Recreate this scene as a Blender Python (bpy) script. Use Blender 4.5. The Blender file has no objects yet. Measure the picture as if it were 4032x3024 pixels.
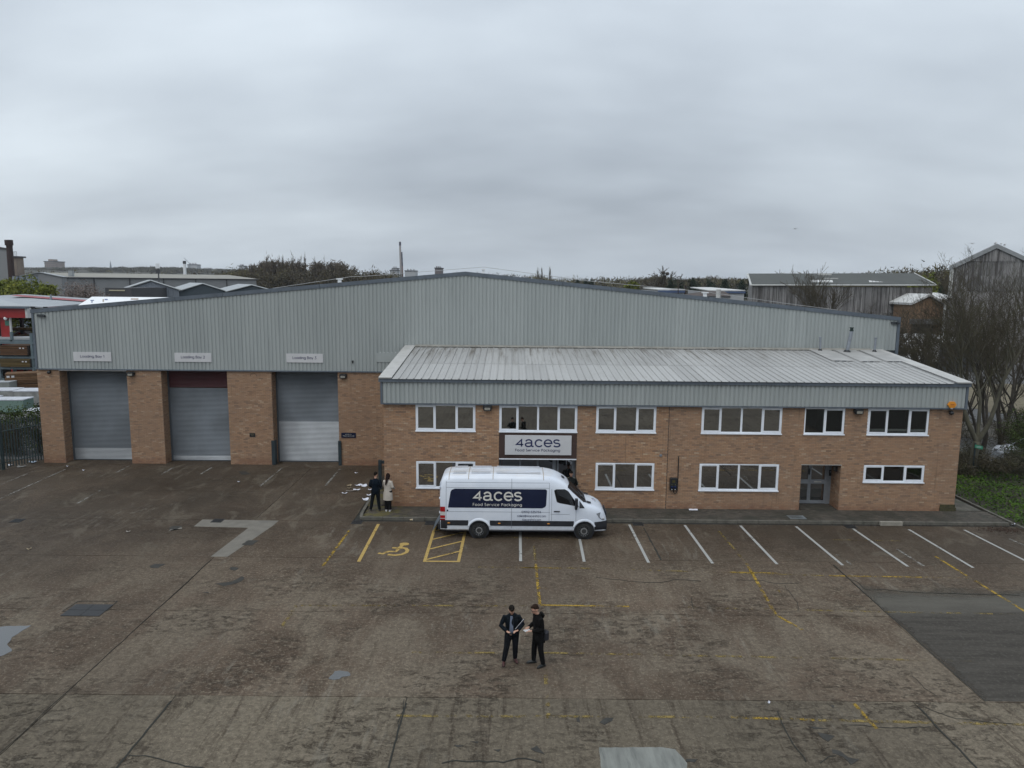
import bpy, bmesh, math, random
import numpy as np
from mathutils import Vector, Matrix
R_ = random.Random(7)
scene = bpy.context.scene
COL = scene.collection
rad = math.radians

# ------------------------------------------------------------------ camera
FPX, CX, CY = 2857.1155, 2016.0, 1512.0
CAM = Vector((0.0, 0.0, 10.4312))
_th, _ro, _yw = 0.13770, 0.00880, -0.00025
_F = Vector((math.sin(_yw)*math.cos(_th), math.cos(_yw)*math.cos(_th), -math.sin(_th)))
_R0 = Vector((math.cos(_yw), -math.sin(_yw), 0)); _U0 = _R0.cross(_F)
_R = _R0*math.cos(_ro) + _U0*math.sin(_ro); _U = _U0*math.cos(_ro) - _R0*math.sin(_ro)
cd = bpy.data.cameras.new('camera'); cam = bpy.data.objects.new('camera', cd); COL.objects.link(cam)
cd.sensor_fit = 'HORIZONTAL'; cd.sensor_width = 36; cd.lens = FPX/4032*36
cd.clip_start = 0.1; cd.clip_end = 9000
cam.matrix_world = Matrix(((_R.x, _U.x, -_F.x, CAM.x), (_R.y, _U.y, -_F.y, CAM.y), (_R.z, _U.z, -_F.z, CAM.z), (0, 0, 0, 1)))
scene.camera = cam

def ray(u, v): return _F + _R*((u-CX)/FPX) - _U*((v-CY)/FPX)
def G(u, v, z=0.0):            # survey point on the level z
    d = ray(u, v); t = (z-CAM.z)/d.z; return CAM + d*t
def W(u, v, Y):                # survey point at the distance Y
    d = ray(u, v); return CAM + d*(Y/d.y)

# ------------------------------------------------------------------ sky, sun, exposure
world = bpy.data.worlds.new('World'); scene.world = world; world.use_nodes = True
nt = world.node_tree; nt.nodes.clear()
N = nt.nodes.new; L = nt.links.new
out = N('ShaderNodeOutputWorld'); bg = N('ShaderNodeBackground'); bg.inputs['Strength'].default_value = 0.1
sky = N('ShaderNodeTexSky'); sky.sky_type = 'NISHITA'; sky.sun_disc = False
SUN_EL, SUN_AZ = rad(58), rad(205)
sky.sun_elevation = SUN_EL; sky.sun_rotation = SUN_AZ; sky.air_density = 1.5; sky.dust_density = 3
tc = N('ShaderNodeTexCoord'); sep = N('ShaderNodeSeparateXYZ'); L(tc.outputs['Generated'], sep.inputs[0])
def M(op, a, b=None, c=None):
    n = N('ShaderNodeMath'); n.operation = op
    for i, x in enumerate((a, b, c)):
        if x is None: continue
        if isinstance(x, (int, float)): n.inputs[i].default_value = x
        else: L(x, n.inputs[i])
    return n.outputs[0]
zc = M('MAXIMUM', sep.outputs['Z'], 0.0)
den = M('ADD', zc, 0.30)
cx = M('DIVIDE', sep.outputs['X'], den); cy = M('DIVIDE', sep.outputs['Y'], den)
comb = N('ShaderNodeCombineXYZ'); L(cx, comb.inputs[0]); L(cy, comb.inputs[1])
def noise(vec, scale, detail, rough, loc=(0,0,0), sc=(1,1,1), dist=0.0):
    mp = N('ShaderNodeMapping'); L(vec, mp.inputs[0]); mp.inputs['Location'].default_value = loc; mp.inputs['Scale'].default_value = sc
    n = N('ShaderNodeTexNoise'); L(mp.outputs[0], n.inputs['Vector']); n.inputs['Scale'].default_value = scale
    n.inputs['Detail'].default_value = detail; n.inputs['Roughness'].default_value = rough; n.inputs['Distortion'].default_value = dist
    return n.outputs['Fac']
n1 = noise(comb.outputs[0], 0.75, 4, 0.5, (3.1, 1.7, 0), (0.8, 1.3, 1), 0.1)
n2 = noise(comb.outputs[0], 2.0, 5, 0.5, (9.1, 4.2, 0), (0.8, 1.4, 1), 0.1)
cl = M('ADD', M('MULTIPLY', n1, 0.76), M('MULTIPLY', n2, 0.24))
mr = N('ShaderNodeMapRange'); L(cl, mr.inputs['Value'])
mr.inputs['From Min'].default_value = 0.31; mr.inputs['From Max'].default_value = 0.66
mr.inputs['To Min'].default_value = 0.0; mr.inputs['To Max'].default_value = 1.0
ramp = N('ShaderNodeValToRGB'); L(mr.outputs[0], ramp.inputs[0])
e = ramp.color_ramp.elements
e[0].position = 0.0; e[0].color = (0.42, 0.475, 0.545, 1)
e[1].position = 1.0; e[1].color = (0.78, 0.865, 0.94, 1)
m_ = e.new(0.5); m_.color = (0.59, 0.66, 0.735, 1)
# zenith brighter than the horizon, as under any overcast
grad = M('ADD', 0.90, M('MULTIPLY', M('POWER', zc, 1.15), 0.75))
mul = N('ShaderNodeVectorMath'); mul.operation = 'SCALE'; L(ramp.outputs[0], mul.inputs[0]); L(M('MULTIPLY', grad, 10.0), mul.inputs['Scale'])
mix = N('ShaderNodeMix'); mix.data_type = 'RGBA'; mix.inputs['Factor'].default_value = 0.95
L(sky.outputs[0], mix.inputs[6]); L(mul.outputs[0], mix.inputs[7])
L(mix.outputs[2], bg.inputs['Color']); L(bg.outputs[0], out.inputs['Surface'])

sl = bpy.data.lights.new('sun', 'SUN'); sl.energy = 1.2; sl.angle = rad(50); sl.color = (1.0, 0.97, 0.92)
sun = bpy.data.objects.new('sun', sl); COL.objects.link(sun)
sdir = Vector((math.sin(SUN_AZ)*math.cos(SUN_EL), math.cos(SUN_AZ)*math.cos(SUN_EL), math.sin(SUN_EL)))
sun.rotation_euler = sdir.to_track_quat('Z', 'Y').to_euler()
scene.view_settings.view_transform = 'Standard'; scene.view_settings.look = 'None'
scene.view_settings.exposure = 0.0; scene.view_settings.gamma = 1.0; scene.view_settings.use_curve_mapping = False
scene.render.engine = 'CYCLES'
scene.cycles.max_bounces = 6; scene.cycles.transparent_max_bounces = 12
scene.cycles.caustics_reflective = False; scene.cycles.caustics_refractive = False

# ------------------------------------------------------------------ helpers
ORI = {}
def tag(o, label=None, cat=None, group=None, kind=None):
    if label: o['label'] = label
    if cat: o['category'] = cat
    if group: o['group'] = group
    if kind: o['kind'] = kind
    return o
def org(p): return ORI.get(p.name, Vector((0, 0, 0))) if p else Vector((0, 0, 0))
def thing(name, loc, label, cat, group=None, rz=0.0):
    o = bpy.data.objects.new(name, None); COL.objects.link(o); o.location = loc; o.rotation_euler = (0, 0, rz)
    o.empty_display_size = 0.3
    ORI[o.name] = Vector(loc) if rz == 0 else Vector((0, 0, 0))
    return tag(o, label, cat, group)
class MB:
    def __init__(s): s.v = []; s.f = []; s.mi = []; s.m = 0; s.ar = None
    def add(s, vs, fs):
        b = len(s.v); s.v += [tuple(x) for x in vs]; s.f += [tuple(i+b for i in f) for f in fs]; s.mi += [s.m]*len(fs); return s
    def box(s, x0, y0, z0, x1, y1, z1):
        return s.add([(x0,y0,z0),(x1,y0,z0),(x1,y1,z0),(x0,y1,z0),(x0,y0,z1),(x1,y0,z1),(x1,y1,z1),(x0,y1,z1)],
                     [(0,3,2,1),(4,5,6,7),(0,1,5,4),(1,2,6,5),(2,3,7,6),(3,0,4,7)])
    def cbox(s, c, sz, rz=0.0, b=0.0):
        x, y, z = sz[0]/2, sz[1]/2, sz[2]/2; cs, sn = math.cos(rz), math.sin(rz)
        P = [(-x,-y,-z),(x,-y,-z),(x,y,-z),(-x,y,-z),(-x,-y,z),(x,-y,z),(x,y,z),(-x,y,z)]
        return s.add([(c[0]+p[0]*cs-p[1]*sn, c[1]+p[0]*sn+p[1]*cs, c[2]+p[2]) for p in P],
                     [(0,3,2,1),(4,5,6,7),(0,1,5,4),(1,2,6,5),(2,3,7,6),(3,0,4,7)])
    def poly(s, pts, d):            # polygon pts extruded by vector d
        n = len(pts); d = Vector(d); P = [Vector(p) for p in pts]
        return s.add(P+[p+d for p in P], [tuple(range(n)), tuple(range(2*n-1, n-1, -1))]+[(i, i+n, (i+1) % n+n, (i+1) % n) for i in range(n)])
    def sheet(s, pts): return s.add(pts, [tuple(range(len(pts)))])
    def tube(s, pts, rs, n=8, caps=True, sq=None):
        pts = [Vector(p) for p in pts]; 
        if isinstance(rs, (int, float)): rs = [rs]*len(pts)
        rings = []; ref = None
        for i, p in enumerate(pts):
            t = (pts[min(i+1, len(pts)-1)]-pts[max(i-1, 0)]); t = t.normalized() if t.length > 1e-9 else Vector((0,0,1))
            if ref is None: ref = Vector((1, 0, 0)) if abs(t.x) < 0.9 else Vector((0, 1, 0))
            a = (ref - t*ref.dot(t)).normalized(); b = t.cross(a); ref = a
            r = rs[i]; ra, rb = (r if isinstance(r, tuple) else (r, r))
            rings.append([p + a*(math.cos(2*math.pi*k/n)*ra) + b*(math.sin(2*math.pi*k/n)*rb) for k in range(n)])
        vs = [v for r in rings for v in r]; fs = []
        for i in range(len(rings)-1):
            for k in range(n):
                k2 = (k+1) % n; fs.append((i*n+k, i*n+k2, (i+1)*n+k2, (i+1)*n+k))
        if caps: fs.append(tuple(range(n-1, -1, -1))); fs.append(tuple((len(rings)-1)*n+k for k in range(n)))
        return s.add(vs, fs)
    def ell(s, c, r, n=12, m=8, rot=None):
        vs = []; fs = []
        for j in range(m+1):
            ph = math.pi*j/m
            for k in range(n):
                th = 2*math.pi*k/n
                p = Vector((r[0]*math.sin(ph)*math.cos(th), r[1]*math.sin(ph)*math.sin(th), r[2]*math.cos(ph)))
                if rot: p = rot @ p
                vs.append(Vector(c)+p)
        for j in range(m):
            for k in range(n):
                k2 = (k+1) % n; fs.append((j*n+k, (j+1)*n+k, (j+1)*n+k2, j*n+k2))
        return s.add(vs, fs)
    def mesh(s, name, mats, off=Vector((0,0,0)), smooth=False):
        me = bpy.data.meshes.new(name)
        me.from_pydata([(v[0]-off[0], v[1]-off[1], v[2]-off[2]) for v in s.v], [], s.f)
        for m in (mats if isinstance(mats, (list, tuple)) else [mats]): me.materials.append(m)
        if any(s.mi): me.polygons.foreach_set('material_index', s.mi)
        if smooth: me.polygons.foreach_set('use_smooth', [True]*len(me.polygons))
        me.update(); return me
    def build(s, name, mats, parent=None, smooth=False, kind=None, bevel=0, label=None, angle=None):
        me = s.mesh(name, mats, org(parent), smooth)
        o = bpy.data.objects.new(name, me); COL.objects.link(o)
        if parent: o.parent = parent; ORI[o.name] = org(parent)
        if kind: o['kind'] = kind
        if label: o['label'] = label
        if bevel:
            b = o.modifiers.new('bevel', 'BEVEL'); b.width = bevel; b.segments = 2; b.limit_method = 'ANGLE'
        if angle: 
            me.polygons.foreach_set('use_smooth', [True]*len(me.polygons)); me.set_sharp_from_angle(angle=rad(angle))
        return o
def np_mesh(name, verts, faces, mat, parent=None, kind=None, smooth=False):   # faces: (n,3|4) array
    me = bpy.data.meshes.new(name); k = faces.shape[1]; off = org(parent)
    me.vertices.add(len(verts)); me.vertices.foreach_set('co', (verts-np.array(off)).astype(np.float32).ravel())
    me.loops.add(faces.size); me.loops.foreach_set('vertex_index', faces.astype(np.int32).ravel())
    me.polygons.add(len(faces)); me.polygons.foreach_set('loop_start', np.arange(0, faces.size, k, dtype=np.int32))
    me.update(calc_edges=True); me.materials.append(mat)
    o = bpy.data.objects.new(name, me); COL.objects.link(o)
    if parent: o.parent = parent; ORI[o.name] = off
    if kind: o['kind'] = kind
    return o
def inst(src_me, name, loc, parent, rz=0.0, scale=None):
    o = bpy.data.objects.new(name, src_me); COL.objects.link(o); o.parent = parent
    o.location = Vector(loc)-org(parent); 
    if rz: o.rotation_euler = (0, 0, rz)
    if scale: o.scale = scale
    return o
def copy_tree(o, parent=None):
    c = o.copy(); COL.objects.link(c); c.parent = parent
    for ch in list(o.children): copy_tree(ch, c)
    return c
def _arc(cx, cy, rx, ry, a0, a1, n=None):
    n = n or max(4, int(abs(a1-a0)/18)); return [(cx+rx*math.cos(rad(a0+(a1-a0)*i/n)), cy+ry*math.sin(rad(a0+(a1-a0)*i/n))) for i in range(n+1)]
_O = lambda cx=.5, r=.5: [_arc(cx, .5, r, .5, 0, 360, 22)]
GL = {   # single-line letterforms: x-height 1, capitals 1.42; (width, strokes)
 'a': (1.0, _O()+[[(1, 1), (1, 0)]]), 'c': (.86, [_arc(.5, .5, .5, .5, 48, 312)]), 'd': (1.0, _O()+[[(1, 1.5), (1, 0)]]), 'e': (1.0, [[(0, .5), (1, .5)]+_arc(.5, .5, .5, .5, 0, 310)[1:]]),
 'g': (1.0, _O()+[[(1, 1), (1, -.1)]+_arc(.5, -.05, .5, .42, 0, -150)[1:]]), 'h': (.8, [[(0, 1.5), (0, 0)], [(0, .55)]+_arc(.4, .58, .4, .42, 180, 0)+[(.8, 0)]]), 'i': (.0, [[(0, 1), (0, 0)], [(0, 1.32), (0, 1.44)]]),
 'k': (.72, [[(0, 1.5), (0, 0)], [(.68, 1), (.05, .46)], [(.2, .6), (.72, 0)]]), 'l': (.0, [[(0, 1.5), (0, 0)]]), 'm': (1.3, [[(0, 1), (0, 0)], [(0, .6)]+_arc(.325, .62, .325, .38, 180, 0)+[(.65, 0)], [(.65, .6)]+_arc(.975, .62, .325, .38, 180, 0)+[(1.3, 0)]]),
 'n': (.8, [[(0, 1), (0, 0)], [(0, .55)]+_arc(.4, .58, .4, .42, 180, 0)+[(.8, 0)]]), 'o': (1.0, _O()), 'r': (.5, [[(0, 1), (0, 0)], [(0, .6)]+_arc(.4, .6, .4, .4, 170, 75)]),
 's': (.62, [_arc(.32, .75, .28, .25, 40, 270)+_arc(.32, .25, .3, .25, 90, -140)[1:]]), 't': (.5, [[(.25, 1.4), (.25, .2)]+_arc(.45, .2, .2, .2, 180, 270), [(0, 1), (.55, 1)]]), 'v': (.85, [[(0, 1), (.42, 0), (.85, 1)]]),
 'b': (1.0, _O()+[[(0, 1.5), (0, 0)]]), 'y': (.85, [[(0, 1), (.44, .02)], [(.87, 1), (.25, -.42)]]), 'L': (.7, [[(0, 1.42), (0, 0), (.72, 0)]]), 'F': (.7, [[(0, 0), (0, 1.42), (.75, 1.42)], [(0, .74), (.65, .74)]]),
 'B': (.85, [[(0, 0), (0, 1.42), (.42, 1.42)]+_arc(.42, 1.09, .33, .33, 90, -90)[1:]+[(0, .76)], [(.42, .76)]+_arc(.45, .38, .4, .38, 90, -90)[1:]+[(0, 0)]]), 'P': (.8, [[(0, 0), (0, 1.42), (.4, 1.42)]+_arc(.4, 1.03, .4, .39, 90, -90)[1:]+[(0, .64)]]),
 'S': (.8, [_arc(.4, 1.05, .36, .37, 35, 265)+_arc(.4, .36, .4, .36, 90, -145)[1:]]), 'G': (1.25, [_arc(.66, .71, .66, .71, 45, 340)+[(1.3, .7), (.75, .7)]]), 'O': (1.4, [_arc(.7, .71, .7, .71, 0, 360, 26)]),
 'D': (1.1, [[(0, 0), (0, 1.42), (.4, 1.42)]+_arc(.4, .71, .7, .71, 90, -90)[1:]+[(0, 0)]]), 'I': (0, [[(0, 1.42), (0, 0)]]), 'N': (1.0, [[(0, 0), (0, 1.42), (1, 0), (1, 1.42)]]),
 '0': (.95, [_arc(.47, .71, .47, .71, 0, 360, 24)]), '1': (.3, [[(0, 1.2), (.3, 1.42), (.3, 0)]]), '2': (.85, [_arc(.42, 1.02, .4, .4, 165, -25)+[(0, 0), (.88, 0)]]), '3': (.85, [[(.05, 1.42), (.8, 1.42), (.38, .88)]+_arc(.38, .44, .44, .44, 90, -150)[1:]]),
 '4': (.95, [[(.72, 0), (.72, 1.42), (0, .38), (.98, .38)]]), '5': (.85, [[(.78, 1.42), (.18, 1.42), (.08, .82)]+_arc(.4, .46, .44, .46, 110, -140)]), '7': (.85, [[(0, 1.42), (.88, 1.42), (.25, 0)]]), '9': (.9, [_arc(.45, .98, .44, .44, 0, 360, 20), [(.85, .8), (.35, 0)]]),
 '.': (.0, [[(0, .0), (0, .08)]]), '@': (1.5, [_arc(.75, .6, .3, .32, 0, 360), [(1.05, .9), (1.05, .35)]+_arc(.75, .6, .75, .72, -25, 290)[1:]]), ' ': (.35, []),
 # the wide logo face, all one height
 'A4': (1.02, [[(.74, -.02), (.74, 1.0), (.06, .30), (1.0, .30)]]), 'Aa': (1.12, [_arc(.46, .66, .40, .34, 165, 0)+[(.86, .16)]+_arc(1.0, .16, .14, .14, 180, 270)[1:]+[(1.14, .02)], [(.86, .55), (.5, .53)]+_arc(.36, .27, .34, .26, 90, 270)[1:]+_arc(.46, .32, .40, .31, -80, 0)]),
 'Ac': (1.0, [_arc(.5, .5, .5, .5, 38, 322)]), 'Ae': (1.0, [[(.02, .5), (1, .5)]+_arc(.5, .5, .5, .5, 0, 322)[1:]]), 'As': (.86, [_arc(.44, .755, .38, .245, 25, 255)+_arc(.44, .26, .42, .26, 78, -158)])}
def text(body, w, h, loc, mat, parent, name='lettering', rx=90.0, wt=0.17, sp=0.34, rz=0.0, logo=False):
    """lettering w wide and h tall (bounding box), centred on loc, as thin raised strokes"""
    m = MB(); x = 0.0; toks = ['A'+c for c in body] if logo else list(body)
    for ch in toks:
        wd, sts = GL[ch]
        for si, st_ in enumerate(sts):
            P = [Vector((x+p[0], p[1])) for p in st_]; l = []; r = []; cl = (P[0]-P[-1]).length < 1e-4
            for i, p in enumerate(P):
                d0 = (P[i]-P[i-1]) if i > 0 else ((P[0]-P[-2]) if cl else None); d1 = (P[i+1]-P[i]) if i < len(P)-1 else ((P[1]-P[0]) if cl else None)
                d0 = (d0 or d1).normalized(); d1 = (d1 or d0).normalized(); t = (d0+d1); t = t.normalized() if t.length > 1e-6 else d0
                n = Vector((-t.y, t.x)); k = 1/max(0.45, n.dot(Vector((-d0.y, d0.x)))); e = Vector((0, 0))
                l.append(p+n*wt/2*k); r.append(p-n*wt/2*k)
            m.add([(q.x, q.y, si*0.004) for q in r]+[(q.x, q.y, si*0.004) for q in l], [(i, i+1, i+1+len(P), i+len(P)) for i in range(len(P)-1)])
        x += wd+sp+(0.06 if wd == 0 else 0)
    xs = [v[0] for v in m.v]; ys = [v[1] for v in m.v]; sx = w/(max(xs)-min(xs)); sy = h/(max(ys)-min(ys)); ox = (max(xs)+min(xs))/2; oy = (max(ys)+min(ys))/2
    m.v = [((v[0]-ox)*sx, (v[1]-oy)*sy, v[2]*0.3) for v in m.v]
    me = m.mesh(name, mat); o = bpy.data.objects.new(name, me); COL.objects.link(o); o.parent = parent
    o.location = Vector(loc)-org(parent); o.rotation_euler = (rad(rx), 0, rz)
    return o

# ------------------------------------------------------------------ materials
class MT:
    def __init__(s, name):
        s.m = bpy.data.materials.new(name); s.m.use_nodes = True; s.t = s.m.node_tree; s.n = s.t.nodes; s.l = s.t.links
        s.b = s.n['Principled BSDF']; s.g = None
    def N(s, t, **k):
        n = s.n.new(t)
        for a, v in k.items(): setattr(n, a, v)
        return n
    def set(s, sock, x):
        if hasattr(x, 'links') or hasattr(x, 'is_output'): s.l.new(x, sock)
        elif isinstance(x, tuple) and len(x) == 3 and sock.type == 'RGBA': sock.default_value = (*x, 1)
        else: sock.default_value = x
    def pos(s, sc=(1,1,1), loc=(0,0,0), obj=False):
        if obj: o = s.N('ShaderNodeTexCoord').outputs['Object']
        else: o = s.N('ShaderNodeNewGeometry').outputs['Position']
        m = s.N('ShaderNodeMapping'); s.l.new(o, m.inputs[0]); m.inputs['Scale'].default_value = sc; m.inputs['Location'].default_value = loc
        return m.outputs[0]
    def noise(s, vec, scale, detail=4, rough=0.55, dist=0.0):
        n = s.N('ShaderNodeTexNoise'); s.l.new(vec, n.inputs['Vector'])
        n.inputs['Scale'].default_value = scale; n.inputs['Detail'].default_value = detail
        n.inputs['Roughness'].default_value = rough; n.inputs['Distortion'].default_value = dist
        return n.outputs['Fac']
    def mr(s, x, a, b, c=0.0, d=1.0, smooth=True):
        n = s.N('ShaderNodeMapRange'); 
        if smooth: n.interpolation_type = 'SMOOTHSTEP'
        s.set(n.inputs['Value'], x)
        for k, v in zip(('From Min', 'From Max', 'To Min', 'To Max'), (a, b, c, d)): n.inputs[k].default_value = v
        return n.outputs[0]
    def math(s, op, a, b=0.0):
        n = s.N('ShaderNodeMath', operation=op); s.set(n.inputs[0], a); s.set(n.inputs[1], b); return n.outputs[0]
    def mix(s, f, a, b, mode='MIX'):
        n = s.N('ShaderNodeMix', data_type='RGBA', blend_type=mode); s.set(n.inputs[0], f); s.set(n.inputs[6], a); s.set(n.inputs[7], b)
        return n.outputs[2]
    def ramp(s, x, stops, const=False):
        n = s.N('ShaderNodeValToRGB'); s.set(n.inputs[0], x); e = n.color_ramp.elements
        if const: n.color_ramp.interpolation = 'CONSTANT'
        e[0].position, e[0].color = stops[0][0], (*stops[0][1], 1); e[1].position, e[1].color = stops[-1][0], (*stops[-1][1], 1)
        for p, c in stops[1:-1]: k = e.new(p); k.color = (*c, 1)
        return n.outputs[0]
    def bump(s, h, st=0.3, d=0.01):
        n = s.N('ShaderNodeBump'); s.set(n.inputs['Height'], h); n.inputs['Strength'].default_value = st; n.inputs['Distance'].default_value = d
        s.l.new(n.outputs[0], s.b.inputs['Normal'])
    def done(s, col=None, rough=None, metal=None, spec=None):
        if col is not None: s.set(s.b.inputs['Base Color'], col)
        if rough is not None: s.set(s.b.inputs['Roughness'], rough)
        if metal is not None: s.b.inputs['Metallic'].default_value = metal
        if spec is not None: s.b.inputs['Specular IOR Level'].default_value = spec
        return s.m
def plain(name, col, rough=0.6, var=0.12, scale=3.0, metal=0.0, spec=0.5, stretch=(1,1,1), bump=0.0, alpha=None, dirt=None):
    t = MT(name); p = t.pos(stretch)
    n = t.noise(p, scale, 5, 0.6)
    a = tuple(c*(1-var) for c in col); b = tuple(min(1, c*(1+var)) for c in col)
    c = t.mix(t.mr(n, 0.3, 0.7), a, b)
    if dirt:
        d = t.noise(t.pos(dirt[2]), dirt[1], 6, 0.7); c = t.mix(t.mr(d, 0.5, 0.75, 0, dirt[3]), c, dirt[0])
    if bump: t.bump(n, bump)
    r = t.mr(n, 0.2, 0.8, max(0.03, rough-0.08), min(1, rough+0.08))
    return t.done(c, r, metal, spec)
# material library
def brick_mat():
    t = MT('brick'); 
    g = t.N('ShaderNodeNewGeometry'); oi = t.N('ShaderNodeObjectInfo')
    r = t.math('FRACT', t.math('ADD', g.outputs['Random Per Island'], t.math('MULTIPLY', oi.outputs['Random'], 7.31)))
    base = t.ramp(r, [(0.0, (0.261, 0.150, 0.089)), (0.12, (0.348, 0.215, 0.131)), (0.34, (0.396, 0.240, 0.142)), (0.55, (0.329, 0.190, 0.112)),
                      (0.72, (0.416, 0.275, 0.174)), (0.86, (0.300, 0.185, 0.122)), (0.93, (0.193, 0.125, 0.089)), (0.98, (0.464, 0.340, 0.231))])
    p = t.pos()
    patch = t.noise(p, 0.45, 4, 0.6); c = t.mix(t.mr(patch, 0.38, 0.68, 0.0, 0.55), base, t.mix(0.55, base, (0.203, 0.140, 0.105)))
    p2 = t.noise(t.pos((1, 1, 3)), 1.5, 5, 0.65); c = t.mix(t.mr(p2, 0.5, 0.72, 0.0, 0.6), c, t.mix(0.6, c, (0.126, 0.085, 0.063)))
    # the right half of the office front weathered greyer than the left
    sx = t.N('ShaderNodeSeparateXYZ'); t.l.new(g.outputs['Position'], sx.inputs[0])
    right = t.mr(sx.outputs['X'], 7.1, 7.3, 0, 0.5); mainw = t.mr(sx.outputs['Y'], 38, 39.5, 0, 0.5)
    c = t.mix(t.math('MAXIMUM', right, mainw), c, t.mix(0.5, c, (0.242, 0.175, 0.131)))
    # damp and red engineering bricks near the ground
    low = t.mr(sx.outputs['Z'], 0.12, 0.55, 1, 0); ln = t.noise(p, 2.2, 4, 0.6)
    c = t.mix(t.math('MULTIPLY', low, t.mr(ln, 0.3, 0.6, 0.1, 0.85)), c, t.mix(0.65, c, (0.193, 0.085, 0.052)))
    # rain streaks under sills and edges
    rs = t.noise(t.pos((5, 5, 0.35)), 1.0, 6, 0.7); c = t.mix(t.mr(rs, 0.56, 0.74, 0, 0.5), c, (0.125, 0.085, 0.059))
    gr = t.noise(p, 45, 3, 0.6); c = t.mix(t.mr(gr, 0.3, 0.8, 0, 0.28), c, (0.290, 0.190, 0.126))
    t.bump(gr, 0.25); return t.done(c, 0.93, spec=0.2)
BRICK = brick_mat()
MORTAR = plain('mortar', (0.17, 0.135, 0.105), 0.95, 0.15, 12)
def clad_mat():
    t = MT('cladding_paint'); p = t.pos()
    oi = t.N('ShaderNodeObjectInfo')
    c = t.mix(oi.outputs['Random'], (0.30, 0.325, 0.32), (0.335, 0.36, 0.354))
    s = t.noise(t.pos((3, 3, 0.25)), 1.3, 6, 0.6); c = t.mix(t.mr(s, 0.42, 0.75, 0, 0.35), c, (0.22, 0.24, 0.24))
    s2 = t.noise(t.pos((7, 7, 0.12)), 2.0, 5, 0.75); c = t.mix(t.mr(s2, 0.62, 0.8, 0, 0.3), c, (0.19, 0.20, 0.195))
    return t.done(c, 0.55, spec=0.35)
CLAD = clad_mat()
SLATE = plain('slate_grey_trim', (0.095, 0.115, 0.14), 0.5, 0.12, 1.2, dirt=((0.05, 0.055, 0.06), 2.5, (1, 1, 0.3), 0.4))
def roofsheet_mat():
    t = MT('weathered_roof_sheet')
    oi = t.N('ShaderNodeObjectInfo')
    c = t.mix(oi.outputs['Random'], (0.315, 0.315, 0.31), (0.385, 0.385, 0.378))
    p = t.pos((5.5, 0.35, 0.35)); s = t.noise(p, 1.0, 6, 0.7)
    g = t.N('ShaderNodeNewGeometry'); sx = t.N('ShaderNodeSeparateXYZ'); t.l.new(g.outputs['Position'], sx.inputs[0])
    up = t.mr(sx.outputs['Y'], 34.5, 40.0, 0.15, 1.0); lf = t.mr(sx.outputs['X'], 6, 19, 1.0, 0.35)
    f = t.math('MULTIPLY', t.math('MULTIPLY', t.mr(s, 0.44, 0.70, 0, 0.85), up), lf)
    c = t.mix(f, c, (0.105, 0.09, 0.072))
    s3 = t.noise(t.pos((1, 1, 1)), 2.2, 5, 0.65); c = t.mix(t.mr(s3, 0.5, 0.75, 0, 0.4), c, (0.30, 0.29, 0.27))
    s4 = t.noise(t.pos((1, 1, 1)), 30, 3, 0.6); c = t.mix(t.mr(s4, 0.62, 0.75, 0, 0.3), c, (0.16, 0.15, 0.13))
    return t.done(c, 0.62, spec=0.35)
ROOFM = roofsheet_mat()
FLASH = plain('verge_flashing', (0.40, 0.395, 0.38), 0.6, 0.08, 2, dirt=((0.24, 0.22, 0.19), 1.5, (1, 1, 1), 0.5))
UPVC = plain('white_upvc', (0.74, 0.77, 0.82), 0.35, 0.04, 2, spec=0.5, dirt=((0.5, 0.5, 0.48), 6, (1, 1, 1), 0.25))
ALU = plain('grey_aluminium', (0.22, 0.235, 0.255), 0.4, 0.1, 4, metal=0.3)
DARKALU = plain('dark_aluminium', (0.07, 0.08, 0.09), 0.4, 0.1, 4)
BLACK = plain('black_plastic', (0.012, 0.013, 0.015), 0.45, 0.2, 8)
DARKROOM = plain('painted_dark_interior', (0.012, 0.012, 0.013), 0.9, 0.1)
def glass_mat(name, refl, base, tint=(0.82, 0.84, 0.86), clear=0.0):
    t = MT(name); t.n.remove(t.b)
    o = t.n['Material Output']; d = t.N('ShaderNodeBsdfDiffuse'); d.inputs[0].default_value = (*base, 1)
    g = t.N('ShaderNodeBsdfGlossy'); g.inputs['Roughness'].default_value = 0.025; g.inputs[0].default_value = (*tint, 1)
    bn = t.noise(t.pos(), 1.2, 2, 0.5); b = t.N('ShaderNodeBump'); b.inputs['Strength'].default_value = 0.02; b.inputs['Distance'].default_value = 0.02
    t.l.new(bn, b.inputs['Height']); t.l.new(b.outputs[0], g.inputs['Normal'])
    body = d.outputs[0]
    if clear:
        tr = t.N('ShaderNodeBsdfTransparent'); tr.inputs[0].default_value = (0.85, 0.87, 0.86, 1)
        m1 = t.N('ShaderNodeMixShader'); m1.inputs[0].default_value = clear; t.l.new(body, m1.inputs[1]); t.l.new(tr.outputs[0], m1.inputs[2]); body = m1.outputs[0]
    m = t.N('ShaderNodeMixShader'); m.inputs[0].default_value = refl; t.l.new(body, m.inputs[1]); t.l.new(g.outputs[0], m.inputs[2])
    t.l.new(m.outputs[0], o.inputs['Surface']); return t.m
GLASS_T = glass_mat('reflective_tinted_glass', 0.42, (0.008, 0.008, 0.007))
GLASS_C = glass_mat('plain_window_glass', 0.10, (0.01, 0.01, 0.01), clear=0.8)
GLASS_D = glass_mat('dark_door_glass', 0.30, (0.012, 0.013, 0.014))
GLASS_V = glass_mat('vehicle_glass', 0.16, (0.012, 0.012, 0.014))
GLASS_VD = glass_mat('dark_cab_glass', 0.035, (0.006, 0.006, 0.007))
WHITEP = plain('white_paint', (0.74, 0.75, 0.76), 0.5, 0.05, 3)
SIGNW = plain('white_sign_panel', (0.52, 0.52, 0.53), 0.4, 0.04, 2)
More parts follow.
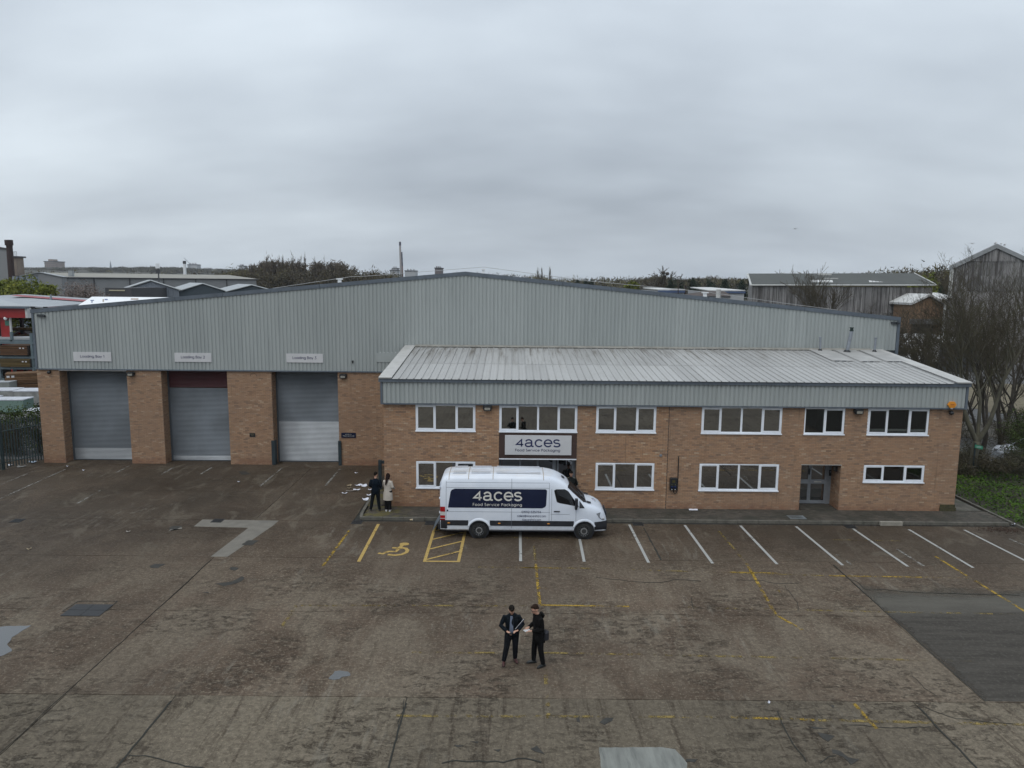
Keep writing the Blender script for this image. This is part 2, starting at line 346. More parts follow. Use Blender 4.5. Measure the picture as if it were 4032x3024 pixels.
NAVY = plain('navy_vinyl', (0.004, 0.008, 0.030), 0.5, 0.1, 2, spec=0.25)
INK = plain('sign_ink', (0.012, 0.018, 0.075), 0.5, 0.05, 2)
CREAM = plain('cream_vinyl', (0.55, 0.54, 0.50), 0.5, 0.04, 2)
STEELS = None
def shutter_mat(name, col, rough=0.38, metal=0.35):
    t = MT(name); s = t.noise(t.pos((1, 1, 1)), 0.5, 4, 0.5)
    c = t.mix(t.mr(s, 0.35, 0.7), tuple(x*0.78 for x in col), tuple(x*1.12 for x in col))
    s2 = t.noise(t.pos((1.6, 1, 14)), 2.2, 4, 0.7); c = t.mix(t.mr(s2, 0.66, 0.72, 0, 0.5), c, (0.05, 0.055, 0.06))
    return t.done(c, rough, metal, 0.5)
SH_GREY = shutter_mat('shutter_blue_grey', (0.150, 0.170, 0.190), 0.5, 0.2)
SH_GALV = shutter_mat('shutter_galvanised', (0.36, 0.38, 0.40), 0.4, 0.4)
SH_RED = shutter_mat('shutter_maroon', (0.075, 0.018, 0.022), 0.5, 0.0)
BROWN = plain('dark_brown_panel', (0.048, 0.026, 0.02), 0.5, 0.12, 5)
TARMAC = plain('tarmac', (0.10, 0.10, 0.10), 0.9, 0.25, 1.2, dirt=((0.06, 0.06, 0.055), 0.4, (1, 1, 1), 0.6))

# ------------------------------------------------------------------ ground and yard
g = MB(); g.sheet([(-4000, -600, -0.12), (4000, -600, -0.12), (4000, 7000, -0.12), (-4000, 7000, -0.12)])
GRD = plain('rough_ground', (0.075, 0.075, 0.055), 0.95, 0.3, 0.08, dirt=((0.045, 0.055, 0.03), 0.02, (1, 1, 1), 0.8))
g.build('ground', GRD, kind='structure')

def concrete(name):
    t = MT(name); oi = t.N('ShaderNodeObjectInfo'); p = t.pos()
    g = t.N('ShaderNodeNewGeometry'); sx = t.N('ShaderNodeSeparateXYZ'); t.l.new(g.outputs['Position'], sx.inputs[0]); Y = sx.outputs['Y']
    front = t.mr(Y, 17.15, 17.17, 1, 0); mid = t.mr(Y, 21.9, 27, 1, 0)
    A = (0.1169, 0.0853, 0.0610); B = (0.0632, 0.0426, 0.0286)
    n1 = t.noise(t.pos((1, 1, 1), (3, 1, 0)), 0.20, 6, 0.65, 0.4); c = t.mix(t.mr(n1, 0.38, 0.62), A, B)
    # grey worn zones, commonest on the near slabs
    n2 = t.noise(t.pos((1, 0.7, 1), (11, 5, 0)), 0.42, 7, 0.68, 0.5)
    c = t.mix(t.math('MULTIPLY', t.mr(n2, 0.42, 0.60), t.math('ADD', t.math('MULTIPLY', mid, 0.50), 0.38)), c, (0.1497, 0.1226, 0.0915))
    c = t.mix(t.math('MULTIPLY', front, 0.85), c, (0.1578, 0.1343, 0.0991))
    # brushed streaks running away from the building
    n3 = t.noise(t.pos((3.4, 0.28, 1), (1, 9, 0)), 1.0, 7, 0.72, 0.3); k3 = t.math('ADD', t.math('MULTIPLY', front, 0.45), 0.40)
    c = t.mix(t.math('MULTIPLY', t.mr(n3, 0.50, 0.66), k3), c, (0.0514, 0.0384, 0.0266))
    n3b = t.noise(t.pos((0.5, 2.4, 1), (21, 9, 0)), 1.1, 7, 0.72, 0.3)
    c = t.mix(t.mr(n3b, 0.54, 0.70, 0, 0.42), c, (0.1871, 0.1525, 0.1125))
    # flaked surface, in clusters
    n4m = t.noise(t.pos((1, 1, 1), (2, 8, 0)), 0.30, 4, 0.6); spm = t.math('MULTIPLY', t.mr(n4m, 0.44, 0.60), t.math('ADD', t.math('MULTIPLY', mid, 0.60), 0.40))
    n4 = t.noise(t.pos((1, 1.9, 1), (7, 3, 0)), 2.0, 9, 0.80, 0.6); sp = t.math('MULTIPLY', t.mr(n4, 0.52, 0.58), spm)
    c = t.mix(t.math('MULTIPLY', sp, 0.85), c, (0.0351, 0.0257, 0.0171))
    n4l = t.mr(t.noise(t.pos((1, 1.6, 1), (17, 13, 0)), 2.6, 9, 0.78, 0.5), 0.54, 0.62)
    c = t.mix(t.math('MULTIPLY', t.math('MULTIPLY', n4l, spm), 0.75), c, (0.2163, 0.1792, 0.1352))
    # exposed aggregate
    n5 = t.noise(p, 6.0, 7, 0.85); c = t.mix(t.mr(n5, 0.42, 0.60, 0.0, 0.9), c, t.mix(0.55, c, (0.0328, 0.0245, 0.0171)))
    n6 = t.noise(t.pos((1, 1, 1), (5, 2, 0)), 11.0, 5, 0.85); c = t.mix(t.mr(n6, 0.52, 0.63, 0, 0.65), c, (0.2514, 0.2111, 0.1571))
    # damp brown concrete towards the back, pale dried smears in it
    n7 = t.noise(t.pos((1, 1, 1), (15, 2, 0)), 0.35, 5, 0.65, 0.5); wet = t.math('MULTIPLY', t.mr(Y, 23, 31, 0.15, 1), t.mr(n7, 0.32, 0.58, 0.45, 1))
    c = t.mix(wet, c, t.mix(0.62, c, (0.0281, 0.0191, 0.0115)))
    n8 = t.noise(t.pos((1.3, 0.6, 1), (25, 2, 0)), 0.6, 7, 0.68, 0.9)
    c = t.mix(t.math('MULTIPLY', t.mr(n8, 0.53, 0.66, 0, 0.55), t.mr(Y, 22, 30, 0, 1)), c, (0.1310, 0.1110, 0.0838))
    n9 = t.noise(t.pos((1, 1, 1), (45, 12, 0)), 0.8, 6, 0.7, 0.6); c = t.mix(t.mr(n9, 0.60, 0.74, 0, 0.6), c, (0.0468, 0.0320, 0.0190))
    nb = t.noise(t.pos((1, 0.55, 1), (31, 7, 0)), 0.11, 3, 0.5); c = t.mix(t.mr(nb, 0.38, 0.64, 0, 0.5), c, t.mix(0.6, c, (0.030, 0.024, 0.018)))
    ns = t.noise(t.pos((2.6, 0.5, 1), (8, 19, 0)), 1.3, 7, 0.75, 0.4); nm = t.noise(t.pos((1, 1, 1), (19, 4, 0)), 0.22, 3, 0.5)
    c = t.mix(t.math('MULTIPLY', t.mr(ns, 0.52, 0.66, 0, 0.38), t.mr(nm, 0.50, 0.62)), c, (0.185, 0.170, 0.140))
    k = t.mr(oi.outputs['Random'], 0, 1, 0.90, 1.14, smooth=False); cc = t.N('ShaderNodeCombineColor')
    for i in range(3): t.l.new(k, cc.inputs[i])
    c = t.mix(1.0, c, cc.outputs[0], 'MULTIPLY')
    h = t.math('ADD', t.math('MULTIPLY', n5, 0.6), t.math('MULTIPLY', sp, -1.4)); t.bump(h, 0.6, 0.03)
    r = t.math('SUBTRACT', t.mr(n2, 0.3, 0.7, 0.80, 0.93), t.math('MULTIPLY', wet, 0.22))
    return t.done(c, r, spec=0.2)
CONC = concrete('worn_concrete'); 
JOINT = plain('joint_filler', (0.022, 0.022, 0.018), 0.95, 0.3, 3)
PATCH = plain('repair_concrete', (0.140, 0.128, 0.108), 0.85, 0.14, 2.5, bump=0.2, dirt=((0.10, 0.095, 0.085), 1.0, (1, 1, 1), 0.6))
PATCH2 = plain('pale_repair_concrete', (0.165, 0.170, 0.155), 0.85, 0.2, 1.6, stretch=(4, 0.6, 1), dirt=((0.07, 0.075, 0.07), 2.2, (3.5, 0.5, 1), 0.85))
def resurf():
    t = MT('grey_resurfacing'); n = t.noise(t.pos((0.4, 3.0, 1)), 1.2, 7, 0.7); c = t.mix(t.mr(n, 0.35, 0.65), (0.062, 0.056, 0.048), (0.040, 0.036, 0.031))
    n5 = t.noise(t.pos(), 9, 5, 0.8); c = t.mix(t.mr(n5, 0.5, 0.64, 0, 0.5), c, (0.10, 0.094, 0.082))
    g = t.N('ShaderNodeNewGeometry'); sx = t.N('ShaderNodeSeparateXYZ'); t.l.new(g.outputs['Position'], sx.inputs[0]); ym = t.math('ADD', sx.outputs['Y'], t.math('MULTIPLY', t.noise(t.pos((0.5, 1.5, 1)), 0.7, 6, 0.65), 2.2))
    c = t.mix(t.math('MULTIPLY', t.mr(ym, 22.9, 24.1), 0.5), c, (0.125, 0.118, 0.10)); a = t.mr(ym, 24.0, 25.6, 1, 0)
    xe = t.math('ADD', sx.outputs['X'], t.math('MULTIPLY', t.noise(t.pos(), 1.3, 6, 0.7), 0.9)); a = t.math('MULTIPLY', a, t.mr(xe, 12.45, 12.85, 0.35, 1)); t.l.new(a, t.b.inputs['Alpha'])
    return t.done(c, 0.9, spec=0.15)
RESURF = resurf()

yb = MB(); yb.box(-60, -45, -0.4, 60, 41.4, -0.018); yard = yb.build('yard', JOINT, kind='structure')
def jag(a, b, amp, step=0.35, seed=0):
    r = random.Random(seed); a = Vector(a); b = Vector(b); d = b-a; n = max(2, int(d.length/step)); o = []
    nn = Vector((-d.y, d.x)).normalized() if d.length else Vector((0, 0)); w = 0
    for i in range(n):
        w = w*0.75 + r.uniform(-amp, amp); k = 0 if i == 0 else 1
        o.append(a + d*(i/n) + nn*w*k)
    return o
SL = []
def slab(x0, y0, x1, y1, gap=0.010, amp=0.004, seed=0, mat=CONC, top=0.0):
    P = []
    a, b, c, d = (x0+gap, y0+gap), (x1-gap, y0+gap), (x1-gap, y1-gap), (x0+gap, y1-gap)
    for i, (p, q) in enumerate(((a, b), (b, c), (c, d), (d, a))): P += jag(p, q, amp, 0.3, seed*7+i)
    m = MB(); m.poly([(p.x, p.y, top-0.1) for p in P], (0, 0, 0.1)); 
    me = m.mesh('concrete_slab', mat, org(yard)); o = bpy.data.objects.new('concrete_slab', me); COL.objects.link(o); o.parent = yard
    SL.append(o); return o
rows = [(-45, -27), (-27, -14), (-14, -4.8), (-4.8, 3.2), (3.2, 8.0), (8.0, 12.5), (12.5, 17.16), (17.16, 21.95), (21.95, 26.53), (26.53, 30.82)]
k = 0
for (a, b) in rows:
    if b <= 17.2: xs = [-60, -34, -22, -11.25, -8.47, -2.6, 10.25, 17.8, 34, 60] if b > 12 else [-60, -34, -11.25, -2.6, 10.25, 22, 60]
    elif b < 22: xs = [-60, -34, -11.3, 12.08, 34, 60]
    elif b < 27: xs = [-60, -34, -11.3, 12.15, 34, 60]
    else: xs = [-60, -34, -11.2, 5.75, 21.7, 36, 60]
    for i in range(len(xs)-1):
        k += 1; slab(xs[i], a, xs[i+1], b, gap=0.012 if b < 18 else 0.010, amp=0.010 if b < 18 else 0.005, seed=k)
for (x0, y0, x1, y1) in ((-60, 30.82, -34, 35.25), (-34, 30.82, -11.3, 35.25), (-11.3, 30.82, -6.95, 35.25), (-60, 35.25, -34, 39.78), (-34, 35.25, -11.3, 39.78), (-11.3, 35.25, -6.95, 39.78),
                         (-60, 39.78, -29, 41.4), (-29, 39.78, -5.87, 41.4)):
    k += 1; slab(x0, y0, x1, y1, seed=k)
def flat(name, pts, z, mat, th=0.02, parent=yard, kind=None, jagamp=0, seed=1, label=None):
    if jagamp:
        Q = []
        for i in range(len(pts)): Q += jag(pts[i][:2], pts[(i+1) % len(pts)][:2], jagamp, 0.12, seed+i)
        pts = Q
    m = MB(); m.poly([(p[0], p[1], z-th) for p in pts], (0, 0, th)); return m.build(name, mat, parent, kind=kind, label=label)
gp = lambda L_: [G(u, v) for u, v in L_]
# grey resurfaced lane on the right, and the repairs
xr = [(12.13, 17.2), (12.13, 22.3), (12.2, 23.9), (30.5, 23.2), (31, 17.2)]
flat('resurfaced_strip', [(12.12, 17.21), (34, 17.21), (34, 24.9), (12.17, 24.9)], 0.004, RESURF, jagamp=0.01, seed=3)
flat('repair_patch', gp([(797, 2045.6), (1098, 2050), (1075, 2070), (895.6, 2192.4), (829, 2192.4), (978, 2078.5), (762.6, 2073)]), 0.004, PATCH, label='pale angled concrete repair strip round the gully')
flat('repair_patch', gp([(2359, 2943), (2601, 2941.8), (2658, 2950.6), (2706, 3006), (2700, 3060), (2372, 3060)]), 0.004, PATCH2, jagamp=0.012, seed=9, label='pale brushed concrete patch')
flat('repair_patch', gp([(664, 2092), (714, 2072), (717, 2083), (670, 2084)]), 0.004, PATCH)
# ------------------------------------------------------------------ yard details
def paint(name, col, wear):
    t = MT(name); n = t.noise(t.pos(), 5.0, 8, 0.78); n2 = t.noise(t.pos(), 0.9, 3, 0.6)
    a = t.mr(t.math('ADD', t.math('MULTIPLY', n, 0.75), t.math('MULTIPLY', n2, 0.45)), wear, wear+0.14, 1, 0)
    t.l.new(a, t.b.inputs['Alpha']); c = t.mix(n2, tuple(x*0.75 for x in col), tuple(x*1.05 for x in col)); return t.done(c, 0.75, spec=0.3)
PY = paint('yellow_paint', (0.40, 0.275, 0.09), 0.62); PYO = paint('old_yellow_paint', (0.34, 0.22, 0.03), 0.52); PYF = paint('faded_yellow_paint', (0.24, 0.175, 0.055), 0.47)
PW = paint('white_marking_paint', (0.34, 0.34, 0.325), 0.64); PWF = paint('faded_white_paint', (0.22, 0.21, 0.19), 0.52)
def stripe(name, a, b, w, mat, z=0.008, label=None):
    a = Vector((a[0], a[1])); b = Vector((b[0], b[1])); d = (b-a).normalized(); n = Vector((-d.y, d.x))*w/2
    m = MB(); m.poly([(p.x, p.y, z-0.003) for p in (a-n, b-n, b+n, a+n)], (0, 0, 0.003)); return m.build(name, mat, yard, label=label)
for i, (u0, v0, u1, v1) in enumerate([(2048, 2085, 2050, 2210), (2275, 2085, 2300, 2212), (2478, 2066, 2554, 2216), (2696, 2068, 2806, 2219), (2915, 2070, 3060, 2222),
                       (3134, 2073, 3318, 2226), (3358, 2082, 3575, 2231), (3578, 2085, 3832, 2236), (3797, 2087, 4110, 2245)]):
    stripe('bay_line', G(u0, v0), G(u1, v1), 0.11, PW)
stripe('bay_line', G(1490, 2064), G(1412, 2212), 0.13, PY); 
stripe('bay_line', (-3.27, 30.3), (-3.25, 26.18), 0.12, PY); stripe('bay_line', (-1.93, 30.3), (-1.97, 26.30), 0.12, PY)
stripe('hatch_line', (-3.31, 26.23), (-1.91, 26.23), 0.11, PY, 0.0105)
for a in (0.15, 1.25, 2.35, 3.4): stripe('hatch_line', (-3.2, 26.25+a), (-1.99, 27.15+a*1.0), 0.10, PY, 0.012)
# old yellow grid
for a, b, m, w in [((0.94, 26.2), (0.97, 22.61), PYO, 0.10), ((0.94, 29.0), (0.94, 26.2), PYF, 0.09), ((0.97, 18.6), (0.95, 16.2), PYF, 0.10), ((8.94, 26.3), (8.5, 22.0), PYO, 0.11), ((8.5, 22.0), (8.95, 21.0), PYO, 0.1), ((8.9, 30.0), (8.94, 26.3), PYF, 0.1),
                   ((-6.95, 22.36), (1.0, 22.5), PYF, 0.09), ((1.0, 22.55), (3.9, 22.51), PYO, 0.09), ((5.7, 22.5), (12.1, 22.28), PYF, 0.09), ((12.1, 22.27), (17.2, 22.18), PYF, 0.09),
                   ((-1.2, 25.7), (3.0, 25.7), PYF, 0.09), ((0.2, 25.7), (1.9, 25.68), PYO, 0.08), ((4.5, 25.6), (11.4, 25.2), PYF, 0.08), ((8.0, 25.45), (9.8, 25.4), PYO, 0.08), ((11.6, 25.2), (16.7, 25.1), PYO, 0.09),
                   ((16.6, 27.2), (16.76, 22.3), PYO, 0.1), ((-3.0, 19.4), (1.2, 19.45), PYF, 0.08), ((1.2, 19.45), (13.0, 19.2), PYF, 0.09), ((-2.75, 16.35), (5.4, 16.42), PYF, 0.09), ((5.4, 16.42), (7.4, 16.33), PYO, 0.09), ((7.4, 16.33), (13.4, 16.2), PYF, 0.1),
                   ((8.7, 17.05), (8.75, 16.0), PYO, 0.09), ((-6.85, 29.6), (-6.95, 25.7), PYO, 0.1), ((-6.95, 22.4), (-6.95, 20.9), PYF, 0.12), ((13.1, 29.0), (16.2, 28.9), PYF, 0.07), ((-3.9, 29.4), (2.0, 28.7), PYF, 0.08)]:
    stripe('old_bay_line', a, b, w, m)
for a, b, m, w in [((-24.45, 33.0), (-24.77, 39.81), PWF, 0.11), ((-26.15, 34.0), (-26.2, 38.75), PWF, 0.10), ((-20.4, 33.0), (-20.55, 35.2), PWF, 0.08), ((-21.6, 38.6), (-21.65, 40.2), PWF, 0.09), ((-19.0, 38.3), (-19.03, 39.9), PWF, 0.1), ((-16.9, 38.4), (-16.9, 39.9), PWF, 0.1),
                   ((-12.9, 36.2), (-12.95, 39.9), PWF, 0.10), ((-9.6, 36.4), (-9.65, 39.8), PWF, 0.11), ((15.6, 26.2), (15.5, 28.0), PWF, 0.1), ((12.9, 26.3), (12.8, 27.3), PWF, 0.1), ((21.2, 27.0), (20.9, 29.3), PWF, 0.1)]:
    stripe('faded_white_line', a, b, w, m)
# wheelchair symbol
sm = MB()
def stroke(m, pts, w, z=0.0085):
    P = [Vector((p[0], p[1])) for p in pts]; l = []; r = []
    for i, p in enumerate(P):
        d = (P[min(i+1, len(P)-1)]-P[max(i-1, 0)]).normalized(); n = Vector((-d.y, d.x))*w/2; l.append(p+n); r.append(p-n)
    for i in range(len(P)-1):
        m.poly([(q.x, q.y, z-0.003) for q in (r[i], r[i+1], l[i+1], l[i])], (0, 0, 0.003+i*0.0003))
c13 = lambda L_: [G(1350+x*.3135, 1780+y*.3135) for x, y in L_]
stroke(sm, c13([(445, 1270), (500, 1279), (575, 1250), (665, 1250), (705, 1212), (750, 1168)]), 0.15)
stroke(sm, c13([(620, 1205), (680, 1206), (745, 1207)]), 0.14, 0.0105); stroke(sm, c13([(745, 1204), (790, 1212), (812, 1235), (800, 1262), (740, 1288), (660, 1299), (565, 1290)]), 0.15, 0.012)
h = c13([(748, 1158)])[0]; sm.poly([(h.x+0.2*math.cos(a/10*6.283)+0.08, h.y+0.17*math.sin(a/10*6.283), 0.010) for a in range(10)], (0, 0, 0.003))
sm.build('wheelchair_symbol', PY, yard, label='yellow painted wheelchair symbol')
s2 = MB(); stroke(s2, gp([(2128, 2312), (2126, 2318), (2138, 2320), (2142, 2314), (2150, 2314), (2150, 2320)]), 0.05); s2.build('bay_number', PYO, yard)
s2 = MB(); stroke(s2, gp([(3045, 2322), (3042, 2326), (3068, 2325), (3069, 2331)]), 0.05); s2.build('bay_number', PYO, yard)
s2 = MB(); stroke(s2, gp([(2172, 2699), (2196, 2698), (2173, 2702)]), 0.05); s2.build('bay_number', PYF, yard)

# puddles, cracks, gratings
t = MT('puddle_water'); t.b.inputs['Base Color'].default_value = (0.03, 0.03, 0.028, 1); t.b.inputs['Roughness'].default_value = 0.03; t.b.inputs['Specular IOR Level'].default_value = 1.0
t.b.inputs['Coat Weight'].default_value = 0.5; t.bump(t.noise(t.pos(), 6, 2, 0.5), 0.05, 0.004); WATER = t.m
c19 = lambda L_: [G(x*.7233, 2400+y*.7233) for x, y in L_]
c16 = lambda L_: [G(x*.6329, 1800+y*.6329) for x, y in L_]
flat('puddle', c19([(-60, 95), (0, 95), (60, 90), (172, 87), (128, 112), (95, 135), (65, 152), (60, 165), (38, 190), (66, 226), (20, 250), (-60, 275)]), 0.006, WATER, jagamp=0.02, seed=5)
flat('puddle', c19([(1788, 378), (1800, 362), (1818, 345), (1822, 336), (1850, 333), (1896, 339), (1908, 352), (1905, 362), (1862, 368), (1848, 380), (1812, 384)]), 0.006, WATER, jagamp=0.008, seed=6)
DAMP = plain('damp_stain', (0.040, 0.038, 0.034), 0.7, 0.25, 6, spec=0.2)
for i, L_ in enumerate([[(930, 682), (965, 665), (1030, 665), (985, 690)], [(1340, 788), (1440, 775), (1505, 742), (1518, 758), (1480, 782), (1390, 803)], [(1425, 695), (1440, 684), (1485, 690), (1462, 706)],
                        [(1065, 432), (1135, 430), (1100, 448), (1050, 447)], [(1505, 545), (1545, 518), (1610, 520), (1570, 548)], [(1480, 90), (1530, 88), (1560, 104), (1500, 110)], [(1255, 845), (1290, 838), (1300, 848)]]):
    flat('damp_patch', c16(L_), 0.007, DAMP, jagamp=0.03, seed=20+i)
def c20(L_): return [G(1500+x*.6329, 2500+y*.6329) for x, y in L_]
for i, L_ in enumerate([[(1360, 545), (1400, 515), (1450, 515), (1440, 535), (1390, 560)], [(1212, 490), (1235, 500), (1240, 545), (1218, 540)], [(550, 660), (610, 665), (600, 675)], [(930, 710), (970, 690), (1020, 745), (970, 730)], [(455, 685), (520, 690), (480, 700)], [(700, 715), (745, 712), (730, 728)]]):
    flat('damp_patch', c20(L_), 0.0072, DAMP, jagamp=0.02, seed=40+i)
c21 = lambda L_: [G(2700+x*.6022, 2500+y*.6022) for x, y in L_]
for i, L_ in enumerate([[(860, 640), (900, 645), (975, 662), (930, 700), (895, 680)], [(955, 750), (1010, 760), (1060, 800), (1135, 815), (1080, 850), (1030, 800), (960, 775)], [(800, 600), (860, 605), (930, 612), (840, 615)], [(940, 460), (970, 462), (965, 480)], [(0, 812), (80, 815), (60, 835), (0, 830)]]):
    flat('damp_patch', c21(L_), 0.0074, DAMP, jagamp=0.02, seed=60+i)
CRK = plain('crack_dirt', (0.018, 0.018, 0.014), 0.95, 0.2, 5)  # near-black dirt colour for cracks and joints
def crack(pts, w=0.02, seed=0):
    Q = []; 
    for i in range(len(pts)-1): Q += jag(pts[i][:2], pts[i+1][:2], 0.035, 0.15, seed+i)
    m = MB(); stroke(m, Q, w, 0.0078); m.build('crack', CRK, yard, kind='stuff')
def c15(L_): return [G(2000+x*.5425, 2050+y*.5425) for x, y in L_]
def c17(L_): return [G(3000+x*.4665, 2000+y*.4665) for x, y in L_]
crack(c15([(640, 412), (780, 430), (940, 445), (1075, 452), (1200, 430), (1330, 438), (1440, 446)]), 0.025, 1)
crack(c15([(1655, 430), (1850, 436), (1960, 458), (2150, 462)]), 0.02, 3)
crack(c17([(700, 590), (780, 615), (880, 690), (1010, 690), (1300, 715), (1600, 724), (1900, 735), (2212, 738)]), 0.03, 5)
crack(c15([(1330, 560), (1340, 620), (1360, 664)]), 0.02, 8); crack(c17([(190, 650), (240, 720), (300, 800), (300, 890)]), 0.015, 9)
crack(c19([(700, 795), (830, 805), (900, 825), (1010, 855), (1150, 865)]), 0.03, 11); crack(c19([(2200, 490), (2170, 640), (2130, 800)]), 0.02, 13)
crack(c21([(600, 500), (640, 600), (720, 740), (800, 865)]), 0.03, 15); crack(c21([(1500, 445), (1600, 490), (1770, 550), (2000, 575), (2212, 600)]), 0.02, 17)
crack(c21([(1480, 270), (1560, 350), (1670, 430)]), 0.015, 19); crack(c21([(880, 840), (930, 800), (1040, 780)]), 0.02, 21)
crack(c20([(380, 800), (560, 790), (760, 795), (900, 770), (1050, 800)]), 0.04, 23); crack(c21([(1070, 590), (1250, 605), (1560, 605), (1650, 605)]), 0.02, 25)
for (A_, B_, w_, s_) in (((-8.47, 12), (-8.47, 17.1), .045, 31), ((10.25, 12), (10.25, 17.1), .045, 32), ((12.12, 17.2), (12.18, 26.4), .03, 33), ((-11.3, 12), (-11.28, 26.4), .012, 34), ((-2.6, 12), (-2.6, 17.1), .035, 35)):
    Q = jag(A_, B_, .012, .2, s_); m = MB(); stroke(m, Q, w_, .0052); m.build('joint_edge', CRK, yard, kind='stuff')
# sealed black joint strip in the third bay
flat('sealed_joint', [(5.72, 30.2), (5.78, 30.2), (5.79, 26.6), (5.73, 26.6)], 0.006, CRK, jagamp=0.012, seed=8)
IRON = plain('cast_iron', (0.035, 0.036, 0.038), 0.6, 0.25, 9, metal=0.4)
PIT_SHADE = plain('drain_pit_shade', (0.004, 0.004, 0.004), 1, 0)
gi = 0
for (x, y, lab) in [(G(68, 2051), 0, 'iron drain grating at the far left of the yard near the fence'), (G(857, 2051), 0, 'iron drain grating at the corner of the pale angled repair'), (G(1406, 2057), 0, 'iron drain grating beside the kerb corner left of the disabled bay'),
             (G(1695, 2060), 0, 'iron drain grating by the kerb behind the van'), (G(2511, 2063), 0, 'iron drain grating at the kerb right of the van'), (G(3347, 2074), 0, 'iron drain grating at the kerb near the loose pale kerbstone')]:
    c = x; t_ = thing('drain_grating', (c.x, c.y, 0.004), lab, 'drain cover', 'drain gratings in the yard')
    m = MB(); m.box(c.x-0.21, c.y-0.2, 0.004, c.x+0.21, c.y+0.2, 0.008); m.build('pit', PIT_SHADE, t_)  # flat black plate on the slab, painted shade instead of a hole
    m = MB()
    for a, b in ((-0.23, -0.2), (0.2, 0.23)): m.box(c.x+a, c.y-0.23, 0.004, c.x+b, c.y+0.23, 0.018)
    for a, b in ((-0.23, -0.2), (0.2, 0.23)): m.box(c.x-0.2, c.y+a, 0.004, c.x+0.2, c.y+b, 0.018)
    m.build('frame', IRON, t_)
    bm_ = MB(); bm_.box(-0.013, -0.2, 0, 0.013, 0.2, 0.01); me = bm_.mesh('bar', IRON)
    for i in range(7): inst(me, 'bar', (c.x-0.165+i*0.055, c.y, 0.008), t_)
mc = G(338, 2403); t_ = thing('manhole_cover', (mc.x, mc.y, 0), 'large dark iron manhole cover in a concrete surround in the yard', 'manhole cover')
m = MB(); P = c16([(452, 980), (520, 930), (634, 928), (562, 980)]); m.poly([(p.x, p.y, 0.006) for p in P], (0, 0, 0.008)); m.build('frame', IRON, t_)
c0 = sum(P, Vector())/4
pm = MB(); pm.box(-0.3, -0.2, 0, 0.3, 0.2, 0.008); me = pm.mesh('cover_plate', IRON)
for i in (-1, 1):
    for j in (-1, 1): inst(me, 'cover_plate', (c0.x+i*0.31, c0.y+j*0.21, 0.012), t_)
m = MB(); sr = c16([(388, 960), (487, 897), (730, 897), (664, 958)])
for i in range(4): stroke(m, [sr[i][:2], sr[(i+1) % 4][:2]], 0.03, 0.0082+i*0.0005)
m.build('surround_joint', CRK, t_)

# ------------------------------------------------------------------ pavement with kerb
KERB = plain('kerb_concrete', (0.105, 0.098, 0.082), 0.9, 0.25, 3, bump=0.25, dirt=((0.04, 0.042, 0.028), 1.2, (1, 1, 1), 0.8))
def paver_mat():
    t = MT('block_paver'); g = t.N('ShaderNodeNewGeometry'); oi = t.N('ShaderNodeObjectInfo')
    r = t.math('FRACT', t.math('ADD', g.outputs['Random Per Island'], t.math('MULTIPLY', oi.outputs['Random'], 3.7)))
    c = t.ramp(r, [(0, (0.045, 0.040, 0.032)), (0.5, (0.064, 0.055, 0.045)), (1, (0.082, 0.070, 0.056))])
    n = t.noise(t.pos(), 0.8, 5, 0.65); c = t.mix(t.mr(n, 0.42, 0.62, 0, 0.7), c, (0.030, 0.030, 0.022))
    sx = t.N('ShaderNodeSeparateXYZ'); t.l.new(g.outputs['Position'], sx.inputs[0])
    n2 = t.noise(t.pos(), 2.5, 4, 0.6); mo = t.math('MULTIPLY', t.mr(sx.outputs['X'], -4.2, -5.6, 0, 1), t.mr(n2, 0.42, 0.6, 0, 0.8))
    c = t.mix(mo, c, (0.10, 0.085, 0.025)); t.bump(t.noise(t.pos(), 60, 3, 0.6), 0.3, 0.004); return t.done(c, 0.82, spec=0.4)
PAVER = paver_mat()
pv = MB(); pv.box(-6.62, 31.12, -0.1, 22.1, 32.72, 0.052); pv.box(-6.80, 32.70, -0.1, -5.90, 36.0, 0.05); pv.box(20.65, 32.72, -0.1, 22.1, 44, 0.05); pv.box(13.4, 32.70, -0.1, 15.3, 33.85, 0.05)
pavement = pv.build('pavement', JOINT, kind='structure')
pm = MB(); pm.box(-0.0975, -0.0475, -0.06, 0.0975, 0.0475, 0.0); pme = pm.mesh('paver', PAVER)
pc = []; r2 = random.Random(3)
j = 0; y = 31.14+0.05
while y < 32.68:
    x = -6.6+0.1*(j % 2)+0.1
    while x < 22.05: pc.append((x, y)); x += 0.2
    y += 0.1; j += 1
y2 = 32.74
while y2 < 35.9:
    x = -6.75+0.1*(j % 2)+0.1
    while x < -5.98: pc.append((x, y2)); x += 0.2
    y2 += 0.1; j += 1
for y3 in [32.76+0.1*i for i in range(10)]:
    x = 13.42+0.1*(j % 2)+0.1
    while x < 15.2: pc.append((x, y3)); x += 0.2
    j += 1
y4 = 32.8
vis = lambda p: not (-3.2 < p[0] < 4.4)
pc.sort(key=lambda p: (0 if vis(p) else 1, p[0]**2+p[1]**2))
pst = MB()
for i, (x, y) in enumerate(pc):
    z = 0.116+r2.uniform(-0.003, 0.003)
    if i < 300: inst(pme, 'paver', (x, y, z), pavement)
    else: pst.box(x-0.0975, y-0.0475, z-0.06, x+0.0975, y+0.0475, z)
pst.build('pavers', PAVER, pavement, kind='stuff')
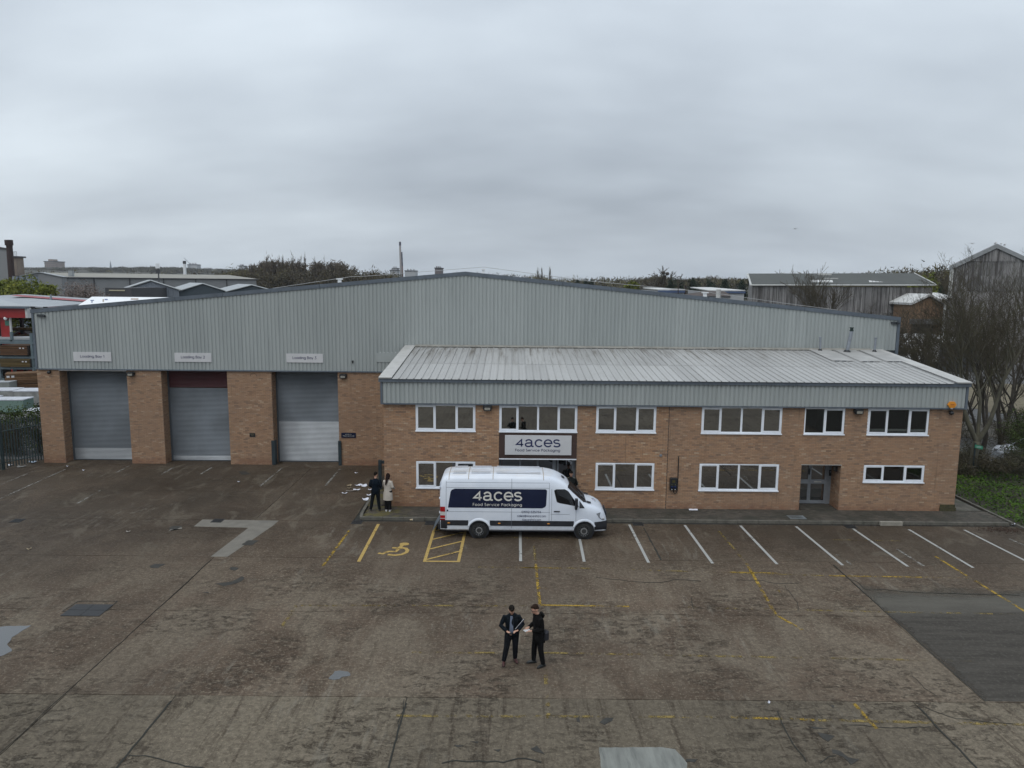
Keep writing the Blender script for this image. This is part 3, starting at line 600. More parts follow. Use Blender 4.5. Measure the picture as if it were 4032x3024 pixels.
# concrete flags along the right side of the office
fm = MB(); fm.box(-0.295, -0.44, -0.05, 0.295, 0.44, 0); FLAG = plain('paving_flag', (0.088, 0.082, 0.068), 0.9, 0.3, 2.2, bump=0.25, dirt=((0.04, 0.046, 0.026), 0.9, (1, 1, 1), 0.8)); fme = fm.mesh('paving_flag', FLAG)
for i in range(2):
    for jj in range(12): inst(fme, 'paving_flag', (20.97+i*0.6+0.06, 33.2+jj*0.9, 0.113+r2.uniform(-0.005, 0.005)), pavement)
kb = MB(); kb.box(-0.455, -0.0625, -0.13, 0.455, 0.0625, 0.0); kme = kb.mesh('kerbstone', KERB)
x = -6.15
while x < 22.0:
    inst(kme, 'kerbstone', (x, 31.045+0.006*math.sin(x*3), 0.125+r2.uniform(-0.006, 0.004)), pavement); x += 0.925
kc = MB(); 
pts = [(-6.75+0.02, 31.4), (-6.73, 31.16), (-6.64, 31.02), (-6.62+0.02, 30.98), (-6.63, 31.1), (-6.61, 31.4)]
kc.poly([(-6.76, 31.5, 0), (-6.75, 31.2, 0), (-6.66, 31.03, 0), (-6.62, 30.985, 0), (-6.61, 31.1, 0), (-6.62, 31.25, 0), (-6.63, 31.5, 0)], (0, 0, 0.12)); kc.build('kerbstone', KERB, pavement)
for i in range(5):
    y = 31.98+0.925*i; inst(kme, 'kerbstone', (-6.72-0.045*i*0.6-0.02, y, 0.122), pavement, rz=rad(91.7))
for i in range(12): inst(kme, 'kerbstone', (22.24, 31.5+0.925*i, 0.125), pavement, rz=rad(90))
for i in range(16): inst(kme, 'kerbstone', (22.34+0.01*i, 30.5-0.925*i, 0.10), pavement, rz=rad(90.6))
lk = thing('loose_kerbstone', (17.2, 30.9, 0.0), 'pale newer kerbstone standing proud of the kerb line near the small window', 'kerbstone')
a = G(3460, 2062); b = G(3545, 2072); m = MB(); m.cbox(((a.x+b.x)/2+0.02, 30.88, 0.09), (0.98, 0.14, 0.18)); m.build('stone', plain('pale_kerb', (0.24, 0.225, 0.19), 0.9, 0.15, 4), lk, bevel=0.01)
mh = G(3137, 2037, 0.12); t_ = thing('inspection_cover', (mh.x, mh.y, 0.12), 'grey steel inspection cover set in the pavers in front of the recessed door', 'inspection cover')
m = MB(); m.cbox((mh.x, mh.y, 0.124), (0.74, 0.5, 0.012)); m.build('tray', plain('steel_tray', (0.16, 0.18, 0.19), 0.5, 0.25, 4, metal=0.3), t_)
m = MB(); m.cbox((mh.x, mh.y, 0.132), (0.5, 0.26, 0.006)); m.build('lid', plain('steel_lid', (0.10, 0.115, 0.12), 0.5, 0.3, 6, metal=0.3), t_)

# ------------------------------------------------------------------ brickwork
FULL = {}
def brick_face(parent, axis, plane, u0, u1, z0, z1, holes, out, singles, stuffmb, sgn=-1):
    """axis 'x': wall face in x-z at y=plane, facing -y.  axis 'y': face in y-z at x=plane, facing sgn*x"""
    proud = 0.008; j = 0; z = z0
    while z < z1-0.01:
        zt = min(z+0.065, z1); off = 0.1125 if j % 2 else 0.0
        x = u0-off
        while x < u1:
            a, b = max(x, u0), min(x+0.215, u1)
            segs = [(a, b)]
            for (h0, h1, hz0, hz1) in holes:
                if z+0.0325 > hz0 and z+0.0325 < hz1:
                    ns = []
                    for (p, q) in segs:
                        if q <= h0 or p >= h1: ns.append((p, q))
                        else:
                            if p < h0: ns.append((p, h0))
                            if q > h1: ns.append((h1, q))
                    segs = ns
            for (p, q) in segs:
                if q-p < 0.025: continue
                pr = proud+R_.uniform(-0.002, 0.003)
                full = abs(q-p-0.215) < 1e-6 and zt-z > 0.0649
                if full and singles is not None: singles.append((axis, plane, (p+q)/2, (z+zt)/2, pr))
                else: brick_box(stuffmb, axis, plane, p, q, z, zt, pr, sgn)
            x += 0.225
        z += 0.075; j += 1
def brick_box(m, axis, pl, p, q, z, zt, pr, sgn=-1):
    if axis == 'x': m.add([(p, pl, z), (q, pl, z), (q, pl, zt), (p, pl, zt), (p, pl-pr, z), (q, pl-pr, z), (q, pl-pr, zt), (p, pl-pr, zt)], [(4, 5, 6, 7), (0, 1, 5, 4), (1, 2, 6, 5), (2, 3, 7, 6), (3, 0, 4, 7)])
    else:
        x = pl+sgn*pr; m.add([(pl, p, z), (pl, q, z), (pl, q, zt), (pl, p, zt), (x, p, z), (x, q, z), (x, q, zt), (x, p, zt)], [(4, 5, 6, 7), (0, 1, 5, 4), (1, 2, 6, 5), (2, 3, 7, 6), (3, 0, 4, 7)])
bb = MB(); bb.add([(-.1075, .0, -.0325), (.1075, .0, -.0325), (.1075, .0, .0325), (-.1075, .0, .0325), (-.1075, -.01, -.0325), (.1075, -.01, -.0325), (.1075, -.01, .0325), (-.1075, -.01, .0325)],
       [(4, 5, 6, 7), (0, 1, 5, 4), (1, 2, 6, 5), (2, 3, 7, 6), (3, 0, 4, 7)]); BME = bb.mesh('brick', BRICK)
def finish_bricks(wallobj, singles, st, keyf, n=300):
    singles.sort(key=keyf)
    for i, (ax, pl, u, z, pr) in enumerate(singles):
        if i < n and ax == 'x': inst(BME, 'brick', (u, pl+0.0015-(pr-0.008), z), wallobj)
        else: brick_box(st, ax, pl, u-0.1075, u+0.1075, z-0.0325, z+0.0325, pr)
    st.build('brickwork', BRICK, wallobj, kind='stuff')
# ------------------------------------------------------------------ the warehouse
XL, XR, YM, YS = -26.85, 21.57, 40.66, 41.42
ZC, ZE, ZA = 5.437, 8.76, 11.06
XM = (XL+XR)/2
zroof = lambda x: ZE + (ZA-ZE)*(1-abs(x-XM)/((XR-XL)/2))
wh = thing('warehouse', (XM, YM, 0), 'big grey clad warehouse with a low gable over brick piers and three roller shutters', 'warehouse')
piers = [(XL, -25.59), (-21.78, -19.855), (-16.115, -13.62), (-9.86, -5.9)]
m = MB()
for a, b in piers: m.box(a, YM, -0.02, b, YS+0.02, ZC-0.02)
m.box(XL, YS+0.1, -0.02, -5.9, YS+0.25, ZC-0.02)
wall = m.build('brick_wall', MORTAR, wh)
st = MB(); sg = []
for a, b in piers:
    brick_face(wh, 'x', YM, a, b, 0.0, ZC-0.05, [], None, sg, st)
    if a > XL+1 or True: brick_face(wh, 'y', b, YM, YS, 0.0, ZC-0.05, [], None, None, st, sgn=1)
    brick_face(wh, 'y', a, YM, YS, 0.0, ZC-0.05, [], None, None, st, sgn=-1)
finish_bricks(wall, sg, st, lambda s: s[2]**2+(10.4-s[3])**2*0.3)
# shell of the building behind
m = MB(); m.box(XL+0.05, YM+0.3, ZC, XL+0.25, YM+16, ZE-0.5); m.box(XR-0.25, YM+0.3, 0, XR-0.05, YM+16, ZE-0.5); m.box(XL+0.05, YS+0.3, 0, XL+0.25, YM+16, ZC); 
m.box(XL+0.05, YM+15.8, 0, XR-0.05, YM+16, ZE-0.6); m.build('side_wall', CLAD, wh)
m = MB()
for sgn in (-1, 1):
    xe = XL if sgn < 0 else XR
    m.poly([(xe, YM+0.25, ZE-0.45), (XM, YM+0.25, ZA-0.5), (XM, YM+16, ZA-0.5), (xe, YM+16, ZE-0.45)], (0, 0, -0.1))
m.build('roof', plain('grey_roof_sheet', (0.30, 0.31, 0.31), 0.6, 0.15, 1.5), wh)
# cladding sheets, five ribs each
def profile(pitch, dep, n):
    pts = []
    for i in range(n):
        x = i*pitch; pts += [(x, 0), (x+pitch*0.19, 0), (x+pitch*0.31, -dep), (x+pitch*0.88, -dep)]
    pts.append((n*pitch, 0)); return pts
def clad_sheet(parent, x0, pitch, n, y, zb, zt, dep=0.032, mat=CLAD, name='cladding_sheet', xmax=None):
    m = MB(); pr = [(x0+a, y+b) for a, b in profile(pitch, dep, n)]
    if xmax: pr = [p for p in pr if p[0] <= xmax+1e-6]
    vs = [(a, b, zb) for a, b in pr]+[(a, b, zt(a)) for a, b in pr]; k = len(pr)
    m.add(vs, [(i, i+1, i+1+k, i+k) for i in range(k-1)]); return m.build(name, mat, parent)
NP = 229; pit = (XR-XL-0.2)/NP
i = 0
while i < NP:
    n = min(5, NP-i); x0 = XL+0.1+i*pit
    if x0+n*pit > XM > x0+0.01:   # break the sheet at the apex rib, the top follows both slopes
        pass
    # behind the office roof the sheets stop at the flashing
    clad_sheet(wh, x0, pit, n, YM-0.02+R_.uniform(-0.002, 0.002), ZC+0.02 if x0 < -5.9 else 6.9, lambda x: zroof(x)-0.16); i += 5
m = MB(); m.poly([(XL+0.1, YM+0.06, ZC+0.02), (XR-0.1, YM+0.06, ZC+0.02), (XR-0.1, YM+0.06, ZE-0.2), (XM, YM+0.06, ZA-0.2), (XL+0.1, YM+0.06, ZE-0.2)], (0, 0.1, 0))
m.build('gable_backing', plain('cladding_liner', (0.12, 0.13, 0.13), 0.8), wh)  # dark grey sheet behind the ribbed cladding
# rake capping in lengths
for sgn in (-1, 1):
    L0 = (XR-XL)/2; nseg = 9
    for k in range(nseg):
        a = k/nseg; b = (k+1)/nseg-0.0006
        xa = XM+sgn*L0*a*1.003; xb = XM+sgn*L0*b*1.003; za = ZA-(ZA-ZE)*a; zb = ZA-(ZA-ZE)*b
        m = MB(); o_ = 0.004*(k % 2)
        m.poly([(xa, YM-0.09-o_, za-0.21), (xb, YM-0.09-o_, zb-0.21), (xb, YM-0.09-o_, zb), (xa, YM-0.09-o_, za)], (0, 0.40, 0)); m.build('rake_capping', SLATE, wh)
m = MB(); m.box(XL-0.02, YM-0.075, ZC-0.02, XL+0.1, YM+0.3, ZE-0.2); m.build('corner_flashing', SLATE, wh)
m = MB(); m.box(XR-0.1, YM-0.075, 0.2, XR+0.06, YM+0.3, ZE-0.2); m.build('corner_flashing', SLATE, wh)
m = MB(); m.box(XL+0.1, YM-0.10, ZC-0.045, -5.9, YM+0.02, ZC+0.02); m.build('drip_flashing', SLATE, wh)
m = MB(); m.box(-25.59, YM-0.06, ZC-0.10, -21.78, YM+0.3, ZC-0.047); m.build('door_head_trim', FLASH, wh)
# gutter ends and the small lamp brackets under the eaves
for x in (XL+0.35, XR-0.45):
    m = MB(); m.box(x-0.02, YM-0.14, zroof(x)-0.42, x+0.34, YM-0.05, zroof(x)-0.30); m.box(x+0.25, YM-0.2, zroof(x)-0.44, x+0.42, YM-0.06, zroof(x)-0.33); m.build('eaves_bracket', plain('bracket_dark', (0.03, 0.035, 0.04), 0.6), wh)
# safety line on the roof
SL_ = plain('steel_cable', (0.33, 0.33, 0.33), 0.5); m = MB()
pts = [(-14, zroof(-14)+0.05), (-9.5, zroof(-9.5)+0.32), (XM-6, zroof(XM-6)+0.28), (XM+0.9, ZA+0.30), (XM+7, zroof(XM+7)+0.22), (11.2, zroof(11.2)+0.30), (16, zroof(16)+0.12), (19, zroof(19)+0.05)]
m.tube([(a, YM+2.0, b) for a, b in pts], 0.012, 4); m.build('safety_line', SL_, wh)
for a, w in ((-10.1, 0.10), (XM+0.9, 0.07), (11.2, 0.10)):
    m = MB(); m.box(a-w, YM+1.95, zroof(a)-0.4, a+w, YM+2.05, zroof(a)+0.22); m.box(a-w*1.8, YM+1.9, zroof(a)+0.22, a+w*1.8, YM+2.1, zroof(a)+0.28); m.build('line_post', WHITEP, wh)
# roller shutters
def slat_me(w, mat, name='slat'):
    m = MB(); P = [(0, -0.0375), (-0.007, -0.030), (-0.017, -0.012), (-0.018, 0.008), (-0.010, 0.026), (0, 0.036)]; k = len(P)
    m.add([(-w/2, a, b) for a, b in P]+[(w/2, a, b) for a, b in P], [(i, i+k, i+1+k, i+1) for i in range(k-1)]); return m.mesh(name, mat, smooth=True)
for (a, b, segs, lab) in [(-25.59, -21.78, [(0.0, 0.70, SH_GALV, 'bright'), (0.70, 5.34, SH_GREY, '')], 'blue grey roller shutter with a brighter bottom band'),
                          (-19.855, -16.115, [(0.0, 0.3, SH_GALV, ''), (0.3, 4.33, SH_GREY, ''), (4.33, 5.34, SH_RED, '')], 'roller shutter with a dark maroon top section'),
                          (-13.62, -9.86, [(0.0, 2.38, SH_GALV, ''), (2.38, 5.34, SH_GREY, '')], 'roller shutter with shiny galvanised lower half')]:
    m = MB(); m.box(a+0.01, YS-0.07, 0, a+0.09, YS+0.02, 5.38); m.box(b-0.09, YS-0.07, 0, b-0.01, YS+0.02, 5.38); m.box(a+0.01, YS-0.02, 5.36, b-0.01, YS+0.05, ZC-0.05)
    sh = m.build('roller_shutter', DARKALU, wh, label=lab); w = b-a-0.16
    for (z0, z1, mt, _) in segs:
        me = slat_me(w, mt); z = z0+0.0375+(0.04 if z0 == 0 else 0)
        while z < z1: inst(me, 'slat', ((a+b)/2, YS, z), sh); z += 0.074
    m = MB(); m.box(a+0.09, YS-0.035, 0.0, b-0.09, YS+0.01, 0.045); m.build('bottom_rail', DARKALU, sh)
# signs on the warehouse
for (xa, xb, zb, zt, n) in [(-24.68, -22.55, 5.89, 6.41, '1'), (-18.99, -16.92, 5.90, 6.41, '2'), (-12.71, -10.65, 5.92, 6.42, '3')]:
    nth = {'1': 'first', '2': 'second', '3': 'third'}[n]
    t_ = thing('bay_sign', ((xa+xb)/2, YM-0.09, zb), {'1': 'pale Loading Bay 1 sign above the shutter with a bright bottom band', '2': 'pale Loading Bay 2 sign above the shutter with the maroon top', '3': 'pale Loading Bay 3 sign above the shutter nearest the office'}[n], 'sign', 'loading bay signs on the cladding')
    m = MB(); m.box(xa, YM-0.085, zb, xb, YM-0.06, zt); m.build('panel', SIGNW, t_)
    text('Loading Bay %s' % n, 1.35, 0.205, ((xa+xb)/2, YM-0.088, (zb+zt)/2), INK, t_, wt=0.25)
t_ = thing('blank_panel', (-7.0, YM, 5.9), 'blank grey panel fixed to the cladding beside the office roof verge', 'panel')
m = MB(); m.box(-7.65, YM-0.075, 5.98, -6.1, YM-0.06, 6.50); m.build('panel', CLAD, t_)
for i in range(5):
    m = MB(); x = -7.41+i*0.215; m.poly([(x-0.03, YM-0.078, 6.52), (x+0.03, YM-0.078, 6.52), (x, YM-0.078, 6.57)], (0, 0.01, 0)); m.build('fixing', WHITEP, t_)
t_ = thing('notice_sign', (-9.3, YM, 1.6), 'small navy notice with two lines of white text beside the third shutter', 'sign')
m = MB(); m.box(-9.73, YM-0.045, 1.62, -8.90, YM-0.02, 1.91); m.build('panel', NAVY, t_)
text('GOODS IN', 0.36, 0.055, (-9.33, YM-0.048, 1.82), CREAM, t_, wt=0.2); text('Please ring the bell.', 0.66, 0.07, (-9.31, YM-0.048, 1.72), CREAM, t_, wt=0.2)
t_ = thing('wall_plate', (-14.81, YM, 1.6), 'small black plate on the brick pier between the second and third shutters', 'plate')
m = MB(); m.box(-14.97, YM-0.035, 1.62, -14.66, YM-0.012, 1.84); m.build('plate', BLACK, t_)
for i, (z, w) in enumerate(((1.79, 0.16), (1.74, 0.2), (1.69, 0.12))):
    m = MB(); m.box(-14.815-w/2, YM-0.038, z, -14.815+w/2, YM-0.036, z+0.018); m.build('text_line', plain('brass_print', (0.12, 0.1, 0.05), 0.6), t_)
# floodlights
LENS = plain('floodlight_lens', (0.23, 0.22, 0.19), 0.3, 0.1, 10)
def flood(x, y, z, lab, tilt=0.0):
    t_ = thing('floodlight', (x, y, z), lab, 'floodlight', 'black floodlights on the walls')
    m = MB(); m.box(x-0.17, y-0.20, z-0.10, x+0.17, y-0.05, z+0.12); m.build('housing', BLACK, t_, bevel=0.015)
    m = MB(); m.poly([(x-0.125, y-0.21, z-0.06), (x+0.125, y-0.21, z-0.06), (x+0.125, y-0.205, z+0.05), (x-0.125, y-0.205, z+0.05)], (0, 0.02, 0)); m.build('lens', LENS, t_)
    m = MB(); m.box(x-0.2, y-0.15, z-0.04, x-0.175, y-0.0, z+0.1); m.box(x+0.175, y-0.15, z-0.04, x+0.2, y-0.0, z+0.1); m.box(x-0.2, y-0.14, z+0.125, x+0.2, y-0.0, z+0.145); m.build('bracket', BLACK, t_)
flood(-21.50, YM-0.02, 5.17, 'black floodlight at the top right of the first shutter opening'); flood(-9.53, YM-0.02, 5.15, 'black floodlight on the brick right of the third shutter')
flood(-1.12, 32.69, 4.78, 'black floodlight between the first and second upper office windows'); flood(15.80, 32.69, 4.77, 'black floodlight between the two right-hand upper office windows')
def domecam(x, y, z, lab):
    t_ = thing('dome_camera', (x, y, z), lab, 'camera'); m = MB(); m.ell((x, y-0.12, z-0.04), (0.10, 0.10, 0.09)); m.build('dome', BLACK, t_, smooth=True)
    m = MB(); m.box(x-0.07, y-0.12, z, x+0.07, y, z+0.06); m.build('bracket', BLACK, t_)
domecam(-26.10, YM-0.01, 5.28, 'black dome camera on the leftmost brick pier'); domecam(20.02, 32.70, 4.80, 'black dome camera under the orange alarm box')
t_ = thing('wall_spike_lamp', (-8.8, YM, 6.0), 'tiny black sensor hanging on the cladding right of the third bay sign', 'sensor')
m = MB(); m.tube([(-8.98, YM-0.10, 6.02), (-8.98, YM-0.12, 5.90)], [0.05, 0.02], 8); m.build('body', BLACK, t_); m = MB(); m.box(-9.02, YM-0.12, 6.02, -8.94, YM-0.04, 6.06); m.build('bracket', BLACK, t_)
# corner guards
GUARD = plain('dark_green_steel', (0.018, 0.030, 0.036), 0.5, 0.15, 4)
for (x0, x1, lab) in [(-13.73, -13.55, 'dark steel corner guard left of the third shutter'), (-9.90, -9.74, 'dark steel corner guard right of the third shutter')]:
    t_ = thing('corner_guard', ((x0+x1)/2, YM-0.05, 0), lab, 'corner guard', 'steel guards of the third bay')
    m = MB(); m.box(x0, YM-0.09, 0, x1, YM-0.013, 1.42); m.build('face_plate', GUARD, t_)
    m = MB(); xa = x1 if x0 < -12 else x0-0.02; m.box(xa, YM-0.09, 0, xa+0.02, YM+0.25, 1.42); m.build('side_plate', GUARD, t_)
pb = G(1498, 1886); t_ = thing('steel_post', (-6.62, 36.6, 0), 'tall dark steel post with a short top arm beside the office corner', 'post')
m = MB(); m.box(-6.66, 35.35, 0, -6.50, 35.50, 1.62); m.build('post', GUARD, t_); m = MB(); m.box(-6.50, 35.38, 1.45, -5.9, 35.47, 1.6); m.build('arm', GUARD, t_)
# meter box pipe scar on the third pier
t_ = thing('wall_ring', (-14.6, YM, 5.2), 'thin dark wire ring on the brick above the black plate', 'ring'); m = MB()
m.tube([(-14.62+0.18*math.cos(a/8*math.pi), YM-0.02, 5.12+0.16*math.sin(a/8*math.pi)) for a in range(9)], 0.008, 4); m.build('wire', BLACK, t_)

# ------------------------------------------------------------------ the office block
XA, XB, YO, ZB = -5.87, 20.62, 32.72, 4.95
of = thing('office_block', ((XA+XB)/2, YO, 0), 'two storey brick office block with white windows, grey fascia and lean-to metal roof', 'office building')
Wn = {  # x0,x1,z0,z1,type,glass
 'u1': (-4.41, -1.67, 3.66, 4.92, '3', GLASS_T), 'u2': (-0.58, 2.996, 3.66, 4.92, '4', GLASS_T), 'u3': (3.86, 6.61, 3.66, 4.92, '3', GLASS_T), 'u4': (8.69, 12.376, 3.66, 4.92, '4', GLASS_T),
 'u5': (13.40, 15.246, 3.66, 4.92, '2', GLASS_C), 'u6': (16.295, 19.11, 3.66, 4.92, '3', GLASS_C), 'l1': (-4.41, -1.67, 0.96, 2.26, '3', GLASS_T), 'l3': (3.89, 6.61, 0.96, 2.26, '3', GLASS_T),
 'l4': (8.69, 12.375, 0.96, 2.26, '4', GLASS_T), 'l6': (16.287, 19.097, 1.42, 2.26, '3', GLASS_C)}
DO = (13.40, 15.24, 0.0, 2.25); EN = (-0.58, 2.996, 0.0, 3.66)
holes = [(w[0], w[1], w[2], w[3]+(0.05 if w[3] > 4 else 0)) for w in Wn.values()]+[DO, EN]
# backing wall as blocks between openings
m = MB(); xs = sorted(set([XA, XB]+[h[0] for h in holes]+[h[1] for h in holes])); 
xs2 = []; 
for x in xs:
    if not xs2 or x-xs2[-1] > 0.03: xs2.append(x)
for i in range(len(xs2)-1):
    xa, xb = xs2[i], xs2[i+1]; xm = (xa+xb)/2; hs = sorted([(h[2], h[3]) for h in holes if h[0] < xm < h[1]]); z = 0.0
    for (h0, h1) in hs+[(ZB, ZB)]:
        if h0 > z+0.01: m.box(xa, YO, z-(0.02 if z == 0 else 0), xb, YO+0.25, h0)
        z = max(z, h1)
for (x0_, x1_) in ((XA, XA+.25), (XB-.25, XB)): mm_ = MB(); mm_.box(x0_, YO+0.252, 0, x1_, YM-0.02, 6.0); mm_.build('side_wall', MORTAR, of)
owall = m.build('brick_wall', MORTAR, of)
st = MB(); sg = []
brick_face(of, 'x', YO, XA, XB, 0.1, ZB, holes+[(7.19, 7.215, 0, 6)], None, sg, st)
brick_face(of, 'y', XA, YO+0.0, YM-0.05, 0.0, ZB, [], None, None, st, sgn=-1); brick_face(of, 'y', XB, YO, YM-0.05, 0.1, ZB, [], None, None, st, sgn=1)
brick_face(of, 'y', DO[1], YO, YO+0.96, 0.1, DO[3], [], None, None, st, sgn=-1); brick_face(of, 'y', DO[0], YO, YO+0.96, 0.1, DO[3], [], None, None, st, sgn=1)
def kf(s):
    hid = (-3.0 < s[2] < 3.9 and s[3] < 2.3)
    return (1 if hid else 0, s[2]**2+(10.4-s[3])**2+1069)
finish_bricks(owall, sg, st, kf)
m = MB(); m.box(7.193, YO-0.011, 0.1, 7.212, YO-0.001, ZB); m.build('movement_joint', plain('mastic_joint', (0.05, 0.03, 0.025), 0.9), of)
m = MB(); m.box(19.95, YO-0.04, 0.1, XB+0.03, YO-0.01, 0.42); m.box(19.95, YO-0.08, 0.1, XB+0.06, YO-0.01, 0.28); m.build('mossy_plinth', plain('mossy_brick', (0.05, 0.045, 0.02), 0.95, 0.4, 8), of)
# inside shell: floors, dark rooms
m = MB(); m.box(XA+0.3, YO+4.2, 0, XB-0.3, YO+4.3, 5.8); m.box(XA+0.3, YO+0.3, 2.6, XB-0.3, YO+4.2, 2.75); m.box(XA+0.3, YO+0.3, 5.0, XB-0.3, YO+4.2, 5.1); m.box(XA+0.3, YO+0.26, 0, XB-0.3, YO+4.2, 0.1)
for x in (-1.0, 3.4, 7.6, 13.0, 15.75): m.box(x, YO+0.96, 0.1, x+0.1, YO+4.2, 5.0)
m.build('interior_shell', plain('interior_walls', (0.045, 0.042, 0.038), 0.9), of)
# windows
def bar(m, x0, x1, z0, z1, y0, y1): m.box(x0, y0, z0, x1, y1, z1)
def window(x0, x1, z0, z1, ty, glass, opened=None):
    w = x1-x0; h = z1-z0; y0, y1 = YO+0.005, YO+0.075; f = 0.058
    m = MB(); zs = z0+0.05
    bar(m, x0, x0+f, zs, z1, y0, y1); bar(m, x1-f, x1, zs, z1, y0, y1); bar(m, x0+f, x1-f, z1-f, z1, y0, y1); bar(m, x0+f, x1-f, zs, zs+f, y0, y1)
    fr = {'3': [(0, .326, 1), (.326, .676, 0), (.676, 1, 1)], '4': [(0, .241, 1), (.241, .498, 0), (.498, .755, 0), (.755, 1, 1)], '2': [(0, .50, 0), (.50, 1, 1)]}[ty]
    for i, (a, b, c) in enumerate(fr[:-1]):
        xm = x0+w*b; hw = 0.045 if (ty == '4' and i == 1) else 0.028; bar(m, xm-hw, xm+hw, zs+f, z1-f, y0+0.002, y1)
    win = m.build('window', UPVC, of)
    ms = MB(); ms.box(x0-0.02, YO-0.065, z0, x1+0.02, YO+0.07, z0+0.048); ms.build('sill', UPVC, win)
    for i, (a, b, c) in enumerate(fr):
        xa = x0+w*a+(f if i == 0 else 0.028); xb = x0+w*b-(f if i == len(fr)-1 else 0.028)
        if ty == '4' and i == 1: xb -= 0.017
        if ty == '4' and i == 2: xa += 0.017
        za, zb = zs+f, z1-f
        if c:
            m = MB(); g = 0.052; ya, yb = y0-0.018, y0+0.03
            bar(m, xa-0.02, xa+g, za-0.02, zb+0.02, ya, yb); bar(m, xb-g, xb+0.02, za-0.02, zb+0.02, ya, yb); bar(m, xa+g, xb-g, zb-g, zb+0.02, ya, yb); bar(m, xa+g, xb-g, za-0.02, za+g, ya, yb); m.build('casement', UPVC, win)
            m = MB(); bar(m, xa+0.09, xb-0.09, zb-0.005, zb+0.028, ya-0.022, ya-0.002); m.build('trickle_vent', UPVC, win)
            xa += g; xb -= g; za += g; zb -= g
        m = MB(); yy = y0+0.012+0.004*i
        if opened == i: m.box(xa, y0+0.045, za, xb, y0+0.05, zb); m.build('pane', DARKROOM, win); continue  # open casement: black board paints the shade of the room, no glass
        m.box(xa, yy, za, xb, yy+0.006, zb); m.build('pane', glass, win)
    return win
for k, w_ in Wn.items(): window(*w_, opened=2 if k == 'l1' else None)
# board behind the upper right window
m = MB(); m.box(16.36, YO+0.16, 3.84, 19.05, YO+0.22, 3.93); m.build('radiator_top', plain('radiator', (0.42, 0.44, 0.42), 0.5), of)
m = MB(); m.box(16.36, YO+0.17, 3.72, 19.05, YO+0.21, 3.83); m.build('radiator_panel', plain('radiator_face', (0.10, 0.11, 0.12), 0.5), of)
# fascia cladding
YF = 32.55; np_ = 131; pf = (20.62-(-5.95)-0.1)/np_; i = 0
while i < np_:
    n = min(5, np_-i); clad_sheet(of, -5.90+i*pf, pf, n, YF+0.02, 5.0, lambda x: 5.99, dep=0.034); i += 5
m = MB(); m.box(-5.97, YF-0.02, 4.94, 20.66, YF+0.16, 4.99); m.build('drip_flashing', SLATE, of)
m = MB(); m.box(-5.98, YF-0.025, 4.94, -5.88, YF+0.17, 5.98); m.build('corner_flashing', SLATE, of)
m = MB(); m.box(20.57, YF-0.025, 4.94, 20.68, YF+0.17, 5.98); m.build('corner_flashing', SLATE, of)
for k in range(9):
    a = -6.04+k*(20.74+6.04)/9; b = -6.04+(k+1)*(20.74+6.04)/9-0.006
    m = MB(); o_ = 0.004*(k % 2); m.box(a, YF-0.09-o_, 5.975, b, YF+0.06, 6.13); m.build('eaves_capping', SLATE, of)
m = MB(); m.poly([(-5.95, YF+0.1, 4.97), (-5.95, YM-0.1, 4.97), (-5.95, YM-0.1, 6.82), (-5.95, YF+0.1, 6.08)], (0.06, 0, 0)); m.poly([(20.60, YF+0.1, 4.97), (20.60, YM-0.1, 4.97), (20.60, YM-0.1, 6.82), (20.60, YF+0.1, 6.08)], (0.06, 0, 0)); m.build('side_fascia', CLAD, of)
m = MB(); m.box(-5.95, YF+0.17, 4.99, 20.64, YO+0.2, 5.02); m.build('soffit', FLASH, of)
# roof: two courses of ribbed sheets
ks = (6.89-6.14)/(40.62-32.45)
zr = lambda y: 6.135+(y-32.45)*ks
def roof_sheet(x0, w, ya, yb, lift=0.0):
    m = MB(); pr = []
    n = 3; p = w/n
    for i in range(n):
        x = x0+i*p; pr += [(x, 0.0), (x+p*0.40, 0.0), (x+p*0.42, 0.006), (x+p*0.47, 0.006), (x+p*0.49, 0), (x+p*0.86, 0), (x+p*0.90, 0.042), (x+p*0.97, 0.042)]
    pr.append((x0+w, 0.0)); k = len(pr)
    m.add([(a, ya, zr(ya)+b+lift) for a, b in pr]+[(a, yb, zr(yb)+b+lift) for a, b in pr]+[(a, ya, zr(ya)+b+lift-0.012) for a, b in pr], [(i, i+1, i+1+k, i+k) for i in range(k-1)]+[(i+2*k, i+1+2*k, i+1, i) for i in range(k-1)])
    return m.build('roof_sheet', ROOFM, of)
for k in range(25):
    roof_sheet(-5.42+k*1.0145, 1.0125, 32.40, 36.0, 0.0); roof_sheet(-5.42+k*1.0145, 1.0125, 35.9, 40.35, 0.014)
m = MB(); m.poly([(-5.9, 32.5, zr(32.5)-0.05), (20.6, 32.5, zr(32.5)-0.05), (20.6, YM-0.05, zr(YM)-0.05), (-5.9, YM-0.05, zr(YM)-0.05)], (0, 0, -0.06)); m.build('roof_deck', DARKALU, of)
for (xa, xb) in ((-6.03, -5.44), (20.06, 20.74)):
    for (ya, yb) in ((32.40, 34.9), (34.91, 37.6), (37.61, 40.6)):
        m = MB(); m.poly([(xa, ya, zr(ya)+0.02), (xb, ya, zr(ya)+0.02), (xb, yb, zr(yb)+0.02), (xa, yb, zr(yb)+0.02)], (0, 0, 0.05)); m.build('verge_flashing', FLASH, of)
m = MB(); m.poly([(-5.44, 40.28, zr(40.28)+0.05), (20.06, 40.28, zr(40.28)+0.05), (20.06, 40.6, zr(40.6)+0.09), (-5.44, 40.6, zr(40.6)+0.09)], (0, 0, 0.02)); m.build('wall_flashing', plain('dull_flashing', (0.25, 0.24, 0.215), 0.7, 0.2, 2), of)
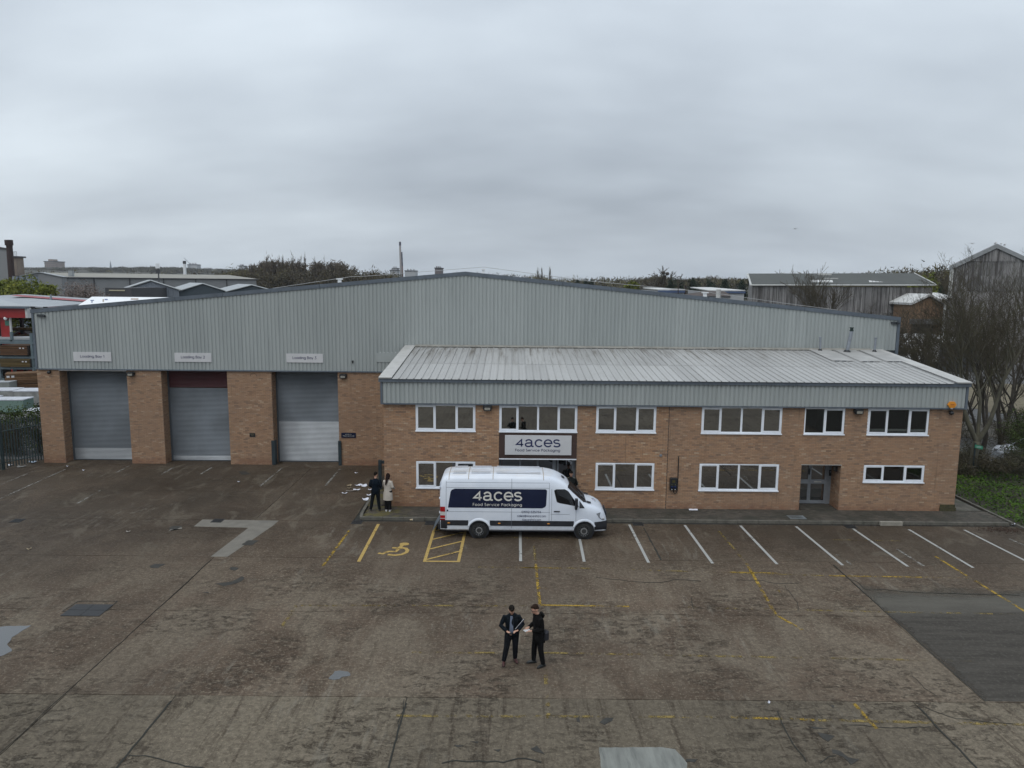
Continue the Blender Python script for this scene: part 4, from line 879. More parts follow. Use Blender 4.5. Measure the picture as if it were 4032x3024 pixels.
for (xa, xb, yb) in ((16.5, 17.30, 37.25), (17.88, 18.70, 37.12), (19.27, 20.03, 37.2)):
    m = MB(); m.poly([(xa, yb, zr(yb)+0.05), (xb+0.35, yb, zr(yb)+0.05), (xb+0.35, 40.25, zr(40.25)+0.07), (xa, 40.25, zr(40.25)+0.07)], (0, 0, 0.02)); m.build('flashing_tray', plain('tray_metal', (0.325, 0.32, 0.31), 0.6, 0.12, 1.2), of)
    for dx in (0.28, 0.62):
        m = MB(); m.box(xa+dx-0.13, yb-0.03, zr(yb)+0.02, xa+dx+0.13, yb-0.005, zr(yb)+0.065); m.build('closure', DARKALU, of)
PIPE = plain('flue_pipe', (0.24, 0.26, 0.29), 0.45, 0.12, 6, metal=0.2); COWL = plain('dark_green_cowl', (0.012, 0.028, 0.024), 0.4)
for (x, y, h, r_, lean, cw, lab) in [(17.0, 40.0, 0.72, 0.055, -0.03, 0, 'thin grey vent pipe left of the tall roof flue'), (18.35, 39.7, 1.15, 0.095, 0.17, 1, 'tall leaning roof flue with a dark green cowl'), (19.9, 39.8, 0.75, 0.06, 0.02, 0, 'thin grey vent pipe nearest the right end of the office roof')]:
    z = zr(y)+0.06; t_ = thing('roof_flue', (x, y, z), lab, 'flue', 'flues on the office roof')
    m = MB(); m.tube([(x, y, z), (x+lean, y, z+h)], r_, 14); m.build('pipe', PIPE, t_, angle=40)
    m = MB(); m.tube([(x, y, z), (x, y, z+0.05), (x, y, z+0.12)], [r_*2.4, r_*1.9, r_*1.15], 14); m.build('boot', BLACK, t_, angle=40)
    if cw: m = MB(); m.tube([(x+lean, y, z+h), (x+lean, y, z+h+0.05), (x+lean, y, z+h+0.06), (x+lean, y, z+h+0.16), (x+lean, y, z+h+0.17), (x+lean, y, z+h+0.21)], [r_*1.1, r_*1.15, r_*0.85, r_*0.85, r_*1.2, r_*1.1], 14); m.build('cowl', COWL, t_, angle=40)
    else: m = MB(); m.tube([(x+lean, y, z+h), (x+lean, y, z+h+0.05)], r_*1.5, 14); m.build('cap', PIPE, t_, angle=40)
# main entrance: brown panel, sign, glazed doors set back
m = MB(); m.box(-0.57, YO-0.02, 2.44, 2.985, YO+0.2, 3.655); m.build('entrance_panel', BROWN, of)
m = MB(); m.box(-0.575, YO-0.035, 2.385, 2.99, YO+0.2, 2.435); m.build('entrance_head_trim', UPVC, of)
m = MB(); m.box(-0.57, YO+0.2, 2.36, 2.985, YO+0.62, 2.38); m.build('entrance_soffit', DARKALU, of)
YD = YO+0.45
es = m = MB()
for x in (-0.57, 0.36, 1.19, 1.92, 2.12, 2.83): m.box(x, YD-0.03, 0.1, x+(0.16 if x in (1.92, 2.83) else 0.09), YD+0.04, 2.37)
m.box(-0.57, YD-0.028, 0.1, 2.98, YD+0.038, 0.22); m.box(-0.57, YD-0.028, 2.30, 2.98, YD+0.038, 2.372)
es = m.build('entrance_frame', ALU, of)
for a, b in ((-0.48, 0.36), (0.45, 1.19), (1.28, 1.92), (2.12+0.09, 2.83)):
    m = MB(); m.box(a, YD, 0.22, b, YD+0.008, 2.30); m.build('pane', GLASS_D, es)
for xx in (-0.578, 2.99): brick_face(of, 'y', xx, YO, YO+0.6, 0.1, 2.4, [], None, None, MB())
m = MB(); m.box(2.985, YO, 0.1, 3.0, YO+0.6, 2.4); m.box(-0.59, YO, 0.1, -0.575, YO+0.6, 2.4); m.build('entrance_reveal', plain('brown_reveal', (0.13, 0.09, 0.065), 0.7), of)
m = MB(); m.box(-0.57, YO, 0.05, 2.98, YO+0.5, 0.115); m.build('threshold', KERB, of)
t_ = thing('company_sign', (1.2, YO-0.05, 2.6), 'white fascia sign reading 4aces Food Service Packaging on a brown panel above the entrance', 'sign')
m = MB(); m.box(-0.31, YO-0.075, 2.615, 2.75, YO-0.03, 3.535); m.build('panel', SIGNW, t_, bevel=0.008)
text('4aces', 2.09, 0.415, (1.20, YO-0.080, 3.19), INK, t_, wt=0.20, sp=0.24, logo=True); text('Food Service Packaging', 2.06, 0.165, (1.20, YO-0.080, 2.825), INK, t_, wt=0.23, sp=0.44)
# recessed double door
YB = YO+0.96
m = MB()
for x0_, x1_ in ((13.41, 13.47), (15.0, 15.09)): m.box(x0_, YB-0.05, 0.12, x1_, YB+0.03, 2.24)
m.box(13.41, YB-0.045, 2.17, 15.23, YB+0.03, 2.24); m.box(15.09, YB-0.03, 0.1, 15.24, YB+0.03, 2.24); m.box(13.41, YO+0.2, 2.24, 15.23, YB+0.03, 2.26)
df = m.build('door_frame', ALU, of)
for k, (a, b) in enumerate(((13.475, 14.20), (14.21, 14.995))):
    m = MB(); m.box(a, YB-0.04, 0.13, a+0.07, YB+0.01, 2.165); m.box(b-0.07, YB-0.04, 0.13, b, YB+0.01, 2.165); m.box(a+0.07, YB-0.04, 2.08, b-0.07, YB+0.01, 2.165); m.box(a+0.07, YB-0.04, 0.13, b-0.07, YB+0.01, 0.28); m.box(a+0.07, YB-0.041, 1.10, b-0.07, YB+0.012, 1.30)
    dd = m.build('door', ALU, of)
    for z0_, z1_ in ((0.28, 1.10), (1.30, 2.08)): m = MB(); m.box(a+0.07, YB-0.015, z0_, b-0.07, YB-0.008, z1_); m.build('pane', GLASS_D, dd)
    if k == 0: m = MB(); m.box(b-0.055, YB-0.09, 1.55, b-0.01, YB-0.04, 1.85); m.build('handle', BLACK, dd)
    else: m = MB(); m.box(a+0.22, YB-0.05, 1.17, b-0.22, YB-0.042, 1.23); m.build('letter_plate', FLASH, dd)
m = MB(); m.box(13.38, YO-0.02, 2.24, 15.26, YO+0.02, 2.262); m.build('door_lintel', FLASH, of)
t_ = thing('intercom', (15.15, YB-0.05, 1.5), 'small dark intercom beside the recessed office door', 'intercom'); m = MB(); m.box(15.12, YB-0.065, 1.5, 15.21, YB-0.031, 1.78); m.build('body', BLACK, t_)
m = MB(); m.box(15.14, YB-0.068, 1.66, 15.19, YB-0.066, 1.72); m.build('speaker', ALU, t_)
t_ = thing('reveal_lamp', (15.2, YO+0.4, 2.0), 'small black lamp on the side wall of the recessed door', 'lamp'); m = MB(); m.box(15.13, YO+0.30, 1.86, 15.22, YO+0.55, 2.1); m.build('housing', BLACK, t_)
m = MB(); m.box(15.12, YO+0.34, 1.9, 15.129, YO+0.51, 2.06); m.build('lens', LENS, t_)
# alarm box, charger, vent
t_ = thing('alarm_box', (19.94, 32.5, 5.1), 'orange hexagonal alarm box at the right end of the grey fascia', 'alarm box')
ORG = plain('orange_plastic', (0.62, 0.24, 0.02), 0.4, 0.05)
m = MB(); m.poly([(19.94+0.20*math.cos(a/6*6.283), YF-0.11, 5.16+0.165*math.sin(a/6*6.283)) for a in range(6)], (0, 0.09, 0)); m.build('cover', ORG, t_, bevel=0.01)
m = MB(); m.box(19.86, YF-0.116, 5.16, 20.03, YF-0.111, 5.19); m.box(19.84, YF-0.116, 5.10, 20.05, YF-0.111, 5.12); m.build('print', plain('alarm_print', (0.3, 0.08, 0.01), 0.5), t_)
m = MB(); m.box(19.9, YF-0.08, 4.96, 20.0, YF-0.03, 5.02); m.build('strobe', SIGNW, t_)
t_ = thing('charging_unit', (7.5, YO-0.1, 1.0), 'black wall mounted vehicle charger with two blue sockets beside the movement joint', 'charger')
m = MB(); m.box(7.33, YO-0.16, 1.02, 7.66, YO-0.012, 1.60); m.build('case', BLACK, t_, bevel=0.02)
for x in (7.42, 7.57):
    m = MB(); m.tube([(x, YO-0.16, 1.18), (x, YO-0.20, 1.17)], 0.055, 14); m.build('socket', plain('socket_blue', (0.01, 0.02, 0.07), 0.4), t_)
    m = MB(); m.tube([(x, YO-0.165, 1.07), (x, YO-0.185, 1.07)], 0.022, 8); m.build('plug_cap', SIGNW, t_)
    m = MB(); m.box(x-0.01, YO-0.168, 1.28, x+0.01, YO-0.16, 1.30); m.build('indicator', plain('led_lens', (0.25, 0.28, 0.08), 0.4), t_)
m = MB(); m.box(7.43, YO-0.165, 1.38, 7.56, YO-0.16, 1.50); m.build('label', plain('charger_print', (0.06, 0.05, 0.01), 0.5), t_)
m = MB(); m.tube([(7.68, YO-0.03, 2.62), (7.70, YO-0.04, 2.58), (7.71, YO-0.03, 1.6), (7.70, YO-0.05, 1.0), (7.66, YO-0.06, 0.87), (7.60, YO-0.07, 0.84), (7.53, YO-0.08, 0.90), (7.52, YO-0.1, 1.03)], 0.02, 6); m.build('cable', BLACK, t_)
t_ = thing('round_vent', (6.88, YO, 2.64), 'small round grey vent in the brick left of the charger', 'vent'); m = MB(); m.tube([(6.88, YO-0.03, 2.64), (6.88, YO-0.008, 2.64)], 0.065, 16); m.build('ring', ALU, t_)
for dz in (-0.025, 0, 0.025): m = MB(); m.box(6.84, YO-0.035, 2.635+dz, 6.92, YO-0.031, 2.645+dz); m.build('louvre', PIPE, t_)
# ------------------------------------------------------------------ the van
VY = 29.70; VX0 = -2.90
van = thing('van', (0.5, VY, 0), 'white high roof delivery van with a navy 4aces panel parked in front of the entrance', 'van')
def vmat():
    t = MT('white_van_paint'); s = t.noise(t.pos((1, 1, 1)), 1.2, 4, 0.6)
    c = t.mix(t.mr(s, 0.35, 0.7), (0.58, 0.625, 0.70), (0.64, 0.68, 0.745))
    g = t.N('ShaderNodeNewGeometry'); sx = t.N('ShaderNodeSeparateXYZ'); t.l.new(g.outputs['Position'], sx.inputs[0])
    d = t.noise(t.pos((1, 1, 1)), 5, 5, 0.7); c = t.mix(t.math('MULTIPLY', t.mr(sx.outputs['Z'], 0.75, 0.3, 0, 0.35), t.mr(d, 0.3, 0.7)), c, (0.26, 0.24, 0.21))
    r = t.noise(t.pos((0.4, 5, 1)), 1.6, 5, 0.7); c = t.mix(t.math('MULTIPLY', t.mr(sx.outputs['Z'], 2.55, 2.62, 0, 1), t.mr(r, 0.4, 0.7, 0.1, 0.55)), c, (0.50, 0.44, 0.37))
    t.b.inputs['Coat Weight'].default_value = 0.25; t.b.inputs['Coat Roughness'].default_value = 0.12; return t.done(c, 0.38, spec=0.5)
VW = vmat(); VBLK = plain('bumper_plastic', (0.016, 0.018, 0.024), 0.5, 0.2, 5); RUB = plain('tyre_rubber', (0.014, 0.014, 0.014), 0.85, 0.2, 12, bump=0.3); SEAM = plain('panel_gap', (0.14, 0.16, 0.19), 0.6)
body_w = [0.90, 0.965, 0.99, 0.995, 0.985, 0.965, 0.935, 0.895, 0.845, 0.76, 0.60, 0.30, 0.0]
body_z = [0.0, 0.06, 0.25, 0.60, 0.95, 1.25, 1.55, 1.85, 2.08, 2.20, 2.25, 2.27, 2.28]    # over the sill
hood_w = [0.86, 0.93, 0.96, 0.965, 0.955, 0.94, 0.92, 0.89, 0.85, 0.79, 0.62, 0.32, 0.0]
hood_t = [0.0, 0.05, 0.20, 0.42, 0.60, 0.72, 0.80, 0.865, 0.915, 0.95, 0.98, 0.995, 1.0]
XS_ = [-2.90, -2.88, -2.84, -2.76, -2.62, -2.4, -1.8, -1.31, -0.6, 0.2, 1.0, 1.35, 1.6, 1.8, 2.0, 2.18, 2.34, 2.48, 2.62, 2.76, 2.90, 3.02, 3.16, 3.35, 3.55, 3.72, 3.84, 3.91, 3.95]
ZT_ = [2.30, 2.42, 2.52, 2.60, 2.655, 2.675, 2.685, 2.69, 2.69, 2.69, 2.685, 2.67, 2.63, 2.57, 2.48, 2.375, 2.25, 2.10, 1.95, 1.80, 1.66, 1.56, 1.505, 1.45, 1.37, 1.27, 1.14, 0.98, 0.86]
def lerp(a, b, t): return a+(b-a)*t
def ztop(x):
    for i in range(len(XS_)-1):
        if x <= XS_[i+1]: return lerp(ZT_[i], ZT_[i+1], (x-XS_[i])/(XS_[i+1]-XS_[i]))
    return ZT_[-1]
def sm(a, b, x): t = min(1, max(0, (x-a)/(b-a))); return t*t*(3-2*t)
def ring(x):
    zb = 0.34 if x < 3.2 else lerp(0.34, 0.30, sm(3.2, 3.9, x)); zt = ztop(x); h = sm(2.9, 3.2, x)
    cab = sm(1.9, 2.95, x); plan = 1.0
    if x > 3.2: plan = 1-0.26*((x-3.2)/0.75)**2.6
    if x < -2.6: plan = 1-0.035*((-2.6-x)/0.3)**2
    P = []
    for k in range(13):
        zbod = zb + body_z[k]*1.0
        # above the waist heights follow the local roof
        if body_z[k] > 0.95: zbod = zb+0.95+(body_z[k]-0.95)*(zt-zb-0.95)/(2.28-0.95)
        zh = zb+(zt-zb)*hood_t[k]
        z = lerp(zbod, zh, h); w = lerp(body_w[k]-0.03*cab*(1 if 7 <= k <= 9 else 0), hood_w[k], h)*plan
        P.append((w, z))
    return P
def side_w(x, z):
    P = ring(x)
    for i in range(12):
        if P[i+1][1] >= z: return lerp(P[i][0], P[i+1][0], (z-P[i][1])/max(1e-6, P[i+1][1]-P[i][1]))
    return 0.5
m = MB(); rings = []
for x in XS_:
    P = ring(x); rings.append([(x, VY-w, z) for w, z in P]+[(x, VY+w, z) for w, z in P[-2::-1]])
n = len(rings[0]); vs = [v for r in rings for v in r]; fs = []
for i in range(len(rings)-1):
    for k in range(n-1): fs.append((i*n+k, (i+1)*n+k, (i+1)*n+k+1, i*n+k+1))
    fs.append((i*n+n-1, (i+1)*n+n-1, (i+1)*n, i*n))
fs.append(tuple(range(n))); fs.append(tuple((len(rings)-1)*n+k for k in range(n-1, -1, -1)))
m.add(vs, fs); bodyo = m.build('body', VW, van)
cut = MB()
WH = (-1.31, 3.01)
for x in WH:
    for s_ in (-1, 1): cut.tube([(x, VY+s_*0.60, 0.37), (x, VY+s_*1.2, 0.37)], 0.425, 32)
co = cut.build('cutter', VW); co.hide_render = True
bm = bodyo.modifiers.new('arches', 'BOOLEAN'); bm.operation = 'DIFFERENCE'; bm.solver = 'EXACT'
co.parent = None
bm.object = co; bpy.context.view_layer.update()
me = bpy.data.meshes.new_from_object(bodyo.evaluated_get(bpy.context.evaluated_depsgraph_get())); bodyo.modifiers.clear()
# the cutter was built about the world origin, the body about the van: both resolve to the same place
bodyo.data = me; bpy.data.objects.remove(co)
me.polygons.foreach_set('use_smooth', [True]*len(me.polygons)); me.set_sharp_from_angle(angle=rad(38))
def patch(name, mat, xl, xr_, z0, z1, nz=6, nx=8, off=0.006, parent=van, near=True, both=False, label=None):
    """a skin lying on the van's side between xl(z) and xr(z)"""
    for sgn in ((-1, 1) if both else (-1,)):
        m = MB(); b = []
        for j in range(nz+1):
            z = lerp(z0, z1, j/nz); a = xl(z) if callable(xl) else xl; c = xr_(z) if callable(xr_) else xr_
            for i in range(nx+1): x = lerp(a, c, i/nx); b.append((x, VY+sgn*(side_w(x, z)+off), z))
        m.add(b, [(j*(nx+1)+i, j*(nx+1)+i+1, (j+1)*(nx+1)+i+1, (j+1)*(nx+1)+i) if sgn < 0 else (j*(nx+1)+i, (j+1)*(nx+1)+i, (j+1)*(nx+1)+i+1, j*(nx+1)+i+1) for j in range(nz) for i in range(nx)])
        o = m.build(name, mat, parent, label=label, smooth=True)
    return o
def vx(u, v): return W(u, v, VY-0.96)
v13 = lambda x, y: W(1700+x*.3255, 1800+y*.3255, VY-0.955)
# navy panel with rounded corners
zt_, zb_ = v13(800, 388).z, v13(800, 612).z; rr = 0.16
def nl(z):
    base = lerp(v13(197, 600).x, v13(232, 400).x, (z-zb_)/(zt_-zb_)); d = max(0, z-(zt_-rr)); return base+(rr-math.sqrt(max(0, rr*rr-d*d)))
def nr(z):
    base = lerp(v13(1382, 600).x, v13(1396, 400).x, (z-zb_)/(zt_-zb_)); d = max(0, (zb_+rr)-z); d2 = max(0, z-(zt_-0.06)); return base-(rr-math.sqrt(max(0, rr*rr-d*d)))-(0.06-math.sqrt(max(0, 0.0036-d2*d2)))
patch('side_panel', NAVY, nl, nr, zb_, zt_, 16, 12, 0.006)
def side_text(body, x0, y0, x1, y1, mat, **k):
    a = v13(x0, y0); b = v13(x1, y1); zc_ = (a.z+b.z)/2; xc = (a.x+b.x)/2
    w0 = side_w(xc, zc_-0.1); w1 = side_w(xc, zc_+0.1); tilt = math.degrees(math.atan2(w0-w1, 0.2))
    text(body, b.x-a.x, abs(a.z-b.z), (xc, VY-side_w(xc, zc_)-0.013, zc_), mat, van, rx=90-tilt, **k)
side_text('4aces', 492, 406, 1093, 532, CREAM, wt=0.20, sp=0.24, logo=True); side_text('Food Service Packaging', 497, 552, 1090, 602, CREAM, wt=0.21, sp=0.46)
side_text('01992 535774', 1087, 643, 1320, 675, INK, wt=0.2); side_text('sal' + 'es@' + '4aces' + 'ltd.com', 1033, 690, 1380, 724, INK, wt=0.2); side_text('4aces' + 'ltd.com', 1090, 736, 1320, 766, INK, wt=0.2)
# cab window
wx0 = lambda z: lerp(vx(2192, 1989).x, vx(2179, 1932).x, min(1, max(0, (z-1.52)/0.6)))
zwt = 2.11; zwb = 1.37
def wl(z):
    x = lerp(1.92, 1.74, min(1, (z-zwb)/(zwt-zwb))); 
    if z < 1.62: x += (1.62-z)**2*1.6*3.2
    d = max(0, z-(zwt-0.08)); return x+0.10*(1-math.sqrt(max(0, 1-(d/0.08)**2)))
def wr(z): return 2.28+(zwt-z)*0.66 if z > 1.55 else 2.66+0*(z)
def wr2(z):
    if z > 1.98: return lerp(2.37, 2.18, ((z-1.98)/(zwt-1.98))**1.5)
    return lerp(2.80, 2.37, (z-zwb)/(1.98-zwb))
# the lower edge rises towards the rear: skin cut by a sloping sill
def wl3(z):
    x = wl(z); xs = 2.80-(z-1.40)/0.16*0.88 if z < 1.56 else -9
    return max(x, xs)
patch('cab_window', GLASS_VD, wl3, wr2, 1.39, zwt, 18, 10, 0.007, both=True)
patch('quarter_trim', VBLK, lambda z: 2.80-(z-1.36)*0.0, lambda z: lerp(3.02, 2.80, (z-1.34)/0.30), 1.34, 1.63, 5, 3, 0.008, both=True)
# windscreen, from the loft itself
m = MB(); b = []; xs_w = [2.36, 2.48, 2.62, 2.76, 2.90, 3.01]
for i, x in enumerate(xs_w):
    P = ring(x); sel = P[8:]; row = [(-w, z) for w, z in sel]+[(w, z) for w, z in sel[-2::-1]]
    bow = lambda w: -0.10*(w/0.8)**2+0.05
    for (w, z) in row:
        xx = x+bow(w)*(1.0 if i in (0,) else 0.5); zz = z-(xx-x)*1.05
        b.append((xx+0.012, VY+w*0.985, zz+0.016))
k = len(b)//len(xs_w)
m.add(b, [(i*k+j, (i+1)*k+j, (i+1)*k+j+1, i*k+j+1) for i in range(len(xs_w)-1) for j in range(k-1)]); m.build('windscreen', GLASS_V, van, smooth=True)
m = MB(); 
for s_ in (-0.45, 0.35): m.tube([(3.06, VY+s_, 1.56), (2.80, VY+s_+0.35, 1.82)], 0.012, 5)
m.box(2.99, VY-0.74, 1.535, 3.09, VY+0.74, 1.565); m.build('wiper', VBLK, van)
# bands, skirts, seams
def arch_gap(x0, x1): return (x0, x1)
patch('side_moulding', VBLK, -2.80, -1.755, 0.575, 0.80, 3, 6, 0.014, both=True)
patch('side_moulding', VBLK, -0.87, 2.58, 0.575, 0.80, 3, 10, 0.014, both=True)
patch('rear_bumper', VBLK, -2.885, -2.62, 0.36, 0.80, 3, 3, 0.02, both=True)
m = MB(); m.box(-2.99, VY-0.93, 0.36, -2.885, VY+0.93, 0.62); m.build('rear_bumper', VBLK, van, bevel=0.02)
# front bumper
m = MB(); b = []; xsb = [3.43, 3.55, 3.72, 3.84, 3.91, 3.95]; zs = [0.30, 0.42, 0.60, 0.76]
for x in xsb:
    for z in zs: b.append((x+0.02*(x > 3.9), VY-side_w(x, z)-0.015, z))
for s in (1,):
    for x in xsb[::-1]:
        for z in zs: b.append((x+0.02*(x > 3.9), VY+side_w(x, z)+0.015, z))
nz = len(zs); m.add(b, [(i*nz+j, (i+1)*nz+j, (i+1)*nz+j+1, i*nz+j+1) for i in range(2*len(xsb)-1) for j in range(nz-1)]); m.build('front_bumper', VBLK, van, smooth=True)
m = MB(); m.box(3.93, VY-0.48, 0.80, 3.975, VY+0.48, 1.06); m.build('grille', VBLK, van, bevel=0.015)
for z in (0.85, 0.92, 0.99): m = MB(); m.box(3.972, VY-0.46, z, 3.985, VY+0.46, z+0.02); m.build('grille_bar', ALU, van)
# headlights
LT = plain('headlamp_lens', (0.16, 0.17, 0.19), 0.12, 0.3, 9, spec=0.8)
for s_ in (-1, 1):
    m = MB(); b = []
    pts = [(3.50, 1.10), (3.62, 0.92), (3.76, 0.80), (3.86, 0.80), (3.88, 0.98), (3.83, 1.10), (3.66, 1.13)]
    b = [(x, VY+s_*(side_w(x, z)+0.012), z) for x, z in pts]; m.sheet(b if s_ < 0 else b[::-1]); m.build('headlight', LT, van)
    m = MB(); m.ell((3.80, VY+s_*(side_w(3.8, 0.88)+0.012), 0.88), (0.035, 0.02, 0.045)); m.build('bulb', SIGNW, van, smooth=True)
for s_ in (-1, 1):
    tl = None
    for (z0, z1, c) in [(1.15, 1.36, (0.30, 0.008, 0.01)), (1.00, 1.145, (0.5, 0.49, 0.47)), (0.88, 0.995, (0.33, 0.01, 0.012)), (0.855, 0.875, (0.5, 0.42, 0.42)), (0.79, 0.85, (0.22, 0.006, 0.01))]:
        m = MB(); xa = -2.905; xb = -2.70
        w = lambda z: side_w(-2.72, z)+0.008
        m.add([(xa, VY+s_*(w(z0)-0.02), z0), (xb, VY+s_*(w(z0)+0.004), z0), (xb, VY+s_*(w(z1)+0.004), z1), (xa, VY+s_*(w(z1)-0.02), z1), (xa, VY+s_*0.78, z0), (xa, VY+s_*0.78, z1)], [(0, 1, 2, 3), (4, 0, 3, 5)])
        o = m.build('tail_light' if tl is None else 'lens', plain('tail_lens', c, 0.2, 0.1), tl or van)
        if tl is None: tl = o
m = MB(); m.box(-2.925, VY-0.80, 0.66, -2.90, VY-0.012, 2.30); m.box(-2.925, VY+0.012, 0.66, -2.90, VY+0.80, 2.30); m.build('rear_door', VW, van, bevel=0.01)
for z in (1.05, 1.65, 2.1): m = MB(); m.box(-2.955, VY-0.90, z, -2.90, VY-0.80, z+0.07); m.build('hinge', VW, van)
# seams
for (x, z0, z1) in [(0.02, 0.36, 2.52), (1.56, 0.36, 2.52), (-2.66, 0.82, 2.52), (1.66, 0.80, 2.12), (2.66, 0.80, 1.34)]: patch('panel_gap', SEAM, x-0.006, x+0.006, z0, z1, 12, 1, 0.004 if x != 0.02 else 0.0175)
for (z, x0, x1) in [(1.16, -2.66, 1.6), (2.36, -2.66, 1.56), (2.15, -2.66, 1.56), (1.08, 1.62, 2.4)]: patch('panel_gap', SEAM, x0, x1, z-0.006, z+0.006, 1, 12, 0.004)
GUT = plain('roof_seam_dirt', (0.30, 0.24, 0.18), 0.7, 0.2, 8)
for x in (-2.55, -1.75, -0.75, 1.32):
    m = MB(); P = ring(x)[8:]; row = [(-w, z) for w, z in P]+[(w, z) for w, z in P[-2::-1]]
    m.add([(x-0.012, VY+w, z+0.006) for w, z in row]+[(x+0.012, VY+w, z+0.006) for w, z in row], [(j, j+len(row), j+1+len(row), j+1) for j in range(len(row)-1)]); m.build('roof_seam', GUT, van)
for k in range(7):
    y = VY-0.54+k*0.18
    for (xa, xb) in ((-2.4, -1.85), (-1.65, -0.85), (-0.62, 1.2)):
        m = MB(); m.poly([(xa, y-0.035, ztop(xa)-0.005), (xb, y-0.035, ztop(xb)-0.005), (xb, y+0.035, ztop(xb)-0.005), (xa, y+0.035, ztop(xa)-0.005)], (0, 0, 0.011)); m.build('roof_rib', VW, van)
# arch lips, markers, mirror, handle, vents
for wxp in WH:
    for s_ in (-1, 1):
        m = MB(); a0, a1, n_ = rad(24), rad(156), 16; b = []
        for i in range(n_+1):
            a = lerp(a0, a1, i/n_)
            for r_, o_ in ((0.422, 0.035), (0.43, 0.045), (0.475, 0.04), (0.53-0.02*abs(math.cos(a)), 0.005)):
                x = wxp+r_*1.02*math.cos(a); z = 0.37+r_*math.sin(a); b.append((x, VY+s_*(side_w(min(x, 3.5), max(z, 0.36))+o_), z))
        m.add(b, [(i*4+j, i*4+j+1, i*4+5+j, i*4+4+j) for i in range(n_) for j in range(3)]); m.build('wheel_arch', VW, van, smooth=True)
        m = MB(); m.tube([(wxp, VY+s_*0.62, 0.37), (wxp, VY+s_*0.90, 0.37)], 0.42, 24); m.build('arch_liner', VBLK, van)
        m = MB(); yy = VY+s_*0.955
        m.tube([(wxp, yy-s_*0.22, 0.345), (wxp, yy-s_*0.215, 0.345), (wxp, yy-s_*0.04, 0.345), (wxp, yy, 0.345), (wxp, yy+s_*0.004, 0.345)], [0.24, 0.33, 0.345, 0.32, 0.22], 36, caps=False)
        wo = m.build('wheel', RUB, van, smooth=True)
        m = MB(); m.tube([(wxp, yy-s_*0.06, 0.345), (wxp, yy-s_*0.055, 0.345)], 0.225, 28); m.build('brake_face', VBLK, wo)
        m = MB(); r_o = []
        for i in range(28):
            a = i/28*6.2832
            for (r_, d) in ((0.222, -0.02), (0.205, -0.012), (0.165, -0.05)): r_o.append((wxp+r_*math.cos(a), yy+s_*d, 0.345+r_*math.sin(a)))
        m.add(r_o, [(i*3+j, i*3+j+1, ((i+1) % 28)*3+j+1, ((i+1) % 28)*3+j) for i in range(28) if i % 2 == 0 for j in (1,)]+[(i*3, i*3+1, ((i+1) % 28)*3+1, ((i+1) % 28)*3) for i in range(28)]); m.build('rim', plain('steel_rim', (0.10, 0.105, 0.11), 0.5, 0.2, 8, metal=0.3), wo)
        m = MB(); m.tube([(wxp, yy-s_*0.055, 0.345), (wxp, yy-s_*0.03, 0.345)], [0.15, 0.135], 28, caps=True); m.build('rim_ring', plain('rim_ring_silver', (0.28, 0.28, 0.28), 0.45, 0.1, 8, metal=0.4), wo)
        m = MB(); m.tube([(wxp, yy-s_*0.05, 0.345), (wxp, yy-s_*0.022, 0.345)], [0.115, 0.09], 24); m.build('hub_cap', plain('hub_dark', (0.03, 0.03, 0.03), 0.5, 0.2), wo)
for x in (-2.55, -0.48, 1.54):
    m = MB(); m.ell((x, VY-side_w(x, 0.68)-0.02, 0.68), (0.06, 0.012, 0.025)); m.build('side_marker', ORG, van, smooth=True)
m = MB(); m.box(2.60, VY-1.20, 1.42, 2.72, VY-1.00, 1.78); m.build('door_mirror', VBLK, van, bevel=0.03); m = MB(); m.box(2.60, VY-1.16, 1.32, 2.70, VY-0.97, 1.44); m.build('mirror_arm', VBLK, van, bevel=0.02)
m = MB(); m.box(2.60, VY+1.00, 1.42, 2.72, VY+1.20, 1.78); m.build('door_mirror', VBLK, van, bevel=0.03)
m = MB(); m.box(1.75, VY-side_w(1.8, 1.20)-0.045, 1.19, 2.0, VY-side_w(1.8, 1.20)-0.012, 1.23); m.build('door_handle', VBLK, van, bevel=0.01)
m = MB(); m.ell((-2.60, VY-side_w(-2.6, 1.2)-0.004, 1.21), (0.035, 0.01, 0.035)); m.build('fuel_key_cap', NAVY, van)
for s_ in (-0.62, 0.62): m = MB(); m.poly([(3.12, VY+s_-0.10, 1.515), (3.30, VY+s_-0.08, 1.475), (3.30, VY+s_+0.10, 1.475), (3.12, VY+s_+0.12, 1.515)], (0, 0, 0.012)); m.build('bonnet_vent', VBLK, van)
m = MB(); m.poly([(2.10, VY-0.20, 2.44), (2.22, VY-0.20, 2.37), (2.22, VY+0.05, 2.38), (2.10, VY+0.05, 2.45)], (0, 0, 0.012)); m.build('roof_marker', VBLK, van)
for i, (dx, dy, c) in enumerate([(0, 0, (0.03, 0.05, 0.25)), (0.07, 0.09, (0.25, 0.03, 0.12)), (-0.03, 0.12, (0.25, 0.2, 0.02)), (0.08, -0.06, (0.03, 0.16, 0.10)), (0.02, 0.2, (0.05, 0.10, 0.28))]):
    x = 3.45+dx; m = MB(); m.cbox((x, VY-0.02+dy, ztop(x)+0.003), (0.055, 0.05, 0.01), rz=0.6*i); m.build('bonnet_emblem', plain('emblem_ink', c, 0.4), van)
m = MB(); m.poly([(-2.98, VY-0.35, 0.62), (-3.30, VY-0.33, 0.10), (-3.30, VY+0.95, 0.10), (-2.98, VY+0.95, 0.62)], (0.03, 0, 0.03)); m.build('rear_step', plain('galvanised_step', (0.10, 0.125, 0.15), 0.5, 0.1), van)
m = MB(); m.box(-2.7, VY-0.8, 0.26, 3.4, VY+0.8, 0.36); m.build('underbody', VBLK, van)
